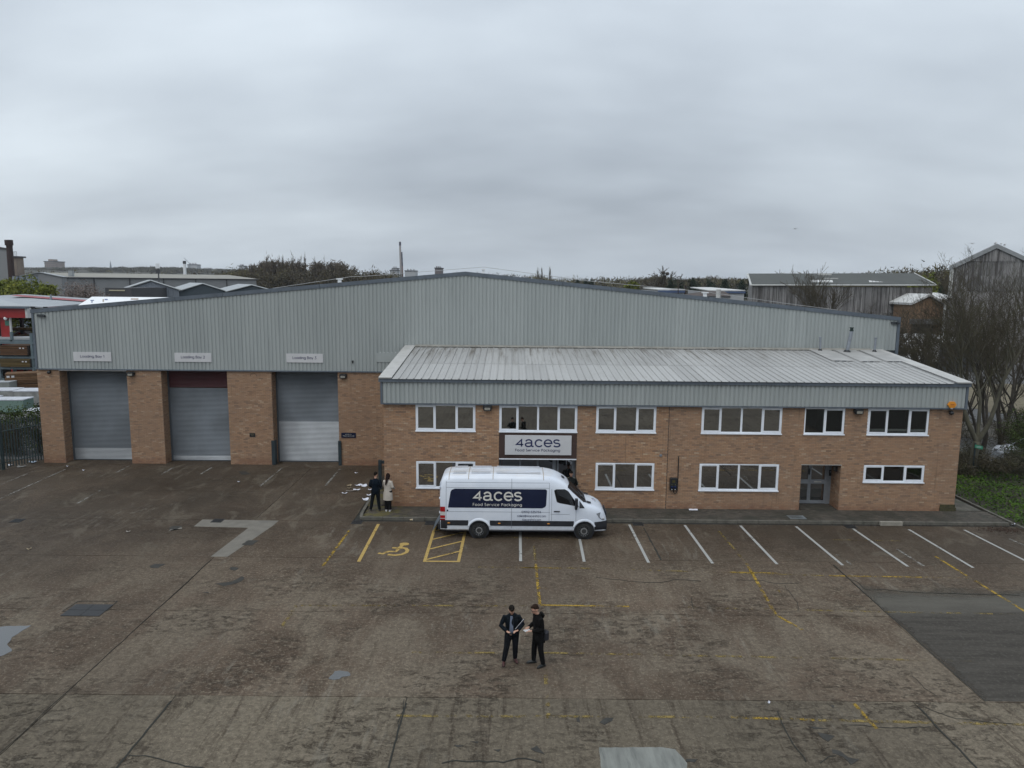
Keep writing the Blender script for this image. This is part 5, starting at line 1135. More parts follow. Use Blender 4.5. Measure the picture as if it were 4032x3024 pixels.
# ------------------------------------------------------------------ people
SKIN = plain('skin', (0.42, 0.24, 0.17), 0.6, 0.08, 20); HAIR = plain('dark_hair', (0.012, 0.009, 0.007), 0.85, 0.3, 40, spec=0.12); EYEW = plain('eye', (0.3, 0.28, 0.27), 0.4); LIP = plain('lips', (0.30, 0.11, 0.09), 0.6)
def remesh(o, vox=0.011, it=4):
    r = o.modifiers.new('remesh', 'REMESH'); r.mode = 'VOXEL'; r.voxel_size = vox; r.use_smooth_shade = True
    s_ = o.modifiers.new('smooth', 'SMOOTH'); s_.iterations = it; s_.factor = 0.5
    bpy.context.view_layer.update(); me = bpy.data.meshes.new_from_object(o.evaluated_get(bpy.context.evaluated_depsgraph_get())); o.modifiers.clear(); o.data = me
    me.polygons.foreach_set('use_smooth', [True]*len(me.polygons))
def ipo(a, b, t): return a+(b-a)*t
def person(name, loc, rz, label, J, H=1.78, coat=None, jacket=(0.004, 0.007, 0.010), legs=(0.006, 0.007, 0.010), shoe=(0.05, 0.02, 0.015), shirt=None, hair='short', group=None, female=False, slim=1.0):
    k = H/1.78; V = Vector
    root = thing(name, loc, label, 'person', group, rz=0); root.rotation_euler = (0, 0, rz); ORI[root.name] = V((0, 0, 0))
    g = lambda n, d: V(J.get(n, d))*k
    pel = g('pelvis', (0, 0, .95)); che = g('chest', (0, 0.0, 1.28)); nek = g('neck', (0, 0.0, 1.47)); hd = g('head', (0, -0.02, 1.64)); hdir = V(J.get('face', (0, -1, -0.1))).normalized()
    sw = (0.165 if female else 0.19)*slim
    S = {s: g('sh'+s, (sgn*sw, 0, 1.385)) for s, sgn in (('L', -1), ('R', 1))}; E = {s: g('el'+s, (sgn*0.27, 0.03, 1.14)) for s, sgn in (('L', -1), ('R', 1))}; Wt = {s: g('wr'+s, (sgn*0.2, -0.15, 0.98)) for s, sgn in (('L', -1), ('R', 1))}
    Hp = {s: pel+V((sgn*0.09*k, 0, -0.03)) for s, sgn in (('L', -1), ('R', 1))}; Kn = {s: g('kn'+s, (sgn*0.11, -0.02, 0.50)) for s, sgn in (('L', -1), ('R', 1))}; An = {s: g('an'+s, (sgn*0.12, 0.02, 0.09)) for s, sgn in (('L', -1), ('R', 1))}
    toe = {s: V(J.get('toe'+s, (0, -1, 0))).normalized() for s in 'LR'}
    def torso(m, gr, zlow=0.0):
        m.tube([pel+V((0, 0, -0.10+zlow)), pel, ipo(pel, che, .45), che, ipo(che, nek, .6), nek+V((0, 0, -0.01))], [((.155+gr), .10+gr), ((.165+gr), .115+gr), ((.145+gr)*slim, .105+gr), ((.175+gr)*slim, .12+gr), ((.135+gr)*slim, .090+gr), (.07+gr*.5, .065+gr*.5)], 16)
    def arm(m, s, gr, wcut=1.0):
        w = ipo(E[s], Wt[s], wcut); m.ell(S[s]+V((0, 0, -.02)), (.055+gr, .060+gr, .052+gr), 10, 6); m.tube([ipo(S[s], che, .35), S[s], ipo(S[s], E[s], .5), E[s], ipo(E[s], w, .5), w], [.06+gr, .056+gr, .048+gr, .042+gr, .040+gr, .030+gr], 10)
    def leg(m, s, gr, cut=1.0):
        a = ipo(Kn[s], An[s], cut); m.tube([Hp[s]+V((0, 0, .06)), Hp[s], ipo(Hp[s], Kn[s], .5), Kn[s], ipo(Kn[s], An[s], .4), a], [.09+gr, .088+gr, .075+gr, .056+gr, .053+gr, .038+gr], 12)
    def hand(m, s, gr=0.0):
        d = V(J.get('hd'+s, (0, -1, -0.15))).normalized(); up = V(J.get('hu'+s, (0, 0, 1))).normalized(); sd = d.cross(up).normalized(); up = sd.cross(d)
        w = Wt[s]; pc_ = w+d*.055; m.tube([w-d*.02, w+d*.01, w+d*.05, w+d*.092], [(.024, .026), (.030, .022), (.040, .018), (.036, .014)], 10)
        curl = J.get('curl'+s, 0.55); inw = -1 if s == 'L' else 1
        for i, (o_, ln) in enumerate(((-.030, .070), (-.010, .080), (.010, .075), (.028, .058))):
            a = w+d*.085+sd*o_; b = a+d*ln*.45-up*ln*curl*.35; c = b+d*ln*.25-up*ln*curl*.75; m.tube([a, b, c], [.0105, .0098, .0085], 6)
        t0 = w+d*.025-sd*inw*-.028; m.tube([t0, t0+d*.04+sd*inw*.022-up*.012, t0+d*.068+sd*inw*.012-up*.03], [.013, .012, .010], 6)
    # body, one continuous surface
    m = MB(); torso(m, -.02)
    m.tube([nek+V((0, .0, -.06)), nek, ipo(nek, hd, .55)], [.062, .057, .056], 12)
    q = hdir.to_track_quat('-Y', 'Z').to_matrix(); hp = lambda x, y, z: hd+q @ V((x, y, z))*k
    m.ell(hd+q @ V((0, .01, .02)), (.076, .096, .108), 18, 12, q); m.ell(hp(0, -.035, -.055), (.052, .055, .06), 14, 8, q); m.tube([hp(0, -.088, .018), hp(0, -.112, -.018), hp(0, -.09, -.03)], [.009, .016, .010], 8)
    m.ell(hp(0, -.088, -.062), (.022, .010, .010), 8, 6, q); m.ell(hp(-.030, -.078, .03), (.022, .014, .008), 8, 6, q); m.ell(hp(.030, -.078, .03), (.022, .014, .008), 8, 6, q)
    for sx_ in (-1, 1): m.ell(hp(sx_*.077, .012, -.005), (.012, .022, .032), 8, 6, q)
    for s in 'LR': arm(m, s, -.008); leg(m, s, -.012); hand(m, s); m.tube([An[s]+V((0, 0, .02)), An[s]+V((0, 0, -.03)), An[s]+toe[s]*.09+V((0, 0, -.055))], [.036, .04, .03], 10)
    b = m.build('body', SKIN, root); remesh(b, 0.009, 3)
    for sx_ in (-1, 1):
        m = MB(); m.ell(hp(sx_*.031, -.086, .012), (.013, .007, .007), 8, 6, q); e_ = m.build('eye', EYEW, b, smooth=True); m = MB(); m.ell(hp(sx_*.031, -.093, .012), (.005, .003, .005), 6, 5, q); m.build('pupil', HAIR, b, smooth=True)
        m = MB(); m.ell(hp(sx_*.031, -.090, .032), (.022, .006, .005), 8, 5, q); m.build('eyebrow', HAIR, b, smooth=True)
    m = MB(); m.ell(hp(0, -.0975, -.060), (.023, .005, .006), 8, 5, q); m.build('mouth', LIP, b, smooth=True)
    # trousers
    m = MB(); m.tube([pel+V((0, 0, .09)), pel, pel+V((0, 0, -.09))], [(.158, .112), (.17, .125), (.15, .11)], 14)
    for s in 'LR': leg(m, s, .024 if not female else .03, 1.0); m.tube([ipo(Kn[s], An[s], .7), An[s]+V((0, 0, -.015))], [.058 if not female else .08, .058 if not female else .085], 10)
    o = m.build('trousers', plain('trouser_cloth', legs, 0.9, 0.25, 6, spec=0.2), root); remesh(o, 0.012, 4)
    SH = plain('shoe_leather', shoe, 0.45, 0.2, 8)
    for s in 'LR':
        t_ = toe[s]; a = An[s]; c = V((a.x, a.y, 0)); m = MB()
        m.tube([c-t_*.075+V((0, 0, .035)), c-t_*.04+V((0, 0, .045)), c+t_*.06+V((0, 0, .042)), c+t_*.15+V((0, 0, .032)), c+t_*.205+V((0, 0, .022))], [.030, .046, .046, .040, .016], 12); m.tube([c+V((0, 0, .03)), c+V((0, 0, .11))], [.045, .042], 10)
        sh = m.build('shoe', SH, root); remesh(sh, 0.011, 3)
        m = MB(); n_ = V((-t_.y, t_.x, 0)); m.poly([c-t_*.09-n_*.035, c+t_*.06-n_*.05, c+t_*.17-n_*.042, c+t_*.22, c+t_*.17+n_*.042, c+t_*.06+n_*.05, c-t_*.09+n_*.035], (0, 0, .018)); m.build('sole', plain('shoe_sole', J.get('sole', (0.02, 0.015, 0.012)), 0.7), sh)
    if shirt:
        m = MB(); torso(m, .002, 0.05); o = m.build('shirt', plain('shirt_cloth', shirt, 0.85, 0.1, 6), root); remesh(o, 0.012, 3)
        m = MB(); c = pel+V((0, 0, .02)); m.tube([c, c+V((0, 0, .035))], [(.175, .13), (.172, .128)], 18); m.build('belt', plain('brown_belt', (0.05, 0.02, 0.012), 0.5), root)
    JM = plain('jacket_cloth', jacket if not coat else coat, 0.92, 0.28 if not coat else 0.08, 7, spec=0.15)
    m = MB()
    if coat:
        m.tube([pel+V((0, 0.0, -.42)), pel+V((0, 0, -.15)), pel+V((0, 0, .08)), che, ipo(che, nek, .62), nek+V((0, 0, .005))], [(.235, .18), (.225, .165), (.18, .145), (.178, .145), (.165, .12), (.08, .08)], 18)
    else:
        torso(m, .040 if shirt else .030, -0.05 if not shirt else -0.02)
        m.tube([nek+V((0, 0, -.03)), nek+V((0, .005, .03))], [.085, .072], 12)
    for s in 'LR': arm(m, s, .018 if not coat else .024, .93)
    if shirt:   # open front: the two fronts stand clear of the shirt
        pass
    o = m.build('coat' if coat else 'jacket', JM, root); remesh(o, 0.012, 4)
    if shirt:   # strip of shirt and collar showing between the jacket fronts
        m = MB(); y = -.155
        m.poly([(-.055*k, pel.y-.162, pel.z+.02), (.055*k, pel.y-.162, pel.z+.02), (.045*k, che.y-.166, che.z), (.03*k, nek.y-.11, nek.z-.03), (-.03*k, nek.y-.11, nek.z-.03), (-.045*k, che.y-.166, che.z)], (0, .03, 0)); m.build('shirt_front', plain('shirt_cloth', shirt, 0.85, 0.1, 6), root)
    HM = plain('hair_strands', J.get('hair', (0.012, 0.009, 0.007)), 0.85, 0.35, 60, spec=0.12)
    m = MB(); m.ell(hp(0, .022, .042), (.083, .098, .094), 18, 12, q)
    if hair == 'short': m.ell(hp(0, -.045, .10), (.055, .05, .028), 12, 8, q); m.ell(hp(0, .07, .0), (.065, .04, .06), 12, 8, q)
    if hair == 'long':
        m.tube([hp(0, .06, .05), hp(0, .085, -.05), hp(.01, .10, -.18), hp(.03, .115, -.33), hp(.045, .11, -.43)], [(.08, .05), (.085, .045), (.07, .035), (.05, .028), (.018, .014)], 12)
        for sx_ in (-1, 1): m.tube([hp(sx_*.06, -.02, .07), hp(sx_*.085, .01, -.02), hp(sx_*.07, .05, -.14)], [.03, .025, .02], 8)
    o = m.build('hair', HM, root)
    if hair == 'short':   # keep the hairline above the brow
        o.data.transform(Matrix.Translation(q @ V((0, .012, .012))))
    remesh(o, 0.009, 2)
    return root, dict(S=S, E=E, W=Wt, pel=pel, che=che, nek=nek, hd=hd, hp=hp, k=k)
def held(name, me_mb, mat, label, cat, root, parts=()):
    loc = root.location.copy(); t_ = thing(name, loc, label, cat); t_.rotation_euler = root.rotation_euler; ORI[t_.name] = Vector((0, 0, 0))
    me_mb.build(parts or 'body', mat, t_, bevel=0.003); return t_
# the pair in the yard
pa = G(2010, 2600); 
rA, a = person('person', (0.03, 18.85, 0), rad(4), 'man in open dark jacket and blue grey shirt bowing his head over a phone', dict(
    pelvis=(0.03, 0.02, .95), chest=(0.03, 0.0, 1.27), neck=(0.02, -.03, 1.46), head=(0.0, -.12, 1.60), face=(0.02, -1, -1.1), shL=(-.18, -.0, 1.355), shR=(.205, -.0, 1.355), elL=(-.285, -.06, 1.14), wrL=(-.12, -.28, 1.07), elR=(.32, -.02, 1.14), wrR=(.15, -.28, 1.09),
    hdL=(.7, -.7, -.1), hdR=(-.8, -.6, .1), anL=(-.19, .02, .09), knL=(-.12, -.03, .50), anR=(.13, .16, .09), knR=(.12, .02, .51), toeL=(-.12, -1, 0), toeR=(.25, -1, 0), hair=(0.010, 0.008, 0.006)),
    H=1.80, shirt=(0.13, 0.16, 0.22), shoe=(0.055, 0.018, 0.016))
m = MB(); m.cbox((-.05, -.36, 1.075), (.075, .15, .010), rz=0.5); held('phone', m, BLACK, 'small dark phone held low by the man in the open jacket', 'phone', rA, 'case')
m = MB(); m.poly([(.10, -.20, 1.10), (.34, -.15, 1.36), (.36, -.13, 1.345), (.20, -.12, 1.06)], (0, .022, 0)); t_ = held('folder', m, plain('folder_navy', (0.006, 0.009, 0.03), 0.5), 'dark folder of papers tucked under the arm of the man in the open jacket', 'folder', rA, 'cover')
m = MB(); m.poly([(.095, -.203, 1.11), (.335, -.153, 1.372), (.34, -.15, 1.362), (.10, -.2, 1.10)], (0, .016, 0)); m.build('paper', SIGNW, t_)
rB, b = person('person', (0.77, 18.80, 0), rad(-68), 'man in black coat and glasses seen from the side holding white papers', dict(
    pelvis=(0, 0.02, .95), neck=(0, -.03, 1.47), head=(0, -.10, 1.63), face=(0, -1, -.55), elL=(-.25, .03, 1.15), wrL=(-.10, -.24, 1.09), elR=(.25, .03, 1.13), wrR=(.09, -.24, 1.07), hdL=(.3, -1, .05), hdR=(-.3, -1, .05),
    anL=(-.14, -.06, .09), knL=(-.12, -.05, .50), anR=(.14, .10, .09), knR=(.12, .03, .50), toeL=(-.2, -1, 0), toeR=(.25, -1, 0), hair=(0.022, 0.012, 0.008)), H=1.78, jacket=(0.004, 0.004, 0.004), legs=(0.003, 0.003, 0.0035), shoe=(0.008, 0.010, 0.010))
m = MB(); k = b['k']; m.poly([(-.17, .03, .70), (.17, .03, .70), (.165, .02, .98), (-.165, .02, .98)], (0, .11, 0)); m.tube([(0, .0, .68), (0, .0, .80), (0, .0, 1.0)], [(.185, .15), (.182, .148), (.17, .14)], 16); m.build('coat_skirt', plain('coat_cloth', (0.004, 0.004, 0.004), 0.9, 0.2, 6, spec=0.15), rB, smooth=True)
m = MB(); m.tube([(0, .09, 1.50), (0, .13, 1.44), (0, .12, 1.36)], [(.08, .04), (.10, .05), (.06, .03)], 12); m.build('hood', plain('hood_cloth', (0.005, 0.005, 0.005), 0.9, spec=0.15), rB, smooth=True)
m = MB(); hp = b['hp']; 
for sx_ in (-1, 1): m.tube([hp(sx_*.031+.019*math.cos(i/8*6.283), -.100, .012+.014*math.sin(i/8*6.283)) for i in range(9)], .0028, 4); m.tube([hp(sx_*.05, -.098, .014), hp(sx_*.078, -.01, .012)], .0028, 4)
m.tube([hp(-.012, -.102, .014), hp(.012, -.102, .014)], .0028, 4); gl = thing('glasses', rB.location, 'dark framed glasses worn by the man in the black coat', 'glasses'); gl.rotation_euler = rB.rotation_euler; ORI[gl.name] = Vector((0, 0, 0)); m.build('frame', BLACK, gl)
m = MB(); m.cbox((-.0, -.34, 1.07), (.12, .17, .012), rz=.2); m.cbox((.03, -.32, 1.08), (.09, .12, .008), rz=-.3); held('papers', m, SIGNW, 'white papers held in both hands by the man in the black coat', 'paper', rB, 'sheet')
m = MB(); m.tube([(.06, .14, .78), (.10, .20, .80), (.10, .20, .96), (.05, .15, 1.0)], [(.10, .07), (.13, .085), (.12, .08), (.06, .05)], 12); bg_ = held('shoulder_bag', m, plain('bag_nylon', (0.010, 0.011, 0.016), 0.7, 0.2, 8), 'small dark shoulder bag at the hip of the man in the black coat', 'bag', rB, 'bag_body')
m = MB(); m.tube([(.12, .20, .95), (.15, .05, 1.2), (.0, .06, 1.47), (-.2, -.02, 1.2), (-.17, .12, .98)], .009, 5); m.build('strap', BLACK, bg_)
# the two by the corner of the office
rC, c = person('person', (-6.15, 31.93, 0.12), rad(176), 'man in a dark navy jacket and black trousers with his back to the yard', dict(
    elL=(-.25, .02, 1.15), wrL=(-.14, -.20, 1.02), elR=(.26, .02, 1.15), wrR=(.14, -.20, 1.02), anL=(-.16, .0, .09), anR=(.22, .05, .09), knR=(.16, .0, .5), toeR=(.5, -1, 0), toeL=(0, -1, 0), head=(0, -.05, 1.63), face=(-.25, -1, -.35), sole=(0.12, 0.09, 0.06)),
    H=1.82, jacket=(0.003, 0.007, 0.013), legs=(0.004, 0.006, 0.008), shoe=(0.02, 0.018, 0.014))
rD, d = person('person', (-5.60, 31.95, 0.12), rad(160), 'woman in a long cream coat with long dark hair and white trainers', dict(
    elL=(-.24, .0, 1.16), wrL=(-.20, -.22, 1.02), elR=(.25, -.03, 1.15), wrR=(.22, -.26, 1.12), anL=(-.09, .0, .09), anR=(.08, .03, .09), knL=(-.09, 0, .5), knR=(.08, 0, .5), head=(0, -.03, 1.64), face=(.2, -1, -.3), toeL=(.3, -1, 0), toeR=(.6, -1, 0), hair=(0.016, 0.009, 0.008), sole=(0.5, 0.5, 0.5)),
    H=1.76, coat=(0.44, 0.40, 0.35), legs=(0.006, 0.006, 0.007), shoe=(0.50, 0.50, 0.50), hair='long', female=True)
m = MB(); m.poly([(.12, -.30, 1.10), (.33, -.26, 1.14), (.30, -.42, 1.26), (.10, -.44, 1.22)], (0, 0, .006)); held('document', m, SIGNW, 'white document held by the woman in the cream coat', 'paper', rD, 'sheet')
rE, e_ = person('person', (2.74, 32.42, 0.12), rad(0), 'dark haired man in a black track jacket with pale shoulder piping behind the van', dict(
    elL=(-.26, .05, 1.15), wrL=(-.12, .12, .95), elR=(.27, .05, 1.14), wrR=(.14, .12, .94), head=(0, -.06, 1.63), face=(-.05, -1, -.55), hair=(0.010, 0.008, 0.007)), H=1.84, jacket=(0.011, 0.013, 0.013), legs=(0.005, 0.005, 0.006), shoe=(0.02, 0.02, 0.02))
for s_ in (-1, 1):
    m = MB(); P = [(s_*.07, -.0, 1.505), (s_*.15, -.0, 1.495), (s_*.225, .0, 1.465), (s_*.275, .01, 1.40), (s_*.325, .035, 1.28), (s_*.345, .05, 1.18), (s_*.30, .09, 1.06)]; m.tube(P, .0085, 5); m.build('piping', plain('pale_piping', (0.36, 0.34, 0.28), 0.8), rE)
m = MB(); hp = e_['hp']; m.ell(hp(0, -.062, -.075), (.050, .038, .034), 10, 6); m.build('beard', plain('beard_hair', (0.05, 0.03, 0.022), 0.9), rE, smooth=True)
# ------------------------------------------------------------------ vegetation tools
rng = np.random.default_rng(11)
def leafmat(name, stops, scale=0.05, rough=0.9, trans=0.0):
    t = MT(name); n = t.noise(t.pos(), scale, 4, 0.6); g = t.N('ShaderNodeNewGeometry')
    v = t.math('ADD', t.math('MULTIPLY', n, 0.8), t.math('MULTIPLY', g.outputs['Random Per Island'], 0.22))
    c = t.ramp(t.mr(v, 0.30, 0.72, 0, 1, False), stops); return t.done(c, rough, spec=0.15)
M_BARE = leafmat('bare_twigs', [(0, (0.045, 0.037, 0.028)), (0.5, (0.062, 0.052, 0.038)), (1, (0.085, 0.074, 0.050))], 0.05)
M_WOOD = leafmat('woodland_crowns', [(0, (0.050, 0.043, 0.031)), (0.3, (0.078, 0.065, 0.046)), (0.55, (0.088, 0.078, 0.040)), (0.78, (0.125, 0.112, 0.035)), (1, (0.098, 0.084, 0.060))], 0.018)
M_FARW = leafmat('far_woodland_crowns', [(0, (0.045, 0.047, 0.040)), (0.5, (0.062, 0.058, 0.046)), (0.8, (0.085, 0.080, 0.042)), (1, (0.075, 0.068, 0.055))], 0.006)
M_POP = leafmat('poplar_twigs', [(0, (0.075, 0.060, 0.046)), (1, (0.12, 0.10, 0.075))], 0.2)
M_PINE = leafmat('pine_needles', [(0, (0.012, 0.022, 0.014)), (1, (0.028, 0.042, 0.022))], 0.2)
M_YG = leafmat('spring_leaves', [(0, (0.075, 0.095, 0.015)), (0.5, (0.13, 0.15, 0.025)), (1, (0.17, 0.16, 0.03))], 0.25)
M_BLOS = leafmat('blossom', [(0, (0.08, 0.06, 0.05)), (0.5, (0.16, 0.13, 0.115)), (1, (0.34, 0.29, 0.27))], 1.5)
M_GRN = leafmat('shrub_leaves', [(0, (0.020, 0.032, 0.010)), (0.6, (0.045, 0.066, 0.018)), (1, (0.080, 0.105, 0.03))], 0.9)
M_IVY = leafmat('ground_ivy_leaves', [(0, (0.020, 0.040, 0.008)), (0.5, (0.048, 0.095, 0.014)), (1, (0.095, 0.16, 0.022))], 0.8)
M_BRAM = leafmat('bramble_stems', [(0, (0.042, 0.035, 0.025)), (0.6, (0.072, 0.062, 0.042)), (1, (0.065, 0.068, 0.035))], 1.2)
BARK = plain('bark', (0.055, 0.048, 0.036), 0.95, 0.3, 5, stretch=(1, 1, 0.3), bump=0.4); BARK2 = plain('dark_bark', (0.045, 0.038, 0.030), 0.95, 0.3, 5)
BARKG = plain('mossy_bark', (0.062, 0.058, 0.040), 0.95, 0.35, 4, stretch=(1, 1, 0.3), bump=0.4)
def fuzz(name, crowns, mat, parent=None, kind=None, blade=(0.5, 1.2), aspect=0.3, up=0.4, shell=0.55):
    """crowns: (x,y,z,rx,ry,rz,n). Loose blades spread through uneven crown volumes."""
    V_ = []; 
    for (x, y, z, rx, ry, rz, n) in crowns:
        n = int(n); d = rng.normal(size=(n, 3)); d /= np.linalg.norm(d, axis=1)[:, None]
        ph = rng.uniform(0, 6.28, 6); lump = 1+0.22*np.sin(d[:, 0]*4+ph[0])*np.sin(d[:, 2]*5+ph[1])+0.16*np.sin(d[:, 1]*7+ph[2]+d[:, 2]*6)
        r = rng.uniform(0, 1, n)**shell*lump; c = d*r[:, None]*np.array([rx, ry, rz])+np.array([x, y, z])
        s = rng.uniform(blade[0], blade[1], n); a = rng.normal(size=(n, 3)); a /= np.linalg.norm(a, axis=1)[:, None]
        a = a*(1-up)+d*up*0.5+np.array([0, 0, up]); a /= np.linalg.norm(a, axis=1)[:, None]
        b = np.cross(a, rng.normal(size=(n, 3))); b /= np.linalg.norm(b, axis=1)[:, None]
        h = (a*s[:, None])/2; w = b*(s*aspect/2)[:, None]
        V_.append(np.stack([c-h-w, c-h+w, c+h], 1).reshape(-1, 3))
    v = np.concatenate(V_); f = np.arange(len(v)).reshape(-1, 3); return np_mesh(name, v, f, mat, parent, kind)
def leaves(name, pts, size, mat, parent=None, kind=None, flat_=0.5):
    n = len(pts); a = rng.normal(size=(n, 3)); a[:, 2] *= (1-flat_); a /= np.linalg.norm(a, axis=1)[:, None]; b = rng.normal(size=(n, 3)); b[:, 2] *= (1-flat_); b = np.cross(np.cross(a, b), a); b /= np.linalg.norm(b, axis=1)[:, None]
    s = rng.uniform(size[0], size[1], n)[:, None]/2; v = np.stack([pts-a*s, pts+b*s*.7, pts+a*s, pts-b*s*.7], 1).reshape(-1, 3); return np_mesh(name, v, np.arange(len(v)).reshape(-1, 4), mat, parent, kind)
def branches(base, dirs, H, seed, r0, nlev=4, kids=(5, 6, 5, 4), spread=0.75, trop=0.25, lens=(0.55, 0.55, 0.5, 0.45), twig=0.012, wob=0.13):
    r = random.Random(seed); TR = MB(); TW = MB()
    def grow(p, d, L_, rad_, lev):
        n = 5 if lev < 2 else 4 if lev == 2 else 3; pts = [p]; q = p; dd = d.copy(); st = []
        for i in range(n):
            dd = (dd + Vector((r.gauss(0, wob), r.gauss(0, wob), r.gauss(0, wob*.7)+trop*0.12))).normalized(); q = q+dd*(L_/n); pts.append(q); st.append((q, dd.copy()))
        e_ = max(twig*.6, rad_*(0.25 if lev else 0.30)); rs = [max(twig*.55, rad_+(e_-rad_)*i/n) for i in range(n+1)]
        (TR if lev <= 1 else TW).tube(pts, rs, 8 if lev == 0 else 5 if lev == 1 else 3, caps=False)
        if lev >= nlev: return
        kc = kids[min(lev, len(kids)-1)]
        for j in range(kc):
            t = (j+0.6+r.uniform(-.3, .3))/kc; t = 0.25+0.75*t if lev else 0.35+0.65*t; k = min(n-1, int(t*n)); s_, d0 = st[k]; s_ = pts[k].lerp(pts[k+1], t*n-k if t*n-k < 1 else 1)
            ax = Vector((r.gauss(0, 1), r.gauss(0, 1), r.gauss(0, .4))); ax = (ax-d0*ax.dot(d0)).normalized(); sp = spread*r.uniform(.6, 1.25)
            nd = (d0*math.cos(sp)+ax*math.sin(sp)+Vector((0, 0, trop*.35))).normalized()
            grow(s_, nd, L_*lens[min(lev, len(lens)-1)]*r.uniform(.75, 1.25)*(1.15-0.4*t), max(twig*.6, rs[k]*r.uniform(.45, .65)), lev+1)
    for (d, f, rr) in dirs: grow(Vector(base), Vector(d).normalized(), H*f, r0*rr, 0)
    return TR, TW
def bare_tree(name, base, H, seed, r0, label, group=None, dirs=(((0, 0, 1), 0.75, 1.0),), mats=(BARK, M_BARE), cat='tree', trunkseg=None, **k):
    t_ = thing(name, base, label, cat, group); b = Vector(base)
    if trunkseg: 
        m = MB(); m.tube([b-Vector((0, 0, .1)), b+Vector((trunkseg[0]*.4, 0, trunkseg[1]*.45)), b+Vector((trunkseg[0], 0, trunkseg[1]))], [r0*1.35, r0, r0*.95], 10); s_ = b+Vector((trunkseg[0], 0, trunkseg[1]-.08)); TR, TW = branches(s_, dirs, H, seed, r0*.72, **k)
        TR.v = m.v+TR.v; off = len(m.v); TR.f = m.f+[tuple(i+off for i in f) for f in TR.f]; TR.mi = m.mi+TR.mi
    else: TR, TW = branches(b-Vector((0, 0, .1)), dirs, H, seed, r0, **k)
    TR.build('trunk', mats[0], t_, smooth=True); TW.build('crown', mats[1], t_); return t_

# ------------------------------------------------------------------ hills and far woods
def hz(x, y):
    h = 0.0
    if y > 450: h += 26*sm(450, 1300, y)*sm(250, -500, x)*(0.85+0.15*math.sin(x*0.006)) 
    h += 16*sm(200, 420, y)*sm(40, 160, x)*sm(900, 500, y)*(0.8+0.2*math.sin(x*0.03))
    if y > 600: h += 6*sm(600, 1500, y)
    return h-0.10
nx_, ny_ = 80, 60; vv = []; ff = []
for j in range(ny_+1):
    y = 190+j/ny_*(2600-190) if j < ny_ else 3200
    for i in range(nx_+1): x = -2200+4400*i/nx_; vv.append((x*(y/2600+0.12), y, hz(x*(y/2600+0.12), y)))
for j in range(ny_):
    for i in range(nx_): a = j*(nx_+1)+i; ff.append((a, a+1, a+nx_+2, a+nx_+1))
m = MB(); m.add(vv, ff); m.build('hills', plain('hill_grass', (0.036, 0.033, 0.022), 0.95, 0.3, 0.01), kind='structure')
def ux(u, Y): return (u-2016)/2857*Y
def zt_at(u, v, Y): return W(u, v, Y).z
def band(name, u0, u1, Y0, Y1, vt, n, r, mat, blades, blade, label, jit=8, flatten=0.8, kind='stuff'):
    C = []
    for i in range(n):
        Y = rng.uniform(Y0, Y1); u = rng.uniform(u0, u1); v = np.interp(u, [p[0] for p in vt], [p[1] for p in vt])+rng.uniform(0, jit)
        p = W(u, v, Y); rr = r*rng.uniform(.7, 1.25); g_ = hz(p.x, Y); zt = p.z
        h = max(3.0, zt-g_); rz = min(h/2, rr*1.3); C.append((p.x, Y, zt-rz, rr, rr, rz, blades))
        if h > 2*rz+1: C.append((p.x, Y, g_+(h-2*rz)/2, rr*.9, rr*.9, (h-2*rz)/2+rz*.5, blades*.7))
    o = fuzz(name, C, mat, None, kind, blade); tag(o, label, 'woodland'); return o
band('woodland', -80, 1100, 1050, 1500, [(0, 1056), (300, 1052), (420, 1052), (600, 1047), (800, 1053), (900, 1058), (1100, 1066)], 420, 13, M_FARW, 110, (3, 6), 'bare brown woodland along the far left hillside', 16)
band('woodland', 20, 760, 330, 470, [(60, 1068), (150, 1062), (300, 1072), (420, 1070), (560, 1064), (650, 1074), (760, 1078)], 130, 6.5, M_WOOD, 260, (1.0, 2.2), 'olive and brown trees behind the long low warehouse', 22)
band('woodland', 700, 1560, 235, 330, [(700, 1104), (760, 1088), (830, 1078), (900, 1058), (960, 1050), (1010, 1048), (1080, 1048), (1250, 1058), (1340, 1038), (1400, 1064), (1480, 1058), (1560, 1074)], 260, 4.4, M_WOOD, 560, (0.5, 1.3), 'dense bare and budding trees behind the left roof slope', 22)
band('bare_woodland', 985, 1400, 262, 300, [(985, 1036), (1040, 1018), (1100, 1018), (1200, 1022), (1290, 1026), (1330, 1020), (1400, 1045)], 48, 2.3, M_POP, 200, (0.5, 1.6), 'thin feathery bare tree tops around the poplar row', 14)
band('woodland', 1480, 2150, 700, 1000, [(1480, 1095), (1700, 1092), (1830, 1068), (1900, 1075), (2150, 1083)], 110, 9, M_FARW, 110, (2, 4), 'thin line of far trees behind the roof apex', 8)
band('woodland', 2080, 3000, 380, 620, [(2080, 1082), (2240, 1093), (2380, 1088), (2480, 1092), (2580, 1080), (2700, 1094), (2780, 1088), (2880, 1086), (3000, 1092)], 190, 7, M_WOOD, 260, (1.2, 2.6), 'mixed budding woodland behind the right roof slope', 14)
band('woodland', 3060, 3800, 210, 330, [(3060, 1088), (3250, 1082), (3350, 1074), (3500, 1062), (3600, 1050), (3700, 1038), (3800, 1035)], 150, 6.5, M_WOOD, 420, (0.8, 1.9), 'bare wooded bank rising behind the dark roofed sheds', 22)
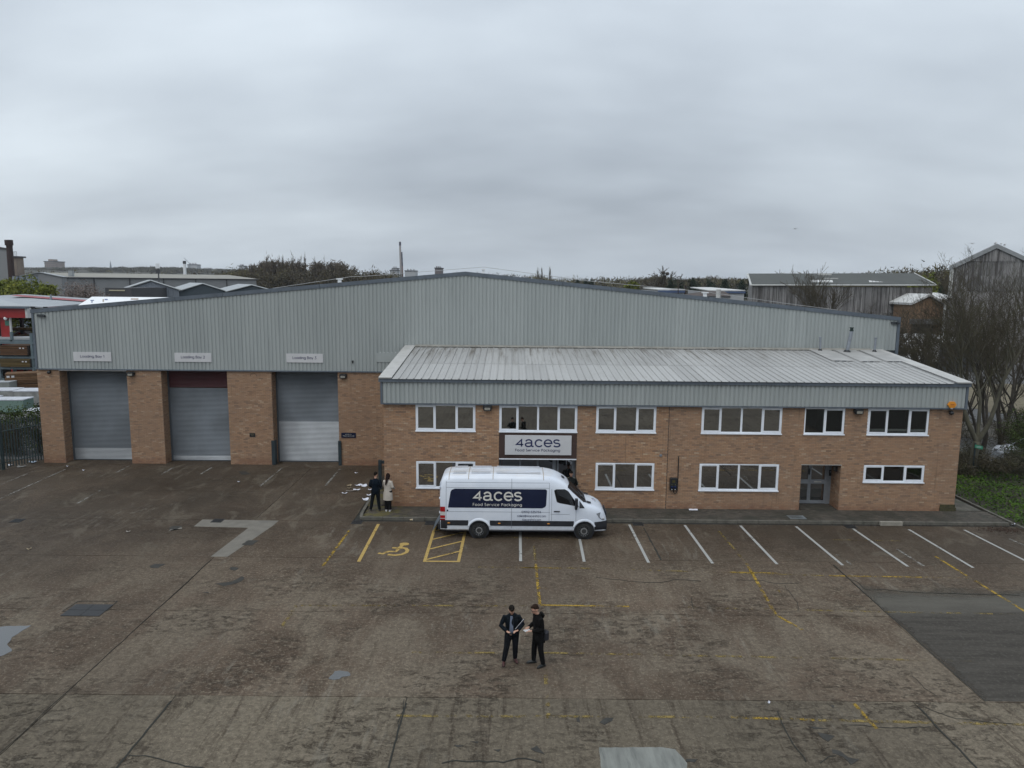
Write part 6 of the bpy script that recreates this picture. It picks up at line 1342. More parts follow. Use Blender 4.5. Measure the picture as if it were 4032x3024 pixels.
# poplars and single trees that stand out
i = 0
for (u, v, w_) in [(1049, 1000, 26), (1075, 1012, 22), (1098, 1006, 20), (1112, 1004, 18), (1150, 1009, 22), (1178, 1010, 20), (1200, 1007, 14), (1240, 1020, 20), (1275, 1022, 24), (1318, 1030, 22), (2118, 1050, 16), (2134, 1053, 9), (2166, 1050, 12)]:
    Y = 262 if u < 2000 else 420; p = W(u, v, Y); r_ = w_/2857*Y*.5; 
    lab = ['tall bare poplar, first on the left of the poplar row', 'tall bare poplar, second from the left of the row', 'slim bare poplar, third from the left of the row', 'slim bare poplar, fourth from the left of the row', 'bare poplar in the middle of the row, fifth from the left', 'bare poplar, sixth from the left of the row', 'very slim bare poplar, seventh from the left of the row', 'bare poplar, eighth from the left of the row', 'bare poplar, ninth from the left of the row', 'bare poplar at the right end of the row', 'distant poplar left of the pair behind the right roof slope', 'thin distant poplar between two others behind the right roof slope', 'pointed distant poplar on its own behind the right roof slope'][i]; i += 1
    t_ = thing('poplar_tree', (p.x, Y, 0), lab, 'tree', 'poplars behind the warehouse'); m = MB(); m.tube([(p.x, Y, 0), (p.x, Y, p.z*.55), (p.x, Y, p.z-1)], [.45, .3, .08], 6); m.build('trunk', BARK, t_)
    fuzz('crown', [(p.x, Y, p.z*.62, r_*1.2, r_*1.2, p.z*.40, 330), (p.x, Y, p.z*.80, r_*.6, r_*.6, p.z*.20, 90)], M_POP, t_, None, (0.8, 2.2), 0.09, 0.8)
i = 0
for (u, v, w_, Y) in [(2275, 1093, 14, 300), (2310, 1090, 22, 320), (2330, 1094, 16, 320), (2502, 1108, 16, 210), (2648, 1092, 34, 190), (2684, 1096, 18, 230), (2735, 1090, 40, 215), (2800, 1096, 34, 210), (2860, 1092, 34, 215), (2925, 1096, 30, 215), (3712, 1118, 22, 160)]:
    p = W(u, v+4, Y); r_ = w_/2857*Y*.6; lab = ['far dark pine, first on the left behind the right roof slope', 'far dark pine, second on the left behind the right roof slope', 'far dark pine, third on the left behind the right roof slope', 'small round dark pine beside the bright green bush', 'broad dark conifer right of the tree with nests', 'thin dark conifer right of the tree with nests', 'broad dark pine, left of the row by the dark roofed shed', 'dark pine, second in the row by the dark roofed shed', 'dark pine, third in the row by the dark roofed shed', 'dark pine closest to the dark roofed shed', 'narrow dark conifer between the two grey clad sheds'][i]; i += 1
    t_ = thing('pine_tree', (p.x, Y, 0), lab, 'tree', 'dark conifers in the distance'); m = MB(); m.tube([(p.x, Y, 0), (p.x, Y, p.z*.8)], [.3, .1], 6); m.build('trunk', BARK2, t_)
    fuzz('crown', [(p.x, Y, p.z*.72, r_*1.1, r_*1.1, p.z*.26, 700), (p.x-r_*.3, Y, p.z*.85, r_*.5, r_*.5, p.z*.14, 250), (p.x+r_*.3, Y, p.z*.62, r_*1.2, r_, p.z*.12, 400)], M_PINE, t_, None, (0.4, 1.0), 0.35, 0.2)
# near left: yellow green willows and a blossom tree, a green bush
for (u, v, w_, Y, mt, lab, n) in [(30, 1103, 120, 118, M_YG, 'yellow green budding tree at the left edge behind the red striped roof', 2600), (115, 1108, 170, 112, M_YG, 'broad yellow green bush behind the red striped roof', 3600), (185, 1122, 60, 108, M_YG, 'small yellow green bush left of the blossom tree', 1200), (2490, 1110, 50, 170, M_YG, 'bright green bush just above the right roof slope', 900),
                                  (765, 1080, 90, 235, M_BARE, 'round olive tree above the dark blue gabled sheds', 1500), (3640, 1085, 110, 170, M_YG, 'yellowish tree beyond the dark roofed shed', 1500)]:
    p = W(u, v, Y); r_ = w_/2857*Y*.5; t_ = thing('spring_tree', (p.x, Y, 0), lab, 'tree'); m = MB(); m.tube([(p.x, Y, -.1), (p.x, Y, p.z*.6)], [.25, .1], 6); m.build('trunk', BARK2, t_)
    fuzz('crown', [(p.x, Y, p.z-r_*.8, r_, r_, r_*.9, n), (p.x-r_*.5, Y, p.z-r_*1.2, r_*.7, r_*.7, r_*.8, n*.4), (p.x+r_*.5, Y, p.z-r_*1.15, r_*.65, r_*.7, r_*.8, n*.4), (p.x, Y, p.z*.4, r_*.8, r_*.8, p.z*.4, n*.3)], mt, t_, None, (0.25, 0.7) if Y < 150 else (0.4, 1.0), 0.5, 0.3)
p = W(322, 1100, 105); bt = bare_tree('blossom_tree', (p.x, 105, 0), 10.5, 5, .25, 'pale pink blossom tree with bare dark branches behind the left roofs', mats=(BARK2, BARK2), dirs=(((-.3, 0, 1), .6, .8), ((.3, 0, 1), .62, .8), ((0, .2, 1), .65, .9)), kids=(6, 6, 4), nlev=3, twig=.05, spread=.8)
fuzz('blossom', [(p.x, 105, 7.9, 3.2, 3, 2.4, 6500), (p.x-1.7, 105, 7.0, 2.2, 2, 2, 1500), (p.x+1.7, 105, 7.0, 2.2, 2, 2, 1500)], M_BLOS, bt, None, (.07, .22), .8, .1)
p = W(2612, 1064, 205); nt_ = bare_tree('bare_tree', (p.x, 205, 0), p.z*1.02, 21, .5, 'bare tree with two dark round nests behind the right roof slope', mats=(BARK, M_BARE), dirs=(((-.12, 0, 1), .7, .8), ((.15, 0, 1), .72, .8), ((.3, 0, 1), .55, .5), ((-.35, 0, 1), .55, .5)), kids=(7, 6, 5), nlev=3, twig=.09, spread=.55)
for du, dv in ((0, 10), (16, 14)): q_ = W(2612+du, 1064+dv, 204); m = MB(); m.ell(q_, (.55, .5, .5), 10, 7); m.build('nest', BARK2, nt_)
p = W(3145, 1058, 150); bare_tree('bare_tree', (p.x, 150, 0), p.z*1.0, 33, .35, 'two crowned bare tree above the ridge of the dark roofed shed', mats=(BARK, M_BARE), dirs=(((-.3, 0, 1), .7, .8), ((.3, 0, 1), .7, .8)), kids=(8, 6, 5), nlev=3, twig=.07, spread=.6)

# ------------------------------------------------------------------ distant buildings
def shed(name, p0, a, d, ze, zr_, wall, roof, label, cat='building', ribs=0, trim=None, over=0.3, z0=0.0, gable='d', half=0.5):
    """p0 front corner, a = vector along the eaves, d = vector across the gable."""
    p0 = Vector((p0[0], p0[1], 0)); a = Vector((a[0], a[1], 0)); d = Vector((d[0], d[1], 0)); Z = lambda z: Vector((0, 0, z))
    t_ = thing(name, p0, label, cat); m = MB(); q = [p0, p0+a, p0+a+d, p0+d]; r0, r1 = p0+d*half, p0+a+d*half
    m.sheet([q[0]+Z(z0), q[1]+Z(z0), q[1]+Z(ze), q[0]+Z(ze)]); m.sheet([q[2]+Z(z0), q[3]+Z(z0), q[3]+Z(ze), q[2]+Z(ze)]); m.build('wall', wall, t_)
    for (A, B, R1) in ((q[3], q[0], r0), (q[1], q[2], r1)): m = MB(); m.sheet([A+Z(z0), B+Z(z0), B+Z(ze), R1+Z(zr_), A+Z(ze)]); m.build('gable_wall', wall, t_)
    an, dn = a.normalized()*over, d.normalized()*over; sl = (zr_-ze)/(d.length*half)*over
    m = MB(); m.poly([q[0]-an-dn+Z(ze-sl), q[1]+an-dn+Z(ze-sl), r1+an+Z(zr_), r0-an+Z(zr_)], (0, 0, .12)); m.build('roof', roof, t_)
    m = MB(); m.poly([q[3]-an+dn+Z(ze-sl), r0-an+Z(zr_), r1+an+Z(zr_), q[2]+an+dn+Z(ze-sl)], (0, 0, .12)); m.build('roof', roof, t_)
    if trim:
        m = MB()
        for (A, B) in ((q[0]-an-dn+Z(ze-sl), r0-an+Z(zr_)), (r0-an+Z(zr_), q[3]-an+dn+Z(ze-sl)), (q[1]+an-dn+Z(ze-sl), r1+an+Z(zr_)), (q[0]-an-dn+Z(ze-sl), q[1]+an-dn+Z(ze-sl))): m.tube([A, B], .13, 4)
        m.build('roof_trim', trim, t_)
    return t_
WGREY = plain('pale_grey_wall', (0.205, 0.21, 0.215), 0.8, 0.06, 0.1); WROOF = plain('weathered_pale_roof', (0.235, 0.225, 0.195), 0.8, 0.15, 0.25, stretch=(1, 1, 1)); WHITER = plain('white_roof_sheet', (0.50, 0.50, 0.49), 0.6, 0.1, 0.8, dirt=((0.3, 0.27, 0.22), 0.6, (1, 1, 1), .4))
BLUEG = plain('blue_grey_cladding', (0.19, 0.215, 0.25), 0.6, 0.06, 1); DKBLUE = plain('dark_blue_cladding', (0.035, 0.05, 0.062), 0.6, 0.1, 1); PALER = plain('pale_roof_edge', (0.30, 0.32, 0.33), 0.6, 0.1, 1); DKTRIM = plain('dark_roof_trim', (0.05, 0.05, 0.055), 0.7)
wl_ = shed('long_warehouse', (-109.0, 175.0), (38.0, 46.0*0.6), (-31.0, 40.0), 10.93, 12.1, WGREY, WROOF, 'long low pale warehouse with a weathered roof in the far left distance', 'warehouse', trim=DKTRIM)
for k_ in range(1, 6): m = MB(); x = -109+38*k_/6; y = 175+27.6*k_/6; m.box(x-.1, y-.25, 0, x+.1, y-.05, 10.8); m.build('wall_joint', DKTRIM, wl_)
m = MB(); q_ = W(286, 1086, 180); m.box(q_.x-.45, 179, 0, q_.x+.45, 180, 12.6); m.build('roof_duct', PALER, wl_)
bs = shed('grey_gabled_shed', (-69.2, 130), (-15.5, 30), (9.8, 0), 8.85, 10.4, BLUEG, PALER, 'light blue grey gabled shed above the left roof slope', 'shed', trim=PALER)
m = MB(); 
for k_ in range(33): x = -69.1+k_*.3; zz = 8.85+(1.55)*(1-abs(x+64.3)/4.9); m.box(x-.05, 129.9, 0, x+.05, 130.0, zz-.05)
m.build('cladding_ribs', BLUEG, bs, kind='stuff')
shed('dark_gabled_shed', (-68.6, 150), (-14, 26), (9.8, 0.5), 8.3, 9.85, DKBLUE, PALER, 'dark blue gabled shed, the bigger of two behind the left roof slope', 'shed', trim=PALER)
shed('dark_gabled_shed', (-58.6, 150), (-12.5, 26), (10.0, 0.5), 8.35, 9.65, DKBLUE, PALER, 'dark blue gabled shed, the lower one nearer the roof apex', 'shed', trim=PALER)
sb = thing('flat_roof_block', (-62, 118, 0), 'low dark grey flat roofed block beside the blossom tree', 'building'); a_, b_ = W(413, 1133, 118), W(493, 1133, 118)
m = MB(); m.box(a_.x, 118, 0, b_.x+1, 130, a_.z); m.build('wall', plain('dark_grey_wall', (0.055, 0.055, 0.06), 0.8), sb)
m = MB(); c_ = W(430, 1141, 118); d_ = W(492, 1146, 118); m.box(c_.x, 117.9, d_.z, d_.x, 118, c_.z); m.build('window_band', plain('pale_yellow_band', (0.42, 0.39, 0.27), 0.6), sb)
# grey tall works building, stack, tower, silos
gw = thing('works_building', (-120, 160, 0), 'tall grey works building cut by the left edge', 'building'); a_ = W(33, 983, 160)
m = MB(); m.poly([(a_.x, 160, 0), (a_.x, 160, a_.z), (a_.x-8, 160, a_.z+1.3), (a_.x-30, 160, a_.z+1.3), (a_.x-30, 160, 0)], (-22, 28, 0)); m.build('wall', WGREY, gw); m = MB(); m.poly([(a_.x+.2, 159.8, a_.z-.1), (a_.x+.2, 159.8, a_.z+.25), (a_.x-8, 159.8, a_.z+1.6), (a_.x-8, 159.8, a_.z+1.2)], (0, .3, 0)); m.build('roof_trim', DKTRIM, gw)
q_ = W(31, 945, 156); q2 = W(44, 1088, 156); cs = thing('chimney', (q2.x, 156, 0), 'dark rust brown chimney beside the tall grey works building', 'chimney'); RUSTB = plain('dark_rust', (0.028, 0.014, 0.012), 0.8, 0.2, 1)
m = MB(); m.tube([(q2.x, 156, 0), (q_.x+.2, 156, q_.z-1)], [.62, .6], 14); m.build('shaft', RUSTB, cs, angle=40); m = MB(); m.tube([(q_.x+.18, 156, q_.z-1.1), (q_.x+.15, 156, q_.z)], .78, 14); m.build('cap', RUSTB, cs, angle=40)
a_ = W(44, 1014, 200); b_ = W(63, 1014, 200); tw = thing('service_tower', (a_.x, 200, 0), 'narrow grey and brown tower with a railed platform on top', 'tower'); 
m = MB(); m.box(a_.x, 200, 0, b_.x, 203, a_.z); m.build('shaft', plain('tower_wall', (0.20, 0.16, 0.13), 0.8, .2, .4), tw); m = MB(); m.box(a_.x-.4, 199.6, a_.z, b_.x+.5, 203.4, a_.z+.4); m.build('platform', DKTRIM, tw)
for k_ in range(5): m = MB(); x = a_.x+(b_.x-a_.x+.4)*k_/4; m.box(x-.04, 199.7, a_.z+.4, x+.04, 199.8, a_.z+1.6); m.build('rail_post', PALER, tw)
m = MB(); m.box(a_.x-.3, 199.7, a_.z+1.5, b_.x+.45, 199.8, a_.z+1.6); m.build('rail', PALER, tw)
for k_, (u0_, u1_) in enumerate(((40, 70), (70, 95), (95, 121), (121, 142))):
    a_ = W(u0_, 1088, 150); b_ = W(u1_, 1088, 150); r_ = (b_.x-a_.x)/2; t_ = thing('silo', ((a_.x+b_.x)/2, 150, 0), ['blue grey silo nearest the tall works building, first of four', 'second blue grey silo of the row of four', 'third blue grey silo of the row of four', 'blue grey silo at the right end of the row of four'][k_], 'silo', 'silos in front of the long warehouse')
    m = MB(); m.tube([((a_.x+b_.x)/2, 150+r_, 0), ((a_.x+b_.x)/2, 150+r_, a_.z)], r_*.98, 20); m.build('drum', BLUEG, t_, angle=40); m = MB(); m.tube([((a_.x+b_.x)/2, 150+r_, a_.z), ((a_.x+b_.x)/2, 150+r_, a_.z+.15)], r_*1.0, 20); m.build('rim', DKTRIM, t_)
rb_ = shed('pale_roofed_block', (W(68, 1085, 160).x, 160), (-5, 10), (9, 1), 11.0, 11.9, WGREY, PALER, 'small pale hip roofed block behind the silos', 'building')
q_ = W(726, 1030, 330); q2 = W(728, 1087, 330); t_ = thing('chimney', (q_.x, 330, 0), 'slim white chimney with a dark cap right of the long warehouse', 'chimney'); m = MB(); m.tube([(q_.x, 330, 0), (q_.x, 330, q_.z-1)], [.85, .62], 12); m.build('shaft', WHITEP, t_, angle=40); m = MB(); m.tube([(q_.x, 330, q_.z-1), (q_.x, 330, q_.z+.3)], .7, 12); m.build('cap', DKTRIM, t_, angle=40)
# telecom mast
q_ = W(622, 1040, 150); t_ = thing('telecom_mast', (q_.x, 150, 0), 'slim mast with white antenna panels above the pale grey shed', 'mast'); m = MB(); m.tube([(q_.x, 150, 0), (q_.x, 150, q_.z)], [.22, .12], 8); m.build('pole', DKTRIM, t_)
for dx in (-.30, .0, .30): m = MB(); m.box(q_.x+dx-.10, 149.7, q_.z-.85, q_.x+dx+.10, 149.85, q_.z+.15); m.build('antenna', WHITEP, t_); m = MB(); m.box(q_.x+dx-.12, 149.7, q_.z-1.9, q_.x+dx+.12, 149.9, q_.z-1.1); m.build('radio_unit', DKTRIM, t_)
# tower block on the hill, spire, power station
a_ = W(174, 1028, 1300); b_ = W(221, 1042, 1300); gz = hz(a_.x, 1300); tb = thing('tower_block', ((a_.x+b_.x)/2, 1300, gz), 'distant brick tower block on the left skyline', 'tower block'); TBM = plain('tower_brick', (0.24, 0.19, 0.16), 0.9, 0.1, .02)
w_ = b_.x-a_.x; m = MB(); m.box(a_.x, 1300, gz, b_.x, 1325, a_.z-1.5); m.build('wall', TBM, tb); m = MB(); m.box(a_.x-.8, 1299, a_.z-1.5, b_.x+.8, 1326, a_.z); m.build('roof', DKTRIM, tb); m = MB(); m.box(a_.x+w_*.35, 1300, a_.z, b_.x-w_*.3, 1315, a_.z+3.4); m.build('lift_room', TBM, tb)
wm_ = MB(); wm_.box(-.9, -.3, -.8, .9, 0, .8); wme = wm_.mesh('window', plain('far_window', (0.08, 0.08, 0.09), .4))
for r_ in range(6):
    for c_ in range(6): inst(wme, 'window', (a_.x+w_*(c_+.5)/6, 1300, a_.z-4-r_*3.1), tb)
q_ = W(434, 1026, 1500); t_ = thing('church_spire', (q_.x, 1500, 20), 'thin church spire on the left skyline', 'spire'); m = MB(); m.tube([(q_.x, 1500, 15), (q_.x, 1500, q_.z-14), (q_.x, 1500, q_.z)], [2.2, 2.0, .2], 8); m.build('spire', BLUEG, t_)
q_ = W(1575, 952, 900); t_ = thing('chimney', (q_.x, 900, 0), 'tall pale chimney with a dark top on the skyline left of the roof apex', 'chimney'); z_ = q_.z; PINKC = plain('pale_chimney_concrete', (0.30, 0.27, 0.26), .8, .12, .05)
m = MB(); m.tube([(q_.x+1.2, 900, 0), (q_.x, 900, z_-4.4)], [1.35, 1.15], 14); m.build('shaft', PINKC, t_, angle=40); m = MB(); m.tube([(q_.x, 900, z_-4.4), (q_.x, 900, z_-3.8), (q_.x, 900, z_)], [1.5, 1.35, 1.25], 14); m.build('cap', plain('dark_cap', (0.02, 0.02, 0.05), .7), t_, angle=40)
q2 = W(1582, 992, 905); t_ = thing('chimney', (q2.x, 905, 0), 'shorter thin chimney with a dark navy upper half beside the tall pale one', 'chimney'); m = MB(); m.tube([(q2.x+1, 905, 0), (q2.x+.5, 905, q2.z-17)], [.95, .85], 12); m.build('shaft', plain('brick_shaft', (0.2, 0.12, 0.1), .8), t_, angle=40); m = MB(); m.tube([(q2.x+.5, 905, q2.z-17), (q2.x, 905, q2.z)], [.85, .75], 12); m.build('upper_shaft', plain('navy_shaft', (0.02, 0.02, 0.05), .7), t_, angle=40)
FARW = plain('far_pale_wall', (0.36, 0.37, 0.38), .8, .1, .03)
for (u0, v0, u1, Y, lab, mt) in [(1535, 1066, 1563, 880, 'pale industrial block at the foot of the skyline chimneys', FARW), (1545, 1058, 1562, 895, 'taller pale industrial block behind the first at the skyline chimneys', FARW), (1594, 1068, 1636, 890, 'pale flat block with rooftop plant right of the skyline chimneys', FARW), (1712, 1057, 1736, 600, 'dark block with a small stack on the skyline near the roof apex', plain('far_dark_block', (0.13, 0.11, 0.11), .8)), (738, 1044, 775, 1600, 'pale block on the far hill behind the slim white chimney', FARW), (940, 1049, 960, 1500, 'grey block on the far hill left of the poplars', FARW)]:
    a_ = W(u0, v0, Y); b_ = W(u1, v0, Y); t_ = thing('far_block', ((a_.x+b_.x)/2, Y, 0), lab, 'building'); m = MB(); m.box(a_.x, Y, 0, b_.x, Y+20, a_.z); m.build('wall', mt, t_); m = MB(); m.box(a_.x-.5, Y-.5, a_.z, b_.x+.5, Y+20, a_.z+Y*.0012); m.build('roof', DKTRIM, t_)
    for k_ in range(3): m = MB(); x = a_.x+(b_.x-a_.x)*(.2+.28*k_); m.box(x, Y+1, a_.z, x+(b_.x-a_.x)*.12, Y+4, a_.z+Y*.003); m.build('roof_plant', mt, t_)
# crane jib
a_ = W(724, 1015, 1550); b_ = W(746, 1037, 1550); t_ = thing('crane', (b_.x, 1550, 20), 'thin crane jib slanting over the far hill', 'crane'); m = MB(); m.tube([b_, a_], .55, 4); m.build('jib', BLUEG, t_); m = MB(); m.tube([(b_.x, 1550, 20), (b_.x, 1550, b_.z)], .6, 4); m.build('tower', BLUEG, t_)
# ------------------------------------------------------------------ right side: asbestos sheds, hut, vehicles
def asb(name, base, tone):
    t = MT(name); oi = t.N('ShaderNodeObjectInfo'); c = t.mix(oi.outputs['Random'], tuple(x*.8 for x in base), tuple(x*1.2 for x in base))
    g = t.N('ShaderNodeNewGeometry'); sx = t.N('ShaderNodeSeparateXYZ'); t.l.new(g.outputs['Position'], sx.inputs[0])
    s = t.noise(t.pos((3.2, 3.2, .10)), 1.0, 6, .72); c = t.mix(t.mr(s, .42, .6, 0, .9), c, tone); s2 = t.noise(t.pos((1, 1, 1)), .5, 4, .6); c = t.mix(t.mr(s2, .45, .7, 0, .5), c, tone); return t.done(c, .95, spec=.15)
ASB = asb('weathered_fibre_cement', (0.25, 0.244, 0.24), (0.072, 0.068, 0.066)); ASB2 = asb('pale_fibre_cement', (0.32, 0.31, 0.305), (0.14, 0.13, 0.125))
ASR = plain('dark_fibre_cement_roof', (0.062, 0.066, 0.062), .95, .15, .4, stretch=(1, .3, 1)); 
def corr_sheet(parent, x0, w, y, z0, z1, mat, name='cladding_sheet', pitch=.26, dep=.07, ztop=None):
    m = MB(); n = max(1, int(round(w/pitch))); p = w/n; xs = []; ys = []
    for i in range(n): xs += [x0+i*p, x0+(i+.25)*p, x0+(i+.5)*p, x0+(i+.75)*p]; ys += [0, -dep*.7, -dep, -dep*.7]
    xs.append(x0+w); ys.append(0); k = len(xs); zt = ztop or (lambda x: z1)
    m.add([(a, y+b, z0) for a, b in zip(xs, ys)]+[(a, y+b, max(z0, min(z1, zt(a)))) for a, b in zip(xs, ys)], [(i, i+1, i+1+k, i+k) for i in range(k-1)]); return m.build(name, mat, parent)
# long dark roofed shed
e0, e1, r0_, r1_ = W(2963, 1123, 110), W(3672, 1123, 110), W(2952, 1080, 122), W(3562, 1078, 122)
t_ = thing('dark_roofed_shed', (50, 110, 0), 'long clad shed with a dark roof and white roof lights above the roof slope', 'shed')
m = MB(); m.poly([(e0.x-.3, 109.7, e0.z-.1), (e1.x+.3, 109.7, e1.z-.1), (r1_.x+1.6, 122, r1_.z), (r0_.x-.3, 122, r0_.z)], (0, 0, .12)); m.build('roof', ASR, t_)
m = MB(); m.poly([(r0_.x-.3, 122, r0_.z), (r1_.x+1.6, 122, r1_.z), (e1.x+5, 134, e1.z-.1), (42.9, 134, e0.z-.1)], (0, 0, .12)); m.build('roof', ASR, t_)
WT_ = plain('white_trim', (0.48, 0.48, 0.46), .6); m = MB(); m.tube([(e0.x-.35, 109.6, e0.z), (e1.x+.35, 109.6, e1.z)], .09, 4); m.tube([(e0.x-.35, 109.6, e0.z), (r0_.x-.3, 122, r0_.z+.05)], .16, 4); m.tube([(e1.x+.35, 109.6, e1.z+.1), (r1_.x+1.6, 122, r1_.z+.15)], .08, 4); m.build('roof_trim', WT_, t_)
m = MB(); m.poly([(e0.x+.1, 110.1, 0), (e1.x, 110.1, 0), (e1.x+5, 133.8, 0), (43.0, 133.8, 0)], (0, 0, e0.z-.2)); m.build('wall', ASB, t_)
m = MB(); m.sheet([(e0.x, 110, e0.z-.25), (r0_.x, 122, r0_.z-.1), (43.1, 134, e0.z-.25), (43.1, 134, 0), (e0.x, 110, 0)]); m.build('gable_wall', ASB2, t_)
x = e0.x; k_ = 0
while x < e1.x-.1:
    w = min(1.04, e1.x-x)
    for (a, b, dy) in ((0, 3.4, 0), (3.35, 6.6, .04), (6.5, e0.z-.12, .08)): corr_sheet(t_, x, w, 110-dy, a, b, ASB, dep=.09, pitch=.26)
    x += 1.04
for (u0, u1, v0, v1) in ((3194, 3282, 1104, 1112), (3423, 3520, 1104, 1112)):
    n_ = 7
    for k_ in range(n_):
        ua = u0+(u1-u0)*k_/n_; ub = u0+(u1-u0)*(k_+.85)/n_; P = []
        for (u, v) in ((ua, v1), (ub, v1), (ub-3, v0), (ua-3, v0)):
            dr = ray(u, v); kk = (r0_.z-e0.z)/12.3; tt = (e0.z+.16-109.7*kk-CAM.z)/(dr.z-kk*dr.y); P.append(CAM+dr*tt)
        m = MB(); m.poly(P, (0, 0, .06)); m.build('roof_light', WHITER, t_)
for (u, v) in ((3250, 1079), (3275, 1097)): q_ = W(u, v, 120 if v < 1090 else 116); m = MB(); m.box(q_.x-1.0, q_.y, q_.z-.35, q_.x+1.0, q_.y+.8, q_.z+.1); m.build('roof_vent', WT_, t_)
# big pale clad shed at the right edge
e0 = W(3742, 1050, 100); ap = W(3918, 964, 100); t_ = thing('tall_clad_shed', (72, 100, 0), 'tall weathered grey clad shed with a pale gable trim at the right edge', 'shed')
sl_ = (ap.z-e0.z)/(ap.x-e0.x); xr_e = ap.x+11.5; zt = lambda x: e0.z+(x-e0.x)*sl_-.25 if x < ap.x else ap.z-(x-ap.x)*sl_*.82-.25
m = MB(); m.poly([(e0.x+.1, 100.15, 0), (xr_e, 100.15, 0), (xr_e, 100.15, zt(xr_e)), (ap.x, 100.15, ap.z-.3), (e0.x+.1, 100.15, e0.z-.3)], (27, 40, 0)); m.build('wall', ASB, t_)
x = e0.x+.15; k_ = 0
while x < xr_e:
    for r_ in range(8):
        za, zb = r_*2.0-.05, r_*2.0+2.0
        if za < max(zt(x), zt(x+1.0))-.1: corr_sheet(t_, x, 1.0, 100-.05*r_*.4-(.06 if r_ % 2 else 0), za, zb, ASB2 if (r_ < 5) else ASB, dep=.08, pitch=.25, ztop=zt)
    x += 1.0
for (A, B) in (((e0.x-.2, e0.z), (ap.x, ap.z)), ((ap.x, ap.z), (xr_e, zt(xr_e)+.25))):
    m = MB(); m.poly([(A[0], 99.55, A[1]-.45), (B[0], 99.55, B[1]-.45), (B[0], 99.55, B[1]+.12), (A[0], 99.55, A[1]+.12)], (0, .35, 0)); m.build('gable_trim', plain('grey_gable_trim', (0.24, 0.25, 0.255), .7), t_)
m = MB(); m.poly([(e0.x-.3, 99.6, e0.z), (ap.x, 99.6, ap.z), (ap.x+28, 141, ap.z), (e0.x+27.7, 141, e0.z)], (0, 0, .1)); m.poly([(ap.x, 99.6, ap.z), (xr_e, 99.6, zt(xr_e)+.25), (xr_e+28, 141, zt(xr_e)+.25), (ap.x+28, 141, ap.z)], (0, 0, .1)); m.build('roof', WHITER, t_)
m = MB(); m.box(e0.x-.05, 99.7, e0.z-4.2, e0.x+.35, 99.95, e0.z-.3); m.build('corner_trim', WT_, t_)
m = MB(); m.tube([(e0.x-.4, 99.7, 0), (e0.x-.35, 99.7, 8.2)], .13, 8); m.build('downpipe', WT_, t_)
# brick hut with pale gable roof between the sheds
a_, b_, c_ = W(3592, 1198, 104), W(3716, 1200, 104), W(3657, 1172, 104); t_ = thing('brick_building', ((a_.x+b_.x)/2, 104, 0), 'orange brick gabled building with a pale roof between the two clad sheds', 'building')
m = MB(); m.poly([(a_.x, 104, 0), (b_.x, 104, 0), (b_.x, 104, b_.z), (c_.x, 104, c_.z), (a_.x, 104, a_.z)], (0, 5, 0)); m.build('wall', plain('orange_brick_wall', (0.20, 0.125, 0.075), .9, .2, 3), t_)
m = MB(); m.poly([(a_.x-.3, 103.6, a_.z-.1), (c_.x, 103.6, c_.z+.25), (c_.x, 112, c_.z+.25), (a_.x-.3, 112, a_.z-.1)], (0, 0, .3)); m.build('roof', WHITER, t_); m = MB(); m.poly([(c_.x, 103.6, c_.z+.25), (b_.x+.3, 103.6, b_.z-.1), (b_.x+.3, 112, b_.z-.1), (c_.x, 112, c_.z+.25)], (0, 0, .3)); m.build('roof', WHITER, t_)
d0, d1 = W(3592, 1275, 103.9), W(3672, 1318, 103.9); m = MB(); m.box(d0.x, 103.9, 0, d1.x, 104, d0.z); m.build('loading_door', plain('dark_door', (0.018, 0.018, 0.02), .7), t_); m = MB(); m.box(d0.x-.4, 103.3, d0.z, d1.x+.6, 104, d0.z+.7); m.build('canopy', plain('grey_canopy', (0.12, 0.12, 0.12), .8), t_)
t_ = thing('low_white_shed', (66, 150, 0), 'low white roofed shed glimpsed between the two clad sheds', 'shed'); a_, b_ = W(3665, 1158, 150), W(3745, 1158, 150); m = MB(); m.poly([(a_.x, 150, a_.z-1.2), (b_.x+3, 150, b_.z-1.2), (b_.x+3, 160, b_.z), (a_.x, 160, a_.z)], (0, 0, .2)); m.build('roof', WHITER, t_); m = MB(); m.box(a_.x, 150.3, 0, b_.x+3, 159, a_.z-1.25); m.build('wall', FARW, t_)
# white roofed warehouses seen over the right slope
for (u0, u1, v, v2, Y, lab) in [(2590, 2700, 1136, 1143, 140, 'flat white roof just over the right roof slope'), (2790, 2935, 1134, 1146, 170, 'white roofed building with a blue eaves line over the right roof slope')]:
    a_, b_, c_ = W(u0, v2, Y), W(u1, v2, Y), W(u0, v, Y+22); t_ = thing('white_roofed_building', (a_.x, Y, 0), lab, 'building'); m = MB(); m.poly([(a_.x, Y, a_.z), (b_.x, Y, b_.z), (b_.x-2, Y+22, c_.z), (a_.x+1, Y+22, c_.z)], (0, 0, .2)); m.build('roof', WHITER, t_)
    m = MB(); m.box(a_.x, Y-.1, a_.z-.45, b_.x, Y, a_.z); m.build('eaves', plain('blue_eaves', (0.05, 0.08, 0.16), .6), t_); m = MB(); m.box(a_.x+.2, Y+.2, 0, b_.x-.2, Y+21, a_.z-.1); m.build('wall', FARW, t_)
a_, b_ = W(2826, 1138, 125), W(2845, 1166, 125); t_ = thing('water_tank', ((a_.x+b_.x)/2, 125, 0), 'white drum shaped tank just over the right roof slope', 'tank'); m = MB(); m.tube([((a_.x+b_.x)/2, 126, 4), ((a_.x+b_.x)/2, 126, a_.z-.1), ((a_.x+b_.x)/2, 126, a_.z)], [.42, .42, .3], 14); m.build('drum', WHITER, t_, angle=40); m = MB(); m.tube([((a_.x+b_.x)/2, 126, 0), ((a_.x+b_.x)/2, 126, 4)], .2, 8); m.build('stand', DKTRIM, t_)
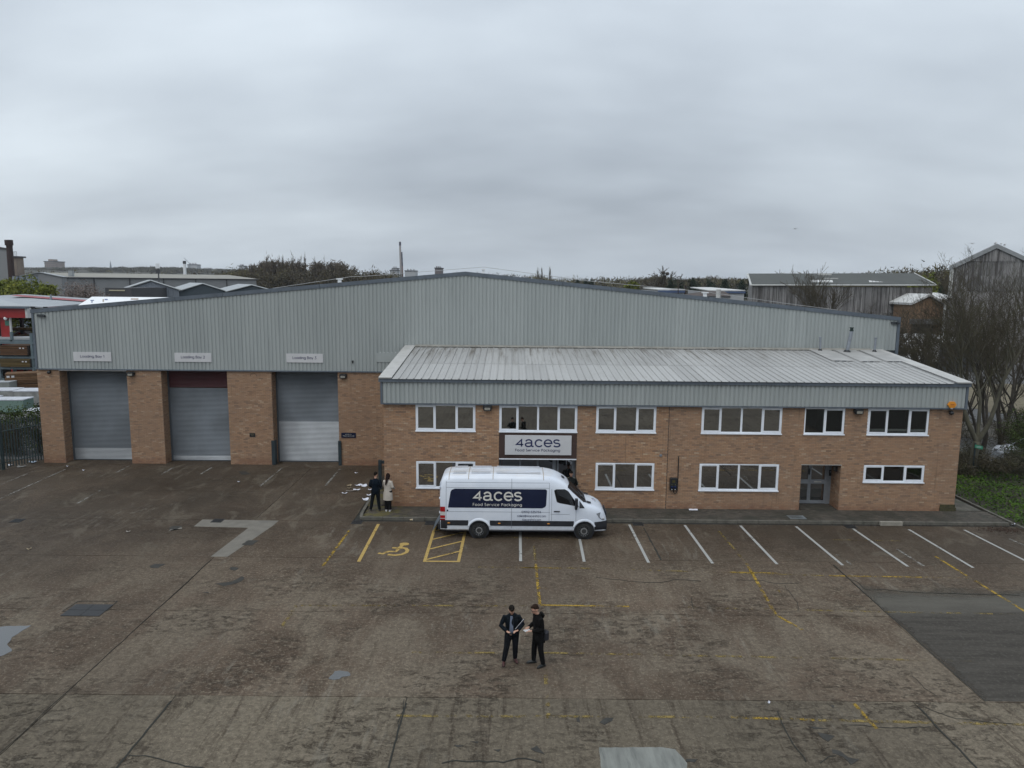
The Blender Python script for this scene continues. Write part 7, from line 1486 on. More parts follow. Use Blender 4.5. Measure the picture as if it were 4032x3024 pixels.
t_ = thing('dark_roofed_house', (45, 128, 0), 'low dark hipped roof beside the white drum shaped tank', 'building'); a_, b_, c_ = W(2740, 1165, 128), W(2885, 1165, 128), W(2800, 1146, 133); m = MB(); m.add([(a_.x, 128, a_.z), (b_.x, 128, a_.z), (b_.x, 140, a_.z), (a_.x, 140, a_.z), (c_.x-1, 133, c_.z), (c_.x+2.4, 133, c_.z)], [(0, 1, 5, 4), (1, 2, 5), (2, 3, 4, 5), (3, 0, 4)]); m.build('roof', plain('dark_tile_roof', (0.06, 0.045, 0.04), .9), t_); m = MB(); m.box(a_.x+.3, 128.3, 0, b_.x-.3, 139.5, a_.z); m.build('wall', FARW, t_)
for (u, h) in ((2671, 20), (2700, 22)): q_ = W(u, 1145-h, 139); t_ = thing('vent_pole', (q_.x, 139, 0), 'thin dark pole on the flat white roof, the %s' % ('left one' if u < 2680 else 'right one'), 'pole', 'poles on the flat white roof'); m = MB(); m.tube([(q_.x, 139, 0), (q_.x, 139, q_.z)], .09, 5); m.build('pole', RUSTB, t_)
# vehicles beyond
def simple_car(name, x, y, rz, body, label, L_=4.3, H=1.45, van_=False, cat='car'):
    t_ = thing(name, (x, y, 0), label, cat, rz=rz); w = .88; pr = [(-L_/2, .35), (-L_/2, .85), (-L_/2+.15, .95), (-L_*.36, 1.0), (-L_*.24, H-.03), (L_*.12, H), (L_*.27, .98), (L_/2-.15, .85), (L_/2, .65), (L_/2, .35)]
    if van_: pr = [(-L_/2, .45), (-L_/2, H-.2), (-L_/2+.2, H), (L_*.22, H), (L_*.34, H*.60), (L_/2-.1, H*.5), (L_/2, H*.35), (L_/2, .45)]
    m = MB(); n = len(pr); vs = []
    for s_ in (-1, 1): vs += [(a, s_*(w if z < 1.0 else w*.80), z) for a, z in pr]
    m.add(vs, [tuple(range(n)), tuple(range(2*n-1, n-1, -1))]+[(i, (i+1) % n, (i+1) % n+n, i+n) for i in range(n)]); m.build('body', body, t_, bevel=.05)
    m = MB()
    if van_: m.box(L_*.2, -w*.82, H*.62, L_*.30, w*.82, H*.88)
    else:
        for s_ in (-1, 1): m.poly([(-L_*.33, s_*.80, 1.02), (L_*.22, s_*.80, 1.02), (L_*.11, s_*.72, H-.08), (-L_*.22, s_*.72, H-.08)], (0, s_*.05, 0))
    m.build('side_window', GLASS_VD, t_)
    if not van_:
        m = MB(); m.poly([(L_*.125, -.66, H-.02), (L_*.262, -.78, 1.02), (L_*.262, .78, 1.02), (L_*.125, .66, H-.02)], (.03, 0, .02)); m.build('windscreen', GLASS_VD, t_)
        m = MB(); m.poly([(-L_*.25, -.66, H-.05), (-L_*.355, -.76, 1.04), (-L_*.355, .76, 1.04), (-L_*.25, .66, H-.05)], (-.03, 0, .02)); m.build('rear_window', GLASS_VD, t_)
    for a in (-L_*.31, L_*.31):
        for s_ in (-1, 1): m = MB(); m.tube([(a, s_*(w-.2), .32), (a, s_*(w+.02), .32)], .32, 18); wo = m.build('wheel', RUB, t_); m = MB(); m.tube([(a, s_*(w+.01), .32), (a, s_*(w+.03), .32)], .2, 12); m.build('rim', ALU, wo)
    for s_ in (-1, 1): m = MB(); m.box(L_/2-.06, s_*.6-.15, .62, L_/2+.01, s_*.6+.15, .76); m.build('headlight', LT, t_); m = MB(); m.box(-L_/2-.01, s_*.65-.12, .75, -L_/2+.05, s_*.65+.12, .88); m.build('tail_light', plain('rear_lamp', (.25, .01, .01), .3), t_)
    return t_
CARW = plain('pale_car_paint', (0.42, 0.44, 0.48), .3, .05, 2, spec=.6); CARB = plain('blue_car_paint', (0.03, 0.05, 0.12), .3, .05, 2, spec=.6)
simple_car('parked_car', 31.4, 42.2, rad(172), CARW, 'pale silver car half hidden behind the green shrub at the right edge')
q_ = W(3560, 1330, 135); simple_car('parked_van', q_.x, 135, rad(10), CARB, 'small blue van parked beyond the right corner of the warehouse', 4.8, 2.1, True, 'van')
q_ = W(3665, 1400, 92); t_ = thing('lorry', (q_.x, 92, 0), 'white box lorry behind the bare branches beyond the office roof', 'lorry')
m = MB(); m.box(q_.x-2.1, 92, 1.0, q_.x+3.0, 99, 4.15); m.build('box_body', WHITER, t_, bevel=.05); m = MB(); m.box(q_.x-4.1, 92.1, .7, q_.x-2.3, 94.3, 3.2); m.build('cab', WHITEP, t_, bevel=.12); m = MB(); m.box(q_.x-3.9, 92.03, 1.9, q_.x-2.9, 92.1, 2.8); m.build('cab_window', GLASS_VD, t_)
m = MB(); m.box(q_.x-2.3, 92.2, .6, q_.x+3.0, 94, 1.0); m.build('chassis', DKTRIM, t_)
for dx in (-3.2, 0.6, 1.8): m = MB(); m.tube([(q_.x+dx, 92.0, .5), (q_.x+dx, 92.35, .5)], .5, 16); m.build('wheel', RUB, t_)
a_, b_ = W(3738, 1352, 90), W(3812, 1352, 90); t_ = thing('container', (a_.x, 90, 0), 'dark grey container beside the white lorry behind bare branches', 'container'); m = MB(); m.box(a_.x, 90, 0, b_.x+2.2, 96, a_.z); m.build('body', plain('dark_grey_steel', (0.055, 0.062, 0.07), .7, .15, 2), t_)
for k_ in range(14): m = MB(); x = a_.x+.2+k_*.32; m.box(x, 89.95, .2, x+.12, 90.0, a_.z-.2); m.build('rib', plain('dark_grey_rib', (0.05, 0.056, 0.064), .7), t_)
# ground beyond the fence on the right
flat('tarmac_road', [(22.5, 41.0), (60, 41), (110, 100), (95, 135), (22.5, 135)], -0.03, TARMAC, parent=None, kind='structure')
flat('dry_verge', [(40, 60), (66, 62), (72, 80), (44, 78)], 0.01, plain('dry_grass', (0.12, 0.10, 0.062), .95, .3, 1.5), parent=None, kind='structure', jagamp=.25)
flat('dry_verge', [(30.5, 50), (40, 50.5), (46, 56), (33, 56)], 0.012, plain('pale_paving', (0.11, 0.10, 0.085), .95, .2, 1.5), parent=None, kind='structure', jagamp=.2, seed=4)
# earth bed, ivy
flat('planting_bed', [(22.32, -20), (40, -20), (40, 41), (22.32, 41)], 0.05, plain('dark_soil', (0.028, 0.024, 0.015), .95, .3, 3), parent=None, kind='structure')
n = 30000; px = 22.35+rng.uniform(0, 1, n)**0.85*7.5; py = rng.uniform(24, 40.4, n); hgt = 0.10+0.10*np.sin(px*2.1+py)+0.12*np.abs(np.sin(px*.9)*np.cos(py*1.3)); pz = 0.05+rng.uniform(0, 1, n)*np.clip(hgt, .04, .4)*1.3
keep = rng.uniform(0, 1, n) < np.clip(1.15-.13*(px-22.3), .35, 1)
iv = leaves('ground_ivy', np.stack([px, py, pz], 1)[keep], (.05, .13), M_IVY, None, 'stuff', .55); tag(iv, 'bright green ivy and weeds covering the bed beside the office path', 'ground cover')
n = 9000; px = rng.uniform(22.4, 31, n); py = rng.uniform(37.5, 41, n); C_ = [(rng.uniform(23, 31), rng.uniform(38.6, 41.5), rng.uniform(.2, 1.0), rng.uniform(.5, 1.1), .6, rng.uniform(.4, .9), 260) for _ in range(75)]
br = fuzz('bramble_thicket', C_, M_BRAM, None, 'stuff', (.12, .5), .08, .2, .5); tag(br, 'tangled dark brambles along the chain link fence', 'brambles')
C_ = [(rng.uniform(31, 47), rng.uniform(44, 52), rng.uniform(.3, 1.8), rng.uniform(.8, 1.8), 1.0, rng.uniform(.6, 1.5), 420) for _ in range(46)]+[(rng.uniform(24.5, 31), rng.uniform(46, 52), rng.uniform(.3, 1.3), rng.uniform(.8, 1.5), 1.0, rng.uniform(.6, 1.3), 330) for _ in range(14)]
br = fuzz('bramble_thicket', C_, M_BRAM, None, 'stuff', (.15, .7), .06, .2, .5); tag(br, 'deep band of bare brown thicket between the road and the tall clad shed', 'brambles')
# green shrub
for (cx_, cy_, r_, h_, n, lab, nm) in [(29.9, 40.2, 1.7, 2.2, 9500, 'green leafy shrub by the fence in front of the silver car', 'leafy_shrub'), (31.8, 43.5, 1.7, 3.4, 5000, 'taller green shrub at the right edge behind the silver car', 'leafy_shrub')]:
    t_ = thing(nm, (cx_, cy_, 0), lab, 'shrub'); m = MB()
    for k_ in range(9): a = k_*.7; m.tube([(cx_, cy_, 0), (cx_+math.cos(a)*r_*.5, cy_+math.sin(a)*r_*.4, h_*.55), (cx_+math.cos(a)*r_*.8, cy_+math.sin(a)*r_*.6, h_*.85)], [.03, .02, .008], 4)
    m.build('stem', BARK2, t_); d = rng.normal(size=(n, 3)); d /= np.linalg.norm(d, axis=1)[:, None]; r = rng.uniform(0, 1, n)**.45; lump = 1+.25*np.sin(d[:, 0]*6)*np.sin(d[:, 2]*7+1); P = d*(r*lump)[:, None]*np.array([r_, r_*.8, h_*.5])+np.array([cx_, cy_, h_*.52]); leaves('foliage', P, (.05, .12), M_GRN, t_, None, .3)
# chain link fence
FP = [(22.7, 40.9), (25.56, 39.2), (28.4, 38.0), (31.5, 36.7)]; t_ = thing('chain_link_fence', (25.5, 39, 0), 'chain link fence on dark green posts beside the ivy bed', 'fence')
for (x, y) in FP: m = MB(); m.box(x-.03, y-.03, 0, x+.03, y+.03, 1.95); m.build('post', GUARD, t_)
m = MB()
for i in range(len(FP)-1):
    a = Vector((*FP[i], 0)); b = Vector((*FP[i+1], 0)); Ln = (b-a).length; n_ = int(Ln/.11); d = (b-a)/n_
    for j in range(-16, n_):
        for s_ in (0, 1):
            p0 = j; p1 = j+16; z0, z1 = .05, 1.85
            q0, q1 = max(p0, 0), min(p1, n_); f0, f1 = (q0-p0)/16, (q1-p0)/16; 
            if f1 <= f0: continue
            A = a+d*q0; B = a+d*q1; za, zb = (z0+(z1-z0)*f0, z0+(z1-z0)*f1); 
            if s_: za, zb = z1-(z1-z0)*f0, z1-(z1-z0)*f1
            m.tube([A+Vector((0, 0, za)), B+Vector((0, 0, zb))], .0022, 3, caps=False)
    m.tube([a+Vector((0, 0, 1.85)), b+Vector((0, 0, 1.85))], .004, 3)
m.build('wire_mesh', plain('fence_wire', (0.06, 0.075, 0.06), .7), t_, kind='stuff')
# bare trees
big = bare_tree('bare_tree', (25.55, 39.4, 0), 10.0, 3, .20, 'forked bare tree with a small green sign on its trunk beside the office', 'bare trees right of the office', dirs=(((-.42, .05, 1), .58, 1.0), ((.40, -.1, 1), .62, .95), ((.05, .2, 1), .60, .8)), trunkseg=(.22, 2.0), kids=(8, 7, 6, 4), nlev=4, twig=.010, spread=.66, mats=(BARKG, M_BRAM), trop=.45)
t_ = thing('tree_sign', (25.6, 39.0, 1.7), 'small green plate fixed to the trunk of the forked tree', 'sign'); m = MB(); m.poly([(25.42, 39.02, 1.72), (25.86, 39.02, 1.62), (25.88, 39.02, 1.80), (25.44, 39.02, 1.90)], (0, .02, 0)); m.build('plate', plain('sign_green', (0.03, 0.20, 0.12), .5), t_)
m = MB(); m.box(25.52, 39.008, 1.745, 25.78, 39.016, 1.775); m.build('text_line', SIGNW, t_)
specs = [((30.2, 45.5), 9.0, 11, .20, 'bare tree right of the forked tree, nearest the silver car'), ((33.0, 48), 11.0, 12, .22, 'dense bare tree at the right edge behind the green shrub'), ((27.8, 50), 7.6, 13, .13, 'slender bare tree behind the forked tree'), ((36.0, 50), 11.5, 14, .22, 'tall bare tree cut by the right edge'),
         ((31.5, 54), 10.5, 15, .18, 'bare tree in front of the tall clad shed, left of its middle'), ((35.5, 56), 11.2, 16, .20, 'bare tree in front of the middle of the tall clad shed'), ((39.5, 57), 11.8, 17, .20, 'bare tree in front of the right part of the tall clad shed'), ((28.6, 58), 6.2, 18, .10, 'small bare tree in front of the brick gabled building'),
         ((33.8, 43), 8.0, 19, .14, 'low spreading bare tree at the right edge above the ivy'), ((25.6, 47.5), 4.2, 20, .08, 'small bare tree just right of the office verge')]
for (xy, H_, sd, r_, lab) in specs:
    bare_tree('bare_tree', (xy[0], xy[1], 0), H_*.97, sd, r_*.72, lab, 'bare trees right of the office', dirs=(((-.25, 0, 1), .66, .8), ((.28, .1, 1), .68, .85), ((0, -.15, 1), .72, .9)) if sd % 2 else (((0.05, 0, 1), .80, 1.0), ((-.5, 0, 1), .5, .6), ((.5, .1, 1), .5, .6)), kids=(7, 6, 5, 4), nlev=4, twig=.010, spread=.6, mats=(BARK2, M_BARE if sd % 3 == 0 else M_BRAM), trop=.4)
q_ = W(3270, 1240, 82); bare_tree('bare_tree', (q_.x, 82, 0), 9.8, 44, .15, 'bare tree with tall wispy tips in front of the dark roofed shed', None, dirs=(((0, 0, 1), .85, 1), ((.25, 0, 1), .78, .6), ((-.2, 0, 1), .6, .6)), kids=(10, 8, 6), nlev=3, twig=.028, spread=.55, trop=.6)
for (u, Y, h_, sd) in ((3420, 72, 7.6, 51), (3500, 74, 8.4, 52), (3580, 70, 7.8, 53), (3640, 66, 7.2, 54), (3350, 78, 7.4, 55)):
    q_ = W(u, 1240, Y); bare_tree('bare_tree', (q_.x, Y, 0), h_, sd, .12, {51: 'bare scrubby tree over the roof edge, second from the wispy tree', 52: 'bare scrubby tree over the roof edge near its right end', 53: 'bare scrubby tree right of the warehouse corner', 54: 'bare scrubby tree in front of the orange brick building', 55: 'bare scrubby tree over the roof edge next to the wispy tree'}[sd], 'scrubby bare trees behind the warehouse', dirs=(((0, 0, 1), .7, 1), ((.35, 0, 1), .6, .8), ((-.35, 0, 1), .6, .8)), kids=(7, 6, 5), nlev=3, twig=.03, spread=.65)

# ------------------------------------------------------------------ left side: fence, timber yard, red shed
FEN = plain('green_galvanised', (0.035, 0.055, 0.058), .6, .15, 4)
t_ = thing('palisade_fence', (-27.9, 39, 0), 'dark green palisade fence running forward from the left end of the warehouse', 'fence')
pm = MB(); pm.poly([(-.034, 0, 0), (-.015, -.018, 0), (.015, -.018, 0), (.034, 0, 0)], (0, 0, 2.55)); k = len(pm.v); pm.add([(-.034, 0, 2.55), (-.015, -.018, 2.55), (.015, -.018, 2.55), (.034, 0, 2.55), (0, -.012, 2.75)], [(0, 1, 4), (1, 2, 4), (2, 3, 4), (3, 0, 4)]); pme_ = pm.mesh('pale', FEN)
PF = [Vector((-26.95, 41.4, 0)), Vector((-28.05, 39.0, 0)), Vector((-27.9, 33.5, 0)), Vector((-27.7, 22.0, 0))]
for i in range(3):
    a, b = PF[i], PF[i+1]; Ln = (b-a).length; d = (b-a)/Ln; ang = math.atan2(d.y, d.x); n_ = int(Ln/.15)
    for j in range(n_): inst(pme_, 'pale', a+d*(j+.5)*Ln/n_+Vector((0, 0, .06)), t_, rz=ang)
    for z in (.40, 2.15): m = MB(); m.tube([a+Vector((.04, 0, z)), b+Vector((.04, 0, z))], .028, 4); m.build('rail', FEN, t_)
for (x, y) in ((-26.95, 41.5), (-28.05, 39.0), (-27.98, 36.3), (-27.9, 33.5), (-27.8, 28), (-27.7, 22)): m = MB(); m.box(x-.06, y-.06, 0, x+.06, y+.06, 2.85); m.build('post', FEN, t_)
flat('tarmac_apron', [(-75, 40.5), (-27.2, 41.6), (-27.2, 95), (-75, 95)], -0.03, TARMAC, parent=None, kind='structure')
t_ = thing('fence_shrub', (-29.6, 42.2, 0), 'straggly dark green shrub growing over the palisade fence', 'shrub'); m = MB()
for k_ in range(10): a = k_*.63; m.tube([(-29.4, 42, 0), (-29.4+math.cos(a)*.5, 42+math.sin(a)*.4, 1.6), (-29.4+math.cos(a)*1.1, 42+math.sin(a)*.7, 2.7)], [.03, .02, .008], 4)
m.build('stem', BARK2, t_); C_ = np.concatenate([rng.normal(size=(900, 3))*np.array([.55, .35, .28])+np.array([-29.0, 41.6, 2.5]), rng.normal(size=(900, 3))*np.array([.5, .4, .3])+np.array([-27.9, 42.2, 2.5]), rng.normal(size=(900, 3))*np.array([1.0, .5, .7])+np.array([-29.0, 42.6, 1.1])]); C_ = C_[C_[:, 2] > 0.05]; leaves('foliage', C_, (.06, .15), M_GRN, t_, None, .3)
C_ = [(rng.uniform(-33, -27.3), rng.uniform(42.0, 44.5), rng.uniform(.2, 1.4), .9, .5, .8, 600) for _ in range(26)]; br = fuzz('bramble_thicket', C_, M_BRAM, None, 'stuff', (.12, .5), .08, .2, .5); tag(br, 'dark brambles behind the palisade fence', 'brambles')
hm = bpy.data.materials.new('haze_air'); hm.use_nodes = True; hm.node_tree.nodes.clear(); _o = hm.node_tree.nodes.new('ShaderNodeOutputMaterial'); _v = hm.node_tree.nodes.new('ShaderNodeVolumePrincipled'); _v.inputs['Color'].default_value = (0.86, 0.90, 0.96, 1); _v.inputs['Density'].default_value = 0.00014; _v.inputs['Anisotropy'].default_value = 0.2; hm.node_tree.links.new(_v.outputs[0], _o.inputs['Volume'])
m = MB(); m.box(-4200, -700, -1.5, 4200, 7200, 75); hz_ = m.build('haze', hm, kind='stuff'); tag(hz_, 'thin grey haze in the distance', 'haze')
def timber(name, col):
    t = MT(name); oi = t.N('ShaderNodeObjectInfo'); n = t.noise(t.pos((.5, 4, 8)), 1.5, 5, .7); c = t.mix(oi.outputs['Random'], tuple(x*.55 for x in col), tuple(x*1.25 for x in col)); c = t.mix(t.mr(n, .45, .65, 0, .6), c, tuple(x*.4 for x in col)); return t.done(c, .88, spec=.2)
TIM = timber('sawn_timber', (0.16, 0.092, 0.05)); TIM2 = timber('treated_timber', (0.115, 0.082, 0.036)); TIMD = timber('timber_pack_brown', (0.105, 0.058, 0.032)); TEND = plain('timber_ends', (0.025, 0.017, 0.011), .9, .3, 6)
def pack(x0, x1, y, z0, z1, dep, mat, label, rows=6, cols=1, endmat=TEND, tags=True, group='timber packs in the merchant yard'):
    t_ = thing('timber_pack', ((x0+x1)/2, y, z0), label, 'timber', group); h = (z1-z0)/rows
    for r_ in range(rows):
        o_ = R_.uniform(-.06, .06); m = MB(); m.box(x0+o_, y, z0+r_*h+.012, x1-.05+o_, y+dep, z0+(r_+1)*h-.006); m.build('board', mat, t_)
    m = MB(); m.box(x1-.05, y+.02, z0, x1+.01, y+dep, z1-.02); m.build('end_grain', endmat, t_)
    if tags:
        for dx in (.25, .55): m = MB(); m.box(x1-.2-dx, y-.02, z1-.3, x1-.05-dx, y-.005, z1-.18); m.build('label', SIGNW, t_)
    return t_
RACK = plain('grey_blue_rack_steel', (0.10, 0.135, 0.15), .6, .15, 2)
t_ = thing('storage_rack', (-46.5, 68, 0), 'blue grey steel storage rack holding timber packs at the left edge', 'rack')
for x in (-48.2, -45.05): m = MB(); m.box(x-.09, 67.7, 0, x+.09, 67.95, 5.4 if x > -46 else 4.7); m.build('upright', RACK, t_); m = MB(); m.box(x-.09, 69.6, 0, x+.09, 69.85, 5.4); m.build('upright', RACK, t_)
for z in (4.55, 3.18, 2.15, 1.1): m = MB(); m.box(-49.5, 67.72, z-.13, -44.2, 67.9, z+.07); m.build('beam', RACK, t_); m = MB(); m.box(-49.5, 69.6, z-.13, -44.2, 69.8, z+.07); m.build('beam', RACK, t_)
pack(-47.9, -45.3, 67.5, 3.38, 4.28, 2.0, TIMD, 'brown timber pack on the upper shelf of the steel rack', 8); pack(-48.0, -45.15, 67.5, 2.28, 3.02, 2.0, TIM2, 'greenish timber pack on the middle shelf of the steel rack', 7); pack(-50.6, -48.3, 67.5, 3.3, 3.9, 2.0, TIMD, 'dark timber pack at the left end of the upper rack shelf', 6); pack(-50.6, -48.4, 67.5, 1.3, 2.1, 2.0, TIM2, 'treated timber pack at the left end of the lower rack shelf', 6)
# floor stack at angle
def stack_at(x, y, z0, rz, Lx, Ly, h, rows, label, mat):
    t_ = thing('timber_pack', (x, y, z0), label, 'timber', 'timber packs in the merchant yard', rz=rz)
    for r_ in range(rows): o_ = R_.uniform(-.05, .05); m = MB(); m.box(-Lx/2+o_, -Ly/2, r_*h/rows+.012, Lx/2+o_, Ly/2, (r_+1)*h/rows-.006); m.build('board', mat, t_)
    m = MB(); m.box(-Lx/2-.075, -Ly/2+.01, 0, -Lx/2-.065, Ly/2-.01, h); m.build('end_grain', TEND, t_)
    for dx in (.1, .45): m = MB(); m.box(-Lx/2+dx, -Ly/2-.02, h-.35, -Lx/2+dx+.22, -Ly/2-.006, h-.18); m.build('label', SIGNW, t_)
stack_at(-43.6, 65.5, 0.05, rad(28), 4.6, 1.9, 1.05, 7, 'lower brown timber pack on the ground beside the warehouse corner', TIM); stack_at(-43.4, 65.5, 1.15, rad(29), 4.4, 1.7, .95, 6, 'loose reddish timber pack lying on the lower pack by the warehouse corner', TIM)
# cantilever rack behind
CB = plain('dark_rack_steel', (0.02, 0.022, 0.025), .7); t_ = thing('cantilever_rack', (-51.5, 76, 0), 'tall dark cantilever rack stacked with long timber in front of the trees', 'rack')
for x in (-54, -52.7, -51.4, -50.1, -48.8): m = MB(); m.box(x-.14, 75.9, 0, x+.14, 76.2, 7.6); m.build('upright', CB, t_)
for z in (6.35, 5.15, 4.2, 3.3): 
    m = MB(); m.box(-54.4, 75.6, z-.08, -48.2, 75.7, z); m.build('arm', CB, t_)
pack(-53.9, -51.7, 75.0, 6.4, 7.25, .8, TIM, 'pale timber pack on the top arms of the cantilever rack', 2, tags=False); pack(-51.2, -49.3, 75.0, 6.45, 7.1, .8, TIMD, 'brown timber pack on the top arms next to the pale one', 2, tags=False)
pack(-54.2, -49.2, 75.0, 5.2, 5.45, .8, TIM2, 'thin long timber bundle on the second arms of the cantilever rack', 2, tags=False); pack(-53.9, -49.0, 74.8, 4.0, 4.75, .9, TIM2, 'thick greenish timber beam pack on the third arms of the cantilever rack', 2, tags=False)
pack(-53.6, -52.2, 75.0, 4.78, 5.05, .6, TIM, 'short pale board bundle between the cantilever arms', 2, tags=False)
t_ = thing('corrugated_container', (-49.4, 80, 0), 'pitched red shed end glimpsed behind the rack posts', 'shed'); REDM = plain('red_cladding', (0.26, 0.012, 0.012), .5, .1, 2)
m = MB(); m.poly([(-55.4, 80, 0), (-52.9, 80, 0), (-52.9, 80, 4.0), (-54.1, 80, 4.7), (-55.4, 80, 4.0)], (-2.6, 4, 0)); m.build('wall', REDM, t_); m = MB(); m.poly([(-55.5, 79.9, 4.0), (-54.1, 79.9, 4.8), (-56.7, 84, 4.8), (-58.1, 84, 4.0)], (0, 0, .08)); m.poly([(-54.1, 79.9, 4.8), (-52.8, 79.9, 4.0), (-55.4, 84, 4.0), (-56.7, 84, 4.8)], (0, 0, .08)); m.build('roof', DKTRIM, t_)
t_ = thing('low_flat_trailer', (-48, 71, 0), 'long grey flat bed behind the steel rack', 'trailer'); m = MB(); m.box(-54, 71, 4.55, -44.8, 73, 4.75); m.build('bed', PALER, t_); m = MB(); m.box(-54, 71, 4.35, -44.8, 71.2, 4.55); m.build('side_rail', NAVY, t_)
for x in (-52, -46): m = MB(); m.box(x-.2, 71.5, 0, x+.2, 72.5, 4.35); m.build('support', DKTRIM, t_)
# red shed
a_ = W(118, 1213, 72); t_ = thing('red_shed', (a_.x-8, 72, 0), 'red clad shed with a pale flat roof at the left edge', 'shed')
m = MB(); m.poly([(a_.x+.3, 71.3, a_.z+.1), (a_.x-16, 71.3, a_.z+.1), (a_.x-26, 86, W(0, 1182, 86).z), (W(-4, 1182, 86).x, 86, W(0, 1182, 86).z)], (0, 0, .12)); m.build('roof', PALER, t_); m = MB(); m.box(a_.x-16, 71.2, a_.z-.02, a_.x+.35, 71.35, a_.z+.16); m.build('gutter', SLATE, t_)
m = MB(); m.box(a_.x-16, 71.5, a_.z-.95, a_.x, 72, a_.z); m.build('fascia', REDM, t_); m = MB(); m.box(a_.x-.12, 71.4, a_.z-.95, a_.x+.1, 72, a_.z); m.build('corner_trim', WHITER, t_)
b_ = W(10, 1300, 72); c_ = W(47, 1300, 72); m = MB(); m.poly([(b_.x, 71.8, 0), (c_.x, 71.8, 0), (c_.x, 71.8, a_.z-.95), (b_.x, 71.8, a_.z-.95)], (-9.5, 13, 0)); m.build('wall', REDM, t_); m = MB(); m.box(c_.x, 71.7, 0, c_.x+.12, 71.9, a_.z-.95); m.build('wall_trim', WHITER, t_)
m = MB(); m.box(a_.x-16, 72.5, 0, b_.x, 73, a_.z-.95); m.build('doorway_shade', DARKROOM, t_)  # near-black block paints the shade inside the open shed
d_ = W(17, 1262, 71.7); e_ = W(35, 1282, 71.7); m = MB(); m.box(d_.x, 71.75, e_.z, e_.x, 71.79, d_.z); m.build('notice', plain('green_notice', (0.05, 0.14, 0.10), .5), t_); d_ = W(24, 1253, 71.7); m = MB(); m.ell((d_.x, 71.6, d_.z), (.18, .15, .2), 8, 6); m.build('lamp', WHITEP, t_)
# wide roof with a red stripe, and the white roof with brushed marks
a_, b_, c_, d_ = W(-60, 1190, 84), W(175, 1209, 82), W(360, 1182, 96), W(98, 1158, 108); t_ = thing('striped_roof_shed', (a_.x+8, 88, 0), 'wide pale metal roof with a red stripe behind the red shed', 'shed')
STR = plain('pale_blue_roof', (0.27, 0.29, 0.31), .6, .15, .5, stretch=(.3, 2, 1), dirt=((0.16, 0.165, 0.17), .4, (.3, 2, 1), .5)); 
m = MB(); zl = 7.55; P = [(a_.x-3, a_.y, a_.z), (b_.x, b_.y, b_.z), (c_.x+4, c_.y, c_.z), (d_.x, d_.y, d_.z), (d_.x-14, d_.y, d_.z-.9)]; m.add(P+[(p[0], p[1], p[2]-.15) for p in P], [(0, 1, 2, 3, 4), (0, 5, 6, 1), (1, 6, 7, 2)]); m.build('roof', STR, t_)
s0, s1 = W(40, 1168, 101), W(345, 1193, 91); m = MB(); n_ = Vector((0, .8, .06)); m.add([s0+Vector((0, 0, .12)), s1+Vector((0, 0, .16)), s1+Vector((0, 1.6, .28)), s0+Vector((0, 1.6, .24))], [(0, 1, 2, 3)]); m.build('red_stripe', plain('red_roof_strip', (0.24, 0.045, 0.055), .6, .1, 1), t_)
m = MB(); m.box(b_.x-.2, b_.y+.3, 0, b_.x+12, b_.y+2, b_.z-.2); m.build('wall', REDM, t_); m = MB(); m.tube([(W(200, 1178, 95).x, 95, 7), (W(200, 1160, 95).x, 95, W(200, 1160, 95).z)], [.22, .1], 8); m.build('vent', ALU, t_)
a_, b_, c_, d_ = W(344, 1193, 76), W(362, 1168, 80), W(660, 1168, 80), W(700, 1200, 74); t_ = thing('white_roofed_store', (-43, 78, 0), 'white roof with rusty and blue brush marks behind the left roof slope', 'shed')
m = MB(); P = [(a_.x, 74, a_.z-.3), (W(345, 1193, 76).x+16, 74, a_.z-.3), (c_.x+4, 80, b_.z), (b_.x, 80, b_.z)]; m.add(P, [(0, 1, 2, 3)]); m.build('roof', WHITEP, t_); m = MB(); m.box(a_.x, 74.2, 0, a_.x+16, 79.8, a_.z-.35); m.build('wall', FARW, t_)
for (u0, v0, w_, h_, c) in [(356, 1181, 14, 3, (.10, .13, .25)), (360, 1184, 4, 8, (.12, .15, .25)), (404, 1178, 5, 10, (.25, .2, .14)), (412, 1177, 12, 4, (.08, .10, .24)), (515, 1175, 30, 4, (.25, .16, .1))]:
    P = []
    for (u, v) in ((u0, v0+h_), (u0+w_, v0+h_), (u0+w_, v0), (u0, v0)):
        dr = ray(u, v); kk = (b_.z-(a_.z-.3))/6; tt = (a_.z-.3+.02-74*kk-CAM.z)/(dr.z-kk*dr.y); P.append(CAM+dr*tt)
    m = MB(); m.sheet(P); m.build('brush_mark', plain('brush_paint', c, .7), t_)
# wrapped pallets
WRAPT = plain('white_wrap_top', (0.50, 0.52, 0.56), .4, .1, 3); WRAPG = plain('mint_wrap', (0.13, 0.20, 0.17), .5, .12, 2, dirt=((.05, .06, .05), 2, (1, 1, 1), .5)); WRAPW = plain('clear_wrap_side', (0.24, 0.24, 0.23), .5, .25, 2)
def pallet(x, y, z, sx_, sy_, h, rz, sidem, label, topm=WRAPT):
    t_ = thing('wrapped_pallet', (x, y, z), label, 'pallet', 'wrapped pallets behind the fence', rz=rz); m = MB(); m.box(-sx_/2, -sy_/2, .12, sx_/2, sy_/2, h-.05); m.build('load', sidem, t_, bevel=.03); m = MB(); m.box(-sx_/2-.02, -sy_/2-.02, h-.09, sx_/2+.02, sy_/2+.02, h); m.build('cover', topm, t_, bevel=.02)
    for dx in (-.4, 0, .4): m = MB(); m.box(dx*sx_-.05, -sy_/2, 0, dx*sx_+.05, sy_/2, .12); m.build('bearer', TIMD, t_)
pallet(-39.4, 56.4, 0, 2.5, 1.4, 1.15, rad(4), WRAPG, 'mint green wrapped pallet with a white cover, nearest the fence'); pallet(-42.2, 57, 0, 2.4, 1.4, 1.15, rad(4), WRAPG, 'mint green wrapped pallet cut by the left edge')
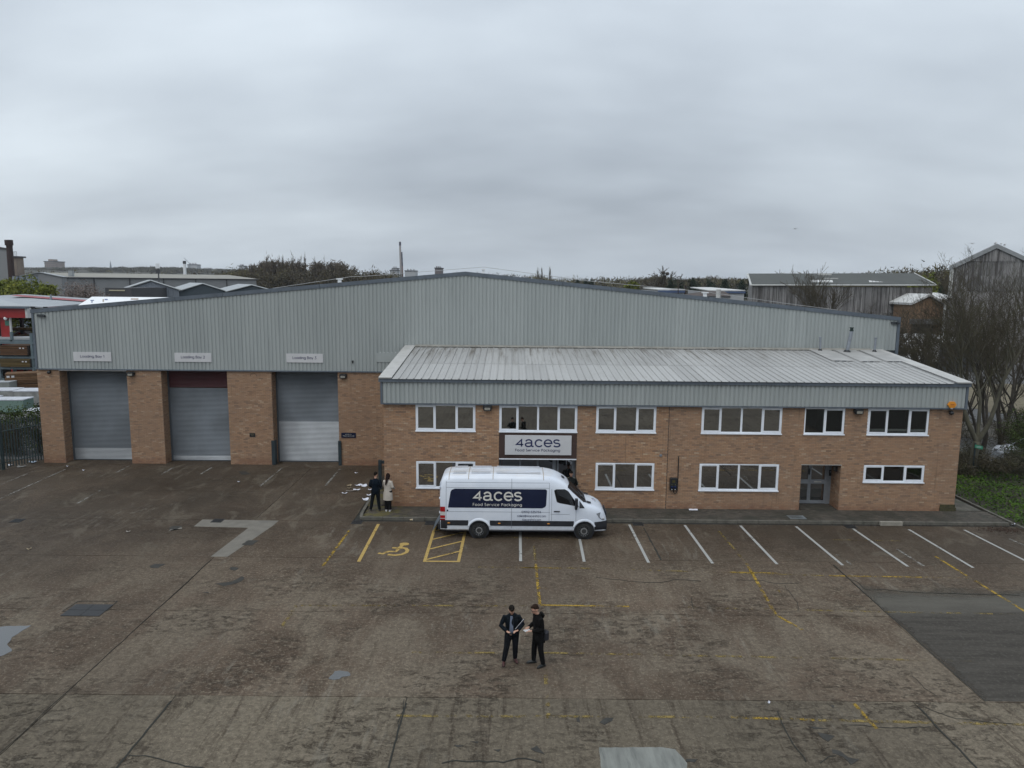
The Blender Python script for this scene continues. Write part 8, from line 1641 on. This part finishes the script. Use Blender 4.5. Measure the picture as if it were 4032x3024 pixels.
pallet(-39.9, 59.8, 0, 2.3, 1.7, 1.35, rad(6), WRAPW, 'clear wrapped stone pallet with a white cover behind the mint one'); pallet(-42.6, 60.2, 0, 2.2, 1.7, 1.3, rad(6), WRAPW, 'clear wrapped pallet with a white cover at the left edge')
pallet(-36.3, 58.6, 0, 1.5, 1.0, .75, rad(12), plain('blue_wrap', (0.06, 0.10, 0.16), .5, .2, 2), 'low blue and white wrapped pallet beside the warehouse corner'); pallet(-36.8, 61.4, 0, 1.2, .9, .7, rad(-8), WRAPW, 'small white topped pallet furthest back by the warehouse corner')
pallet(-35.2, 53.6, 0, 2.2, 1.2, .8, rad(3), WRAPW, 'pallet with a crumpled white sheet close to the warehouse corner', WRAPT); pallet(-44.8, 63.5, 0, 1.3, 1.1, 1.5, rad(3), plain('grey_box', (.20, .21, .20), .6, .1, 2), 'grey wrapped box on the ground below the steel rack', PALER); pallet(-46.6, 62.5, 0, 1.6, 1.1, 1.1, rad(3), plain('grey_box_b', (.14, .15, .14), .6, .1, 2), 'low grey box left of the taller one below the steel rack', TIM)
pallet(-43.0, 62.6, 0, 1.9, .5, .25, rad(5), TIM, 'flat pale board bundle on the tarmac behind the wrapped pallets', plain('pale_board', (.34, .31, .25), .8))
# ------------------------------------------------------------------ litter and birds
PAP = plain('litter_paper', (0.66, 0.68, 0.76), .8, .04, 5); PAPB = plain('brown_litter', (0.26, 0.21, 0.14), .9, .1, 5)
def sheet_(u, v, w, h, rz, label, mat=PAP, crump=.03, z=0.008, nm='paper_sheet', cat='litter'):
    p = G(u, v, z); r = random.Random(int(u+v)); t_ = thing(nm, (p.x, p.y, z), label, cat, 'litter on the ground'); m = MB(); n = 4; cs, sn = math.cos(rz), math.sin(rz); b = []
    for j in range(n+1):
        for i in range(n+1): a, c = (i/n-.5)*w, (j/n-.5)*h; b.append((p.x+a*cs-c*sn, p.y+a*sn+c*cs, z+r.uniform(0, crump)+(.02*abs(i-2) if crump > .02 else 0)))
    m.add(b, [(j*(n+1)+i, j*(n+1)+i+1, (j+1)*(n+1)+i+1, (j+1)*(n+1)+i) for j in range(n) for i in range(n)]); m.build('sheet', mat, t_)
c14 = lambda x, y: (1350+x*.3135, 1780+y*.3135)
for (x, y, w, h, rz, lab) in [(265, 425, .30, .42, .3, 'white paper sheet lying flat, right one of the overlapping pair by the office corner'), (195, 420, .36, .22, .8, 'folded white paper touching the flat sheet by the office corner'), (175, 478, .34, .16, .1, 'white paper strip below the overlapping pair'), (288, 598, .30, .34, .4, 'white paper sheet at the kerb left of the man in navy'), (326, 545, .2, .2, .2, 'crumpled white paper just above the sheet at the kerb'), (170, 268, .18, .09, 0, 'small pale green wrapper on the dark concrete'), (338, 478, .16, .12, 0, 'small white paper by the elbow of the man in navy'), (22, 522, .26, .12, .3, 'white paper scrap at the far left of the scattered papers')]:
    sheet_(*c14(x, y), w, h, rz, lab)
sheet_(*c14(110, 492), .55, .12, .25, 'long grey flattened litter strip among the scattered papers', plain('grey_litter', (.22, .2, .18), .9)); sheet_(*c14(80, 432), .3, .2, 1.0, 'brown crumpled wrapper left of the scattered papers', PAPB, .08); sheet_(*c14(80, 455), .22, .12, .2, 'brown cardboard scrap under the brown wrapper', PAPB)
sheet_(2730, 2007, .40, .22, -.1, 'white paper on the pavement below the wide lower window', PAP, .02, .125); sheet_(330, 1853, .12, .1, .3, 'small white scrap below the first shutter'); sheet_(266, 1837, .1, .1, .3, 'tiny white scrap on the old white bay line'); sheet_(940, 1899, .1, .1, .2, 'tiny white scrap in front of the third shutter pier')
sheet_(130, 1823, .38, .3, .5, 'pale blue plastic sheet caught at the foot of the fence', plain('blue_white_plastic', (.35, .42, .5), .6), .1); sheet_(85, 1840, .4, .2, .2, 'grey plastic scrap at the foot of the fence', plain('grey_plastic', (.2, .2, .19), .7), .06); sheet_(40, 1833, .25, .2, .1, 'crumpled white plastic at the foot of the fence post'); sheet_(3990, 2067, .22, .16, 0, 'small white wrapper by the kerb at the right edge', PAP, .04, .01); sheet_(3026, 2770, .07, .05, .5, 'tiny white scrap on the near slab at the right'); sheet_(115, 2163, .16, .1, .4, 'pale scrap on the concrete left of the manhole', PAPB); sheet_(505+0, 2095-0, .0 + .16, .08, .3, 'pale scrap on the concrete left of the angled repair', plain('pale_scrap', (.3, .28, .25), .9))
p = G(1620, 2050); t_ = thing('paper_cup', (p.x, p.y, 0), 'brown paper cup lying on its side at the kerb by the disabled bay', 'cup'); m = MB(); m.tube([(p.x-.07, p.y, .035), (p.x+.06, p.y, .045)], [.028, .042], 12); m.build('cup', plain('cup_card', (.42, .34, .22), .8), t_); m = MB(); m.tube([(p.x+.06, p.y, .045), (p.x+.066, p.y, .0455)], .044, 12); m.build('rim', SIGNW, t_)
n = 500; ctr = G(3975, 2090); P = rng.normal(size=(n, 3))*np.array([.45, .22, .006])+np.array([ctr.x-.2, ctr.y+.1, .02]); P[:, 2] = np.abs(P[:, 2]); lv = leaves('leaf_litter', P, (.04, .09), plain('dead_leaves', (.045, .025, .015), .9), None, 'stuff', .8); tag(lv, 'dark heap of dead leaves in the corner by the ivy kerb', 'leaves')
n = 900; P = np.stack([rng.uniform(10, 22, n), 30.93-np.abs(rng.normal(size=n))*.06, np.full(n, .012)], 1); lv = leaves('leaf_litter', P, (.02, .06), plain('gutter_dirt', (.03, .022, .015), .9), None, 'stuff', .9); tag(lv, 'dirt and dead leaves in the gutter under the kerb', 'leaves')
GREYB = plain('gull_grey', (.22, .23, .25), .7); WB_ = plain('gull_white', (.6, .6, .6), .7)
def gull(u, v, Y, fly, label):
    q_ = W(u, v, Y); t_ = thing('gull', q_, label, 'bird', 'gulls at the right'); m = MB(); x, y, z = q_
    if fly:
        m.tube([(x-.28, y, z+.02), (x-.15, y, z), (x+.1, y, z), (x+.24, y, z+.02), (x+.31, y, z+.01)], [.02, .07, .08, .05, .012], 8)
        b = m.build('body', WB_, t_, smooth=True)
        for s_ in (-1, 1):
            m = MB(); P = [(0, 0, .03), (s_*.25, -.02, .12), (s_*.62, .03, .06)]; wv = [.12, .09, .015]
            vs = []
            for (px_, py_, pz_), w_ in zip(P, wv): vs += [(x+px_*1.0-w_*.3, y+py_-w_, z+pz_), (x+px_-w_*.3, y+py_+w_, z+pz_), (x+px_, y+py_, z+pz_+.025)]
            m.add(vs, [(0, 3, 5, 2), (1, 2, 5, 4), (0, 1, 4, 3), (3, 6, 8, 5), (4, 5, 8, 7), (3, 4, 7, 6)]); m.build('wing', GREYB, t_)
    else:
        m.tube([(x-.22, y, z-.02), (x-.1, y, z+.05), (x+.05, y, z+.12), (x+.10, y, z+.22), (x+.17, y, z+.25)], [.02, .08, .08, .05, .02], 8); m.build('body', WB_, t_, smooth=True); m = MB(); m.tube([(x-.26, y, z-.01), (x-.08, y, z+.10), (x+.04, y, z+.13)], [.02, .085, .06], 8); m.build('wing', GREYB, t_, smooth=True)
        for s_ in (-.03, .03): m = MB(); m.tube([(x, y+s_, z-.15), (x, y+s_, z+.06)], .012, 4); m.build('leg', PAPB, t_)
gull(3131, 901, 150, True, 'gull flying higher, left of the other flying bird'); gull(3828, 959, 140, True, 'gull flying just left of the tall clad shed roof')
gull(3921, 960, 99.6, False, 'gull perched on the apex of the tall clad shed'); gull(3943, 962, 118, False, 'gull perched second from the apex of the tall shed'); gull(3957, 966, 99.6, False, 'gull perched furthest right on the tall shed roof')
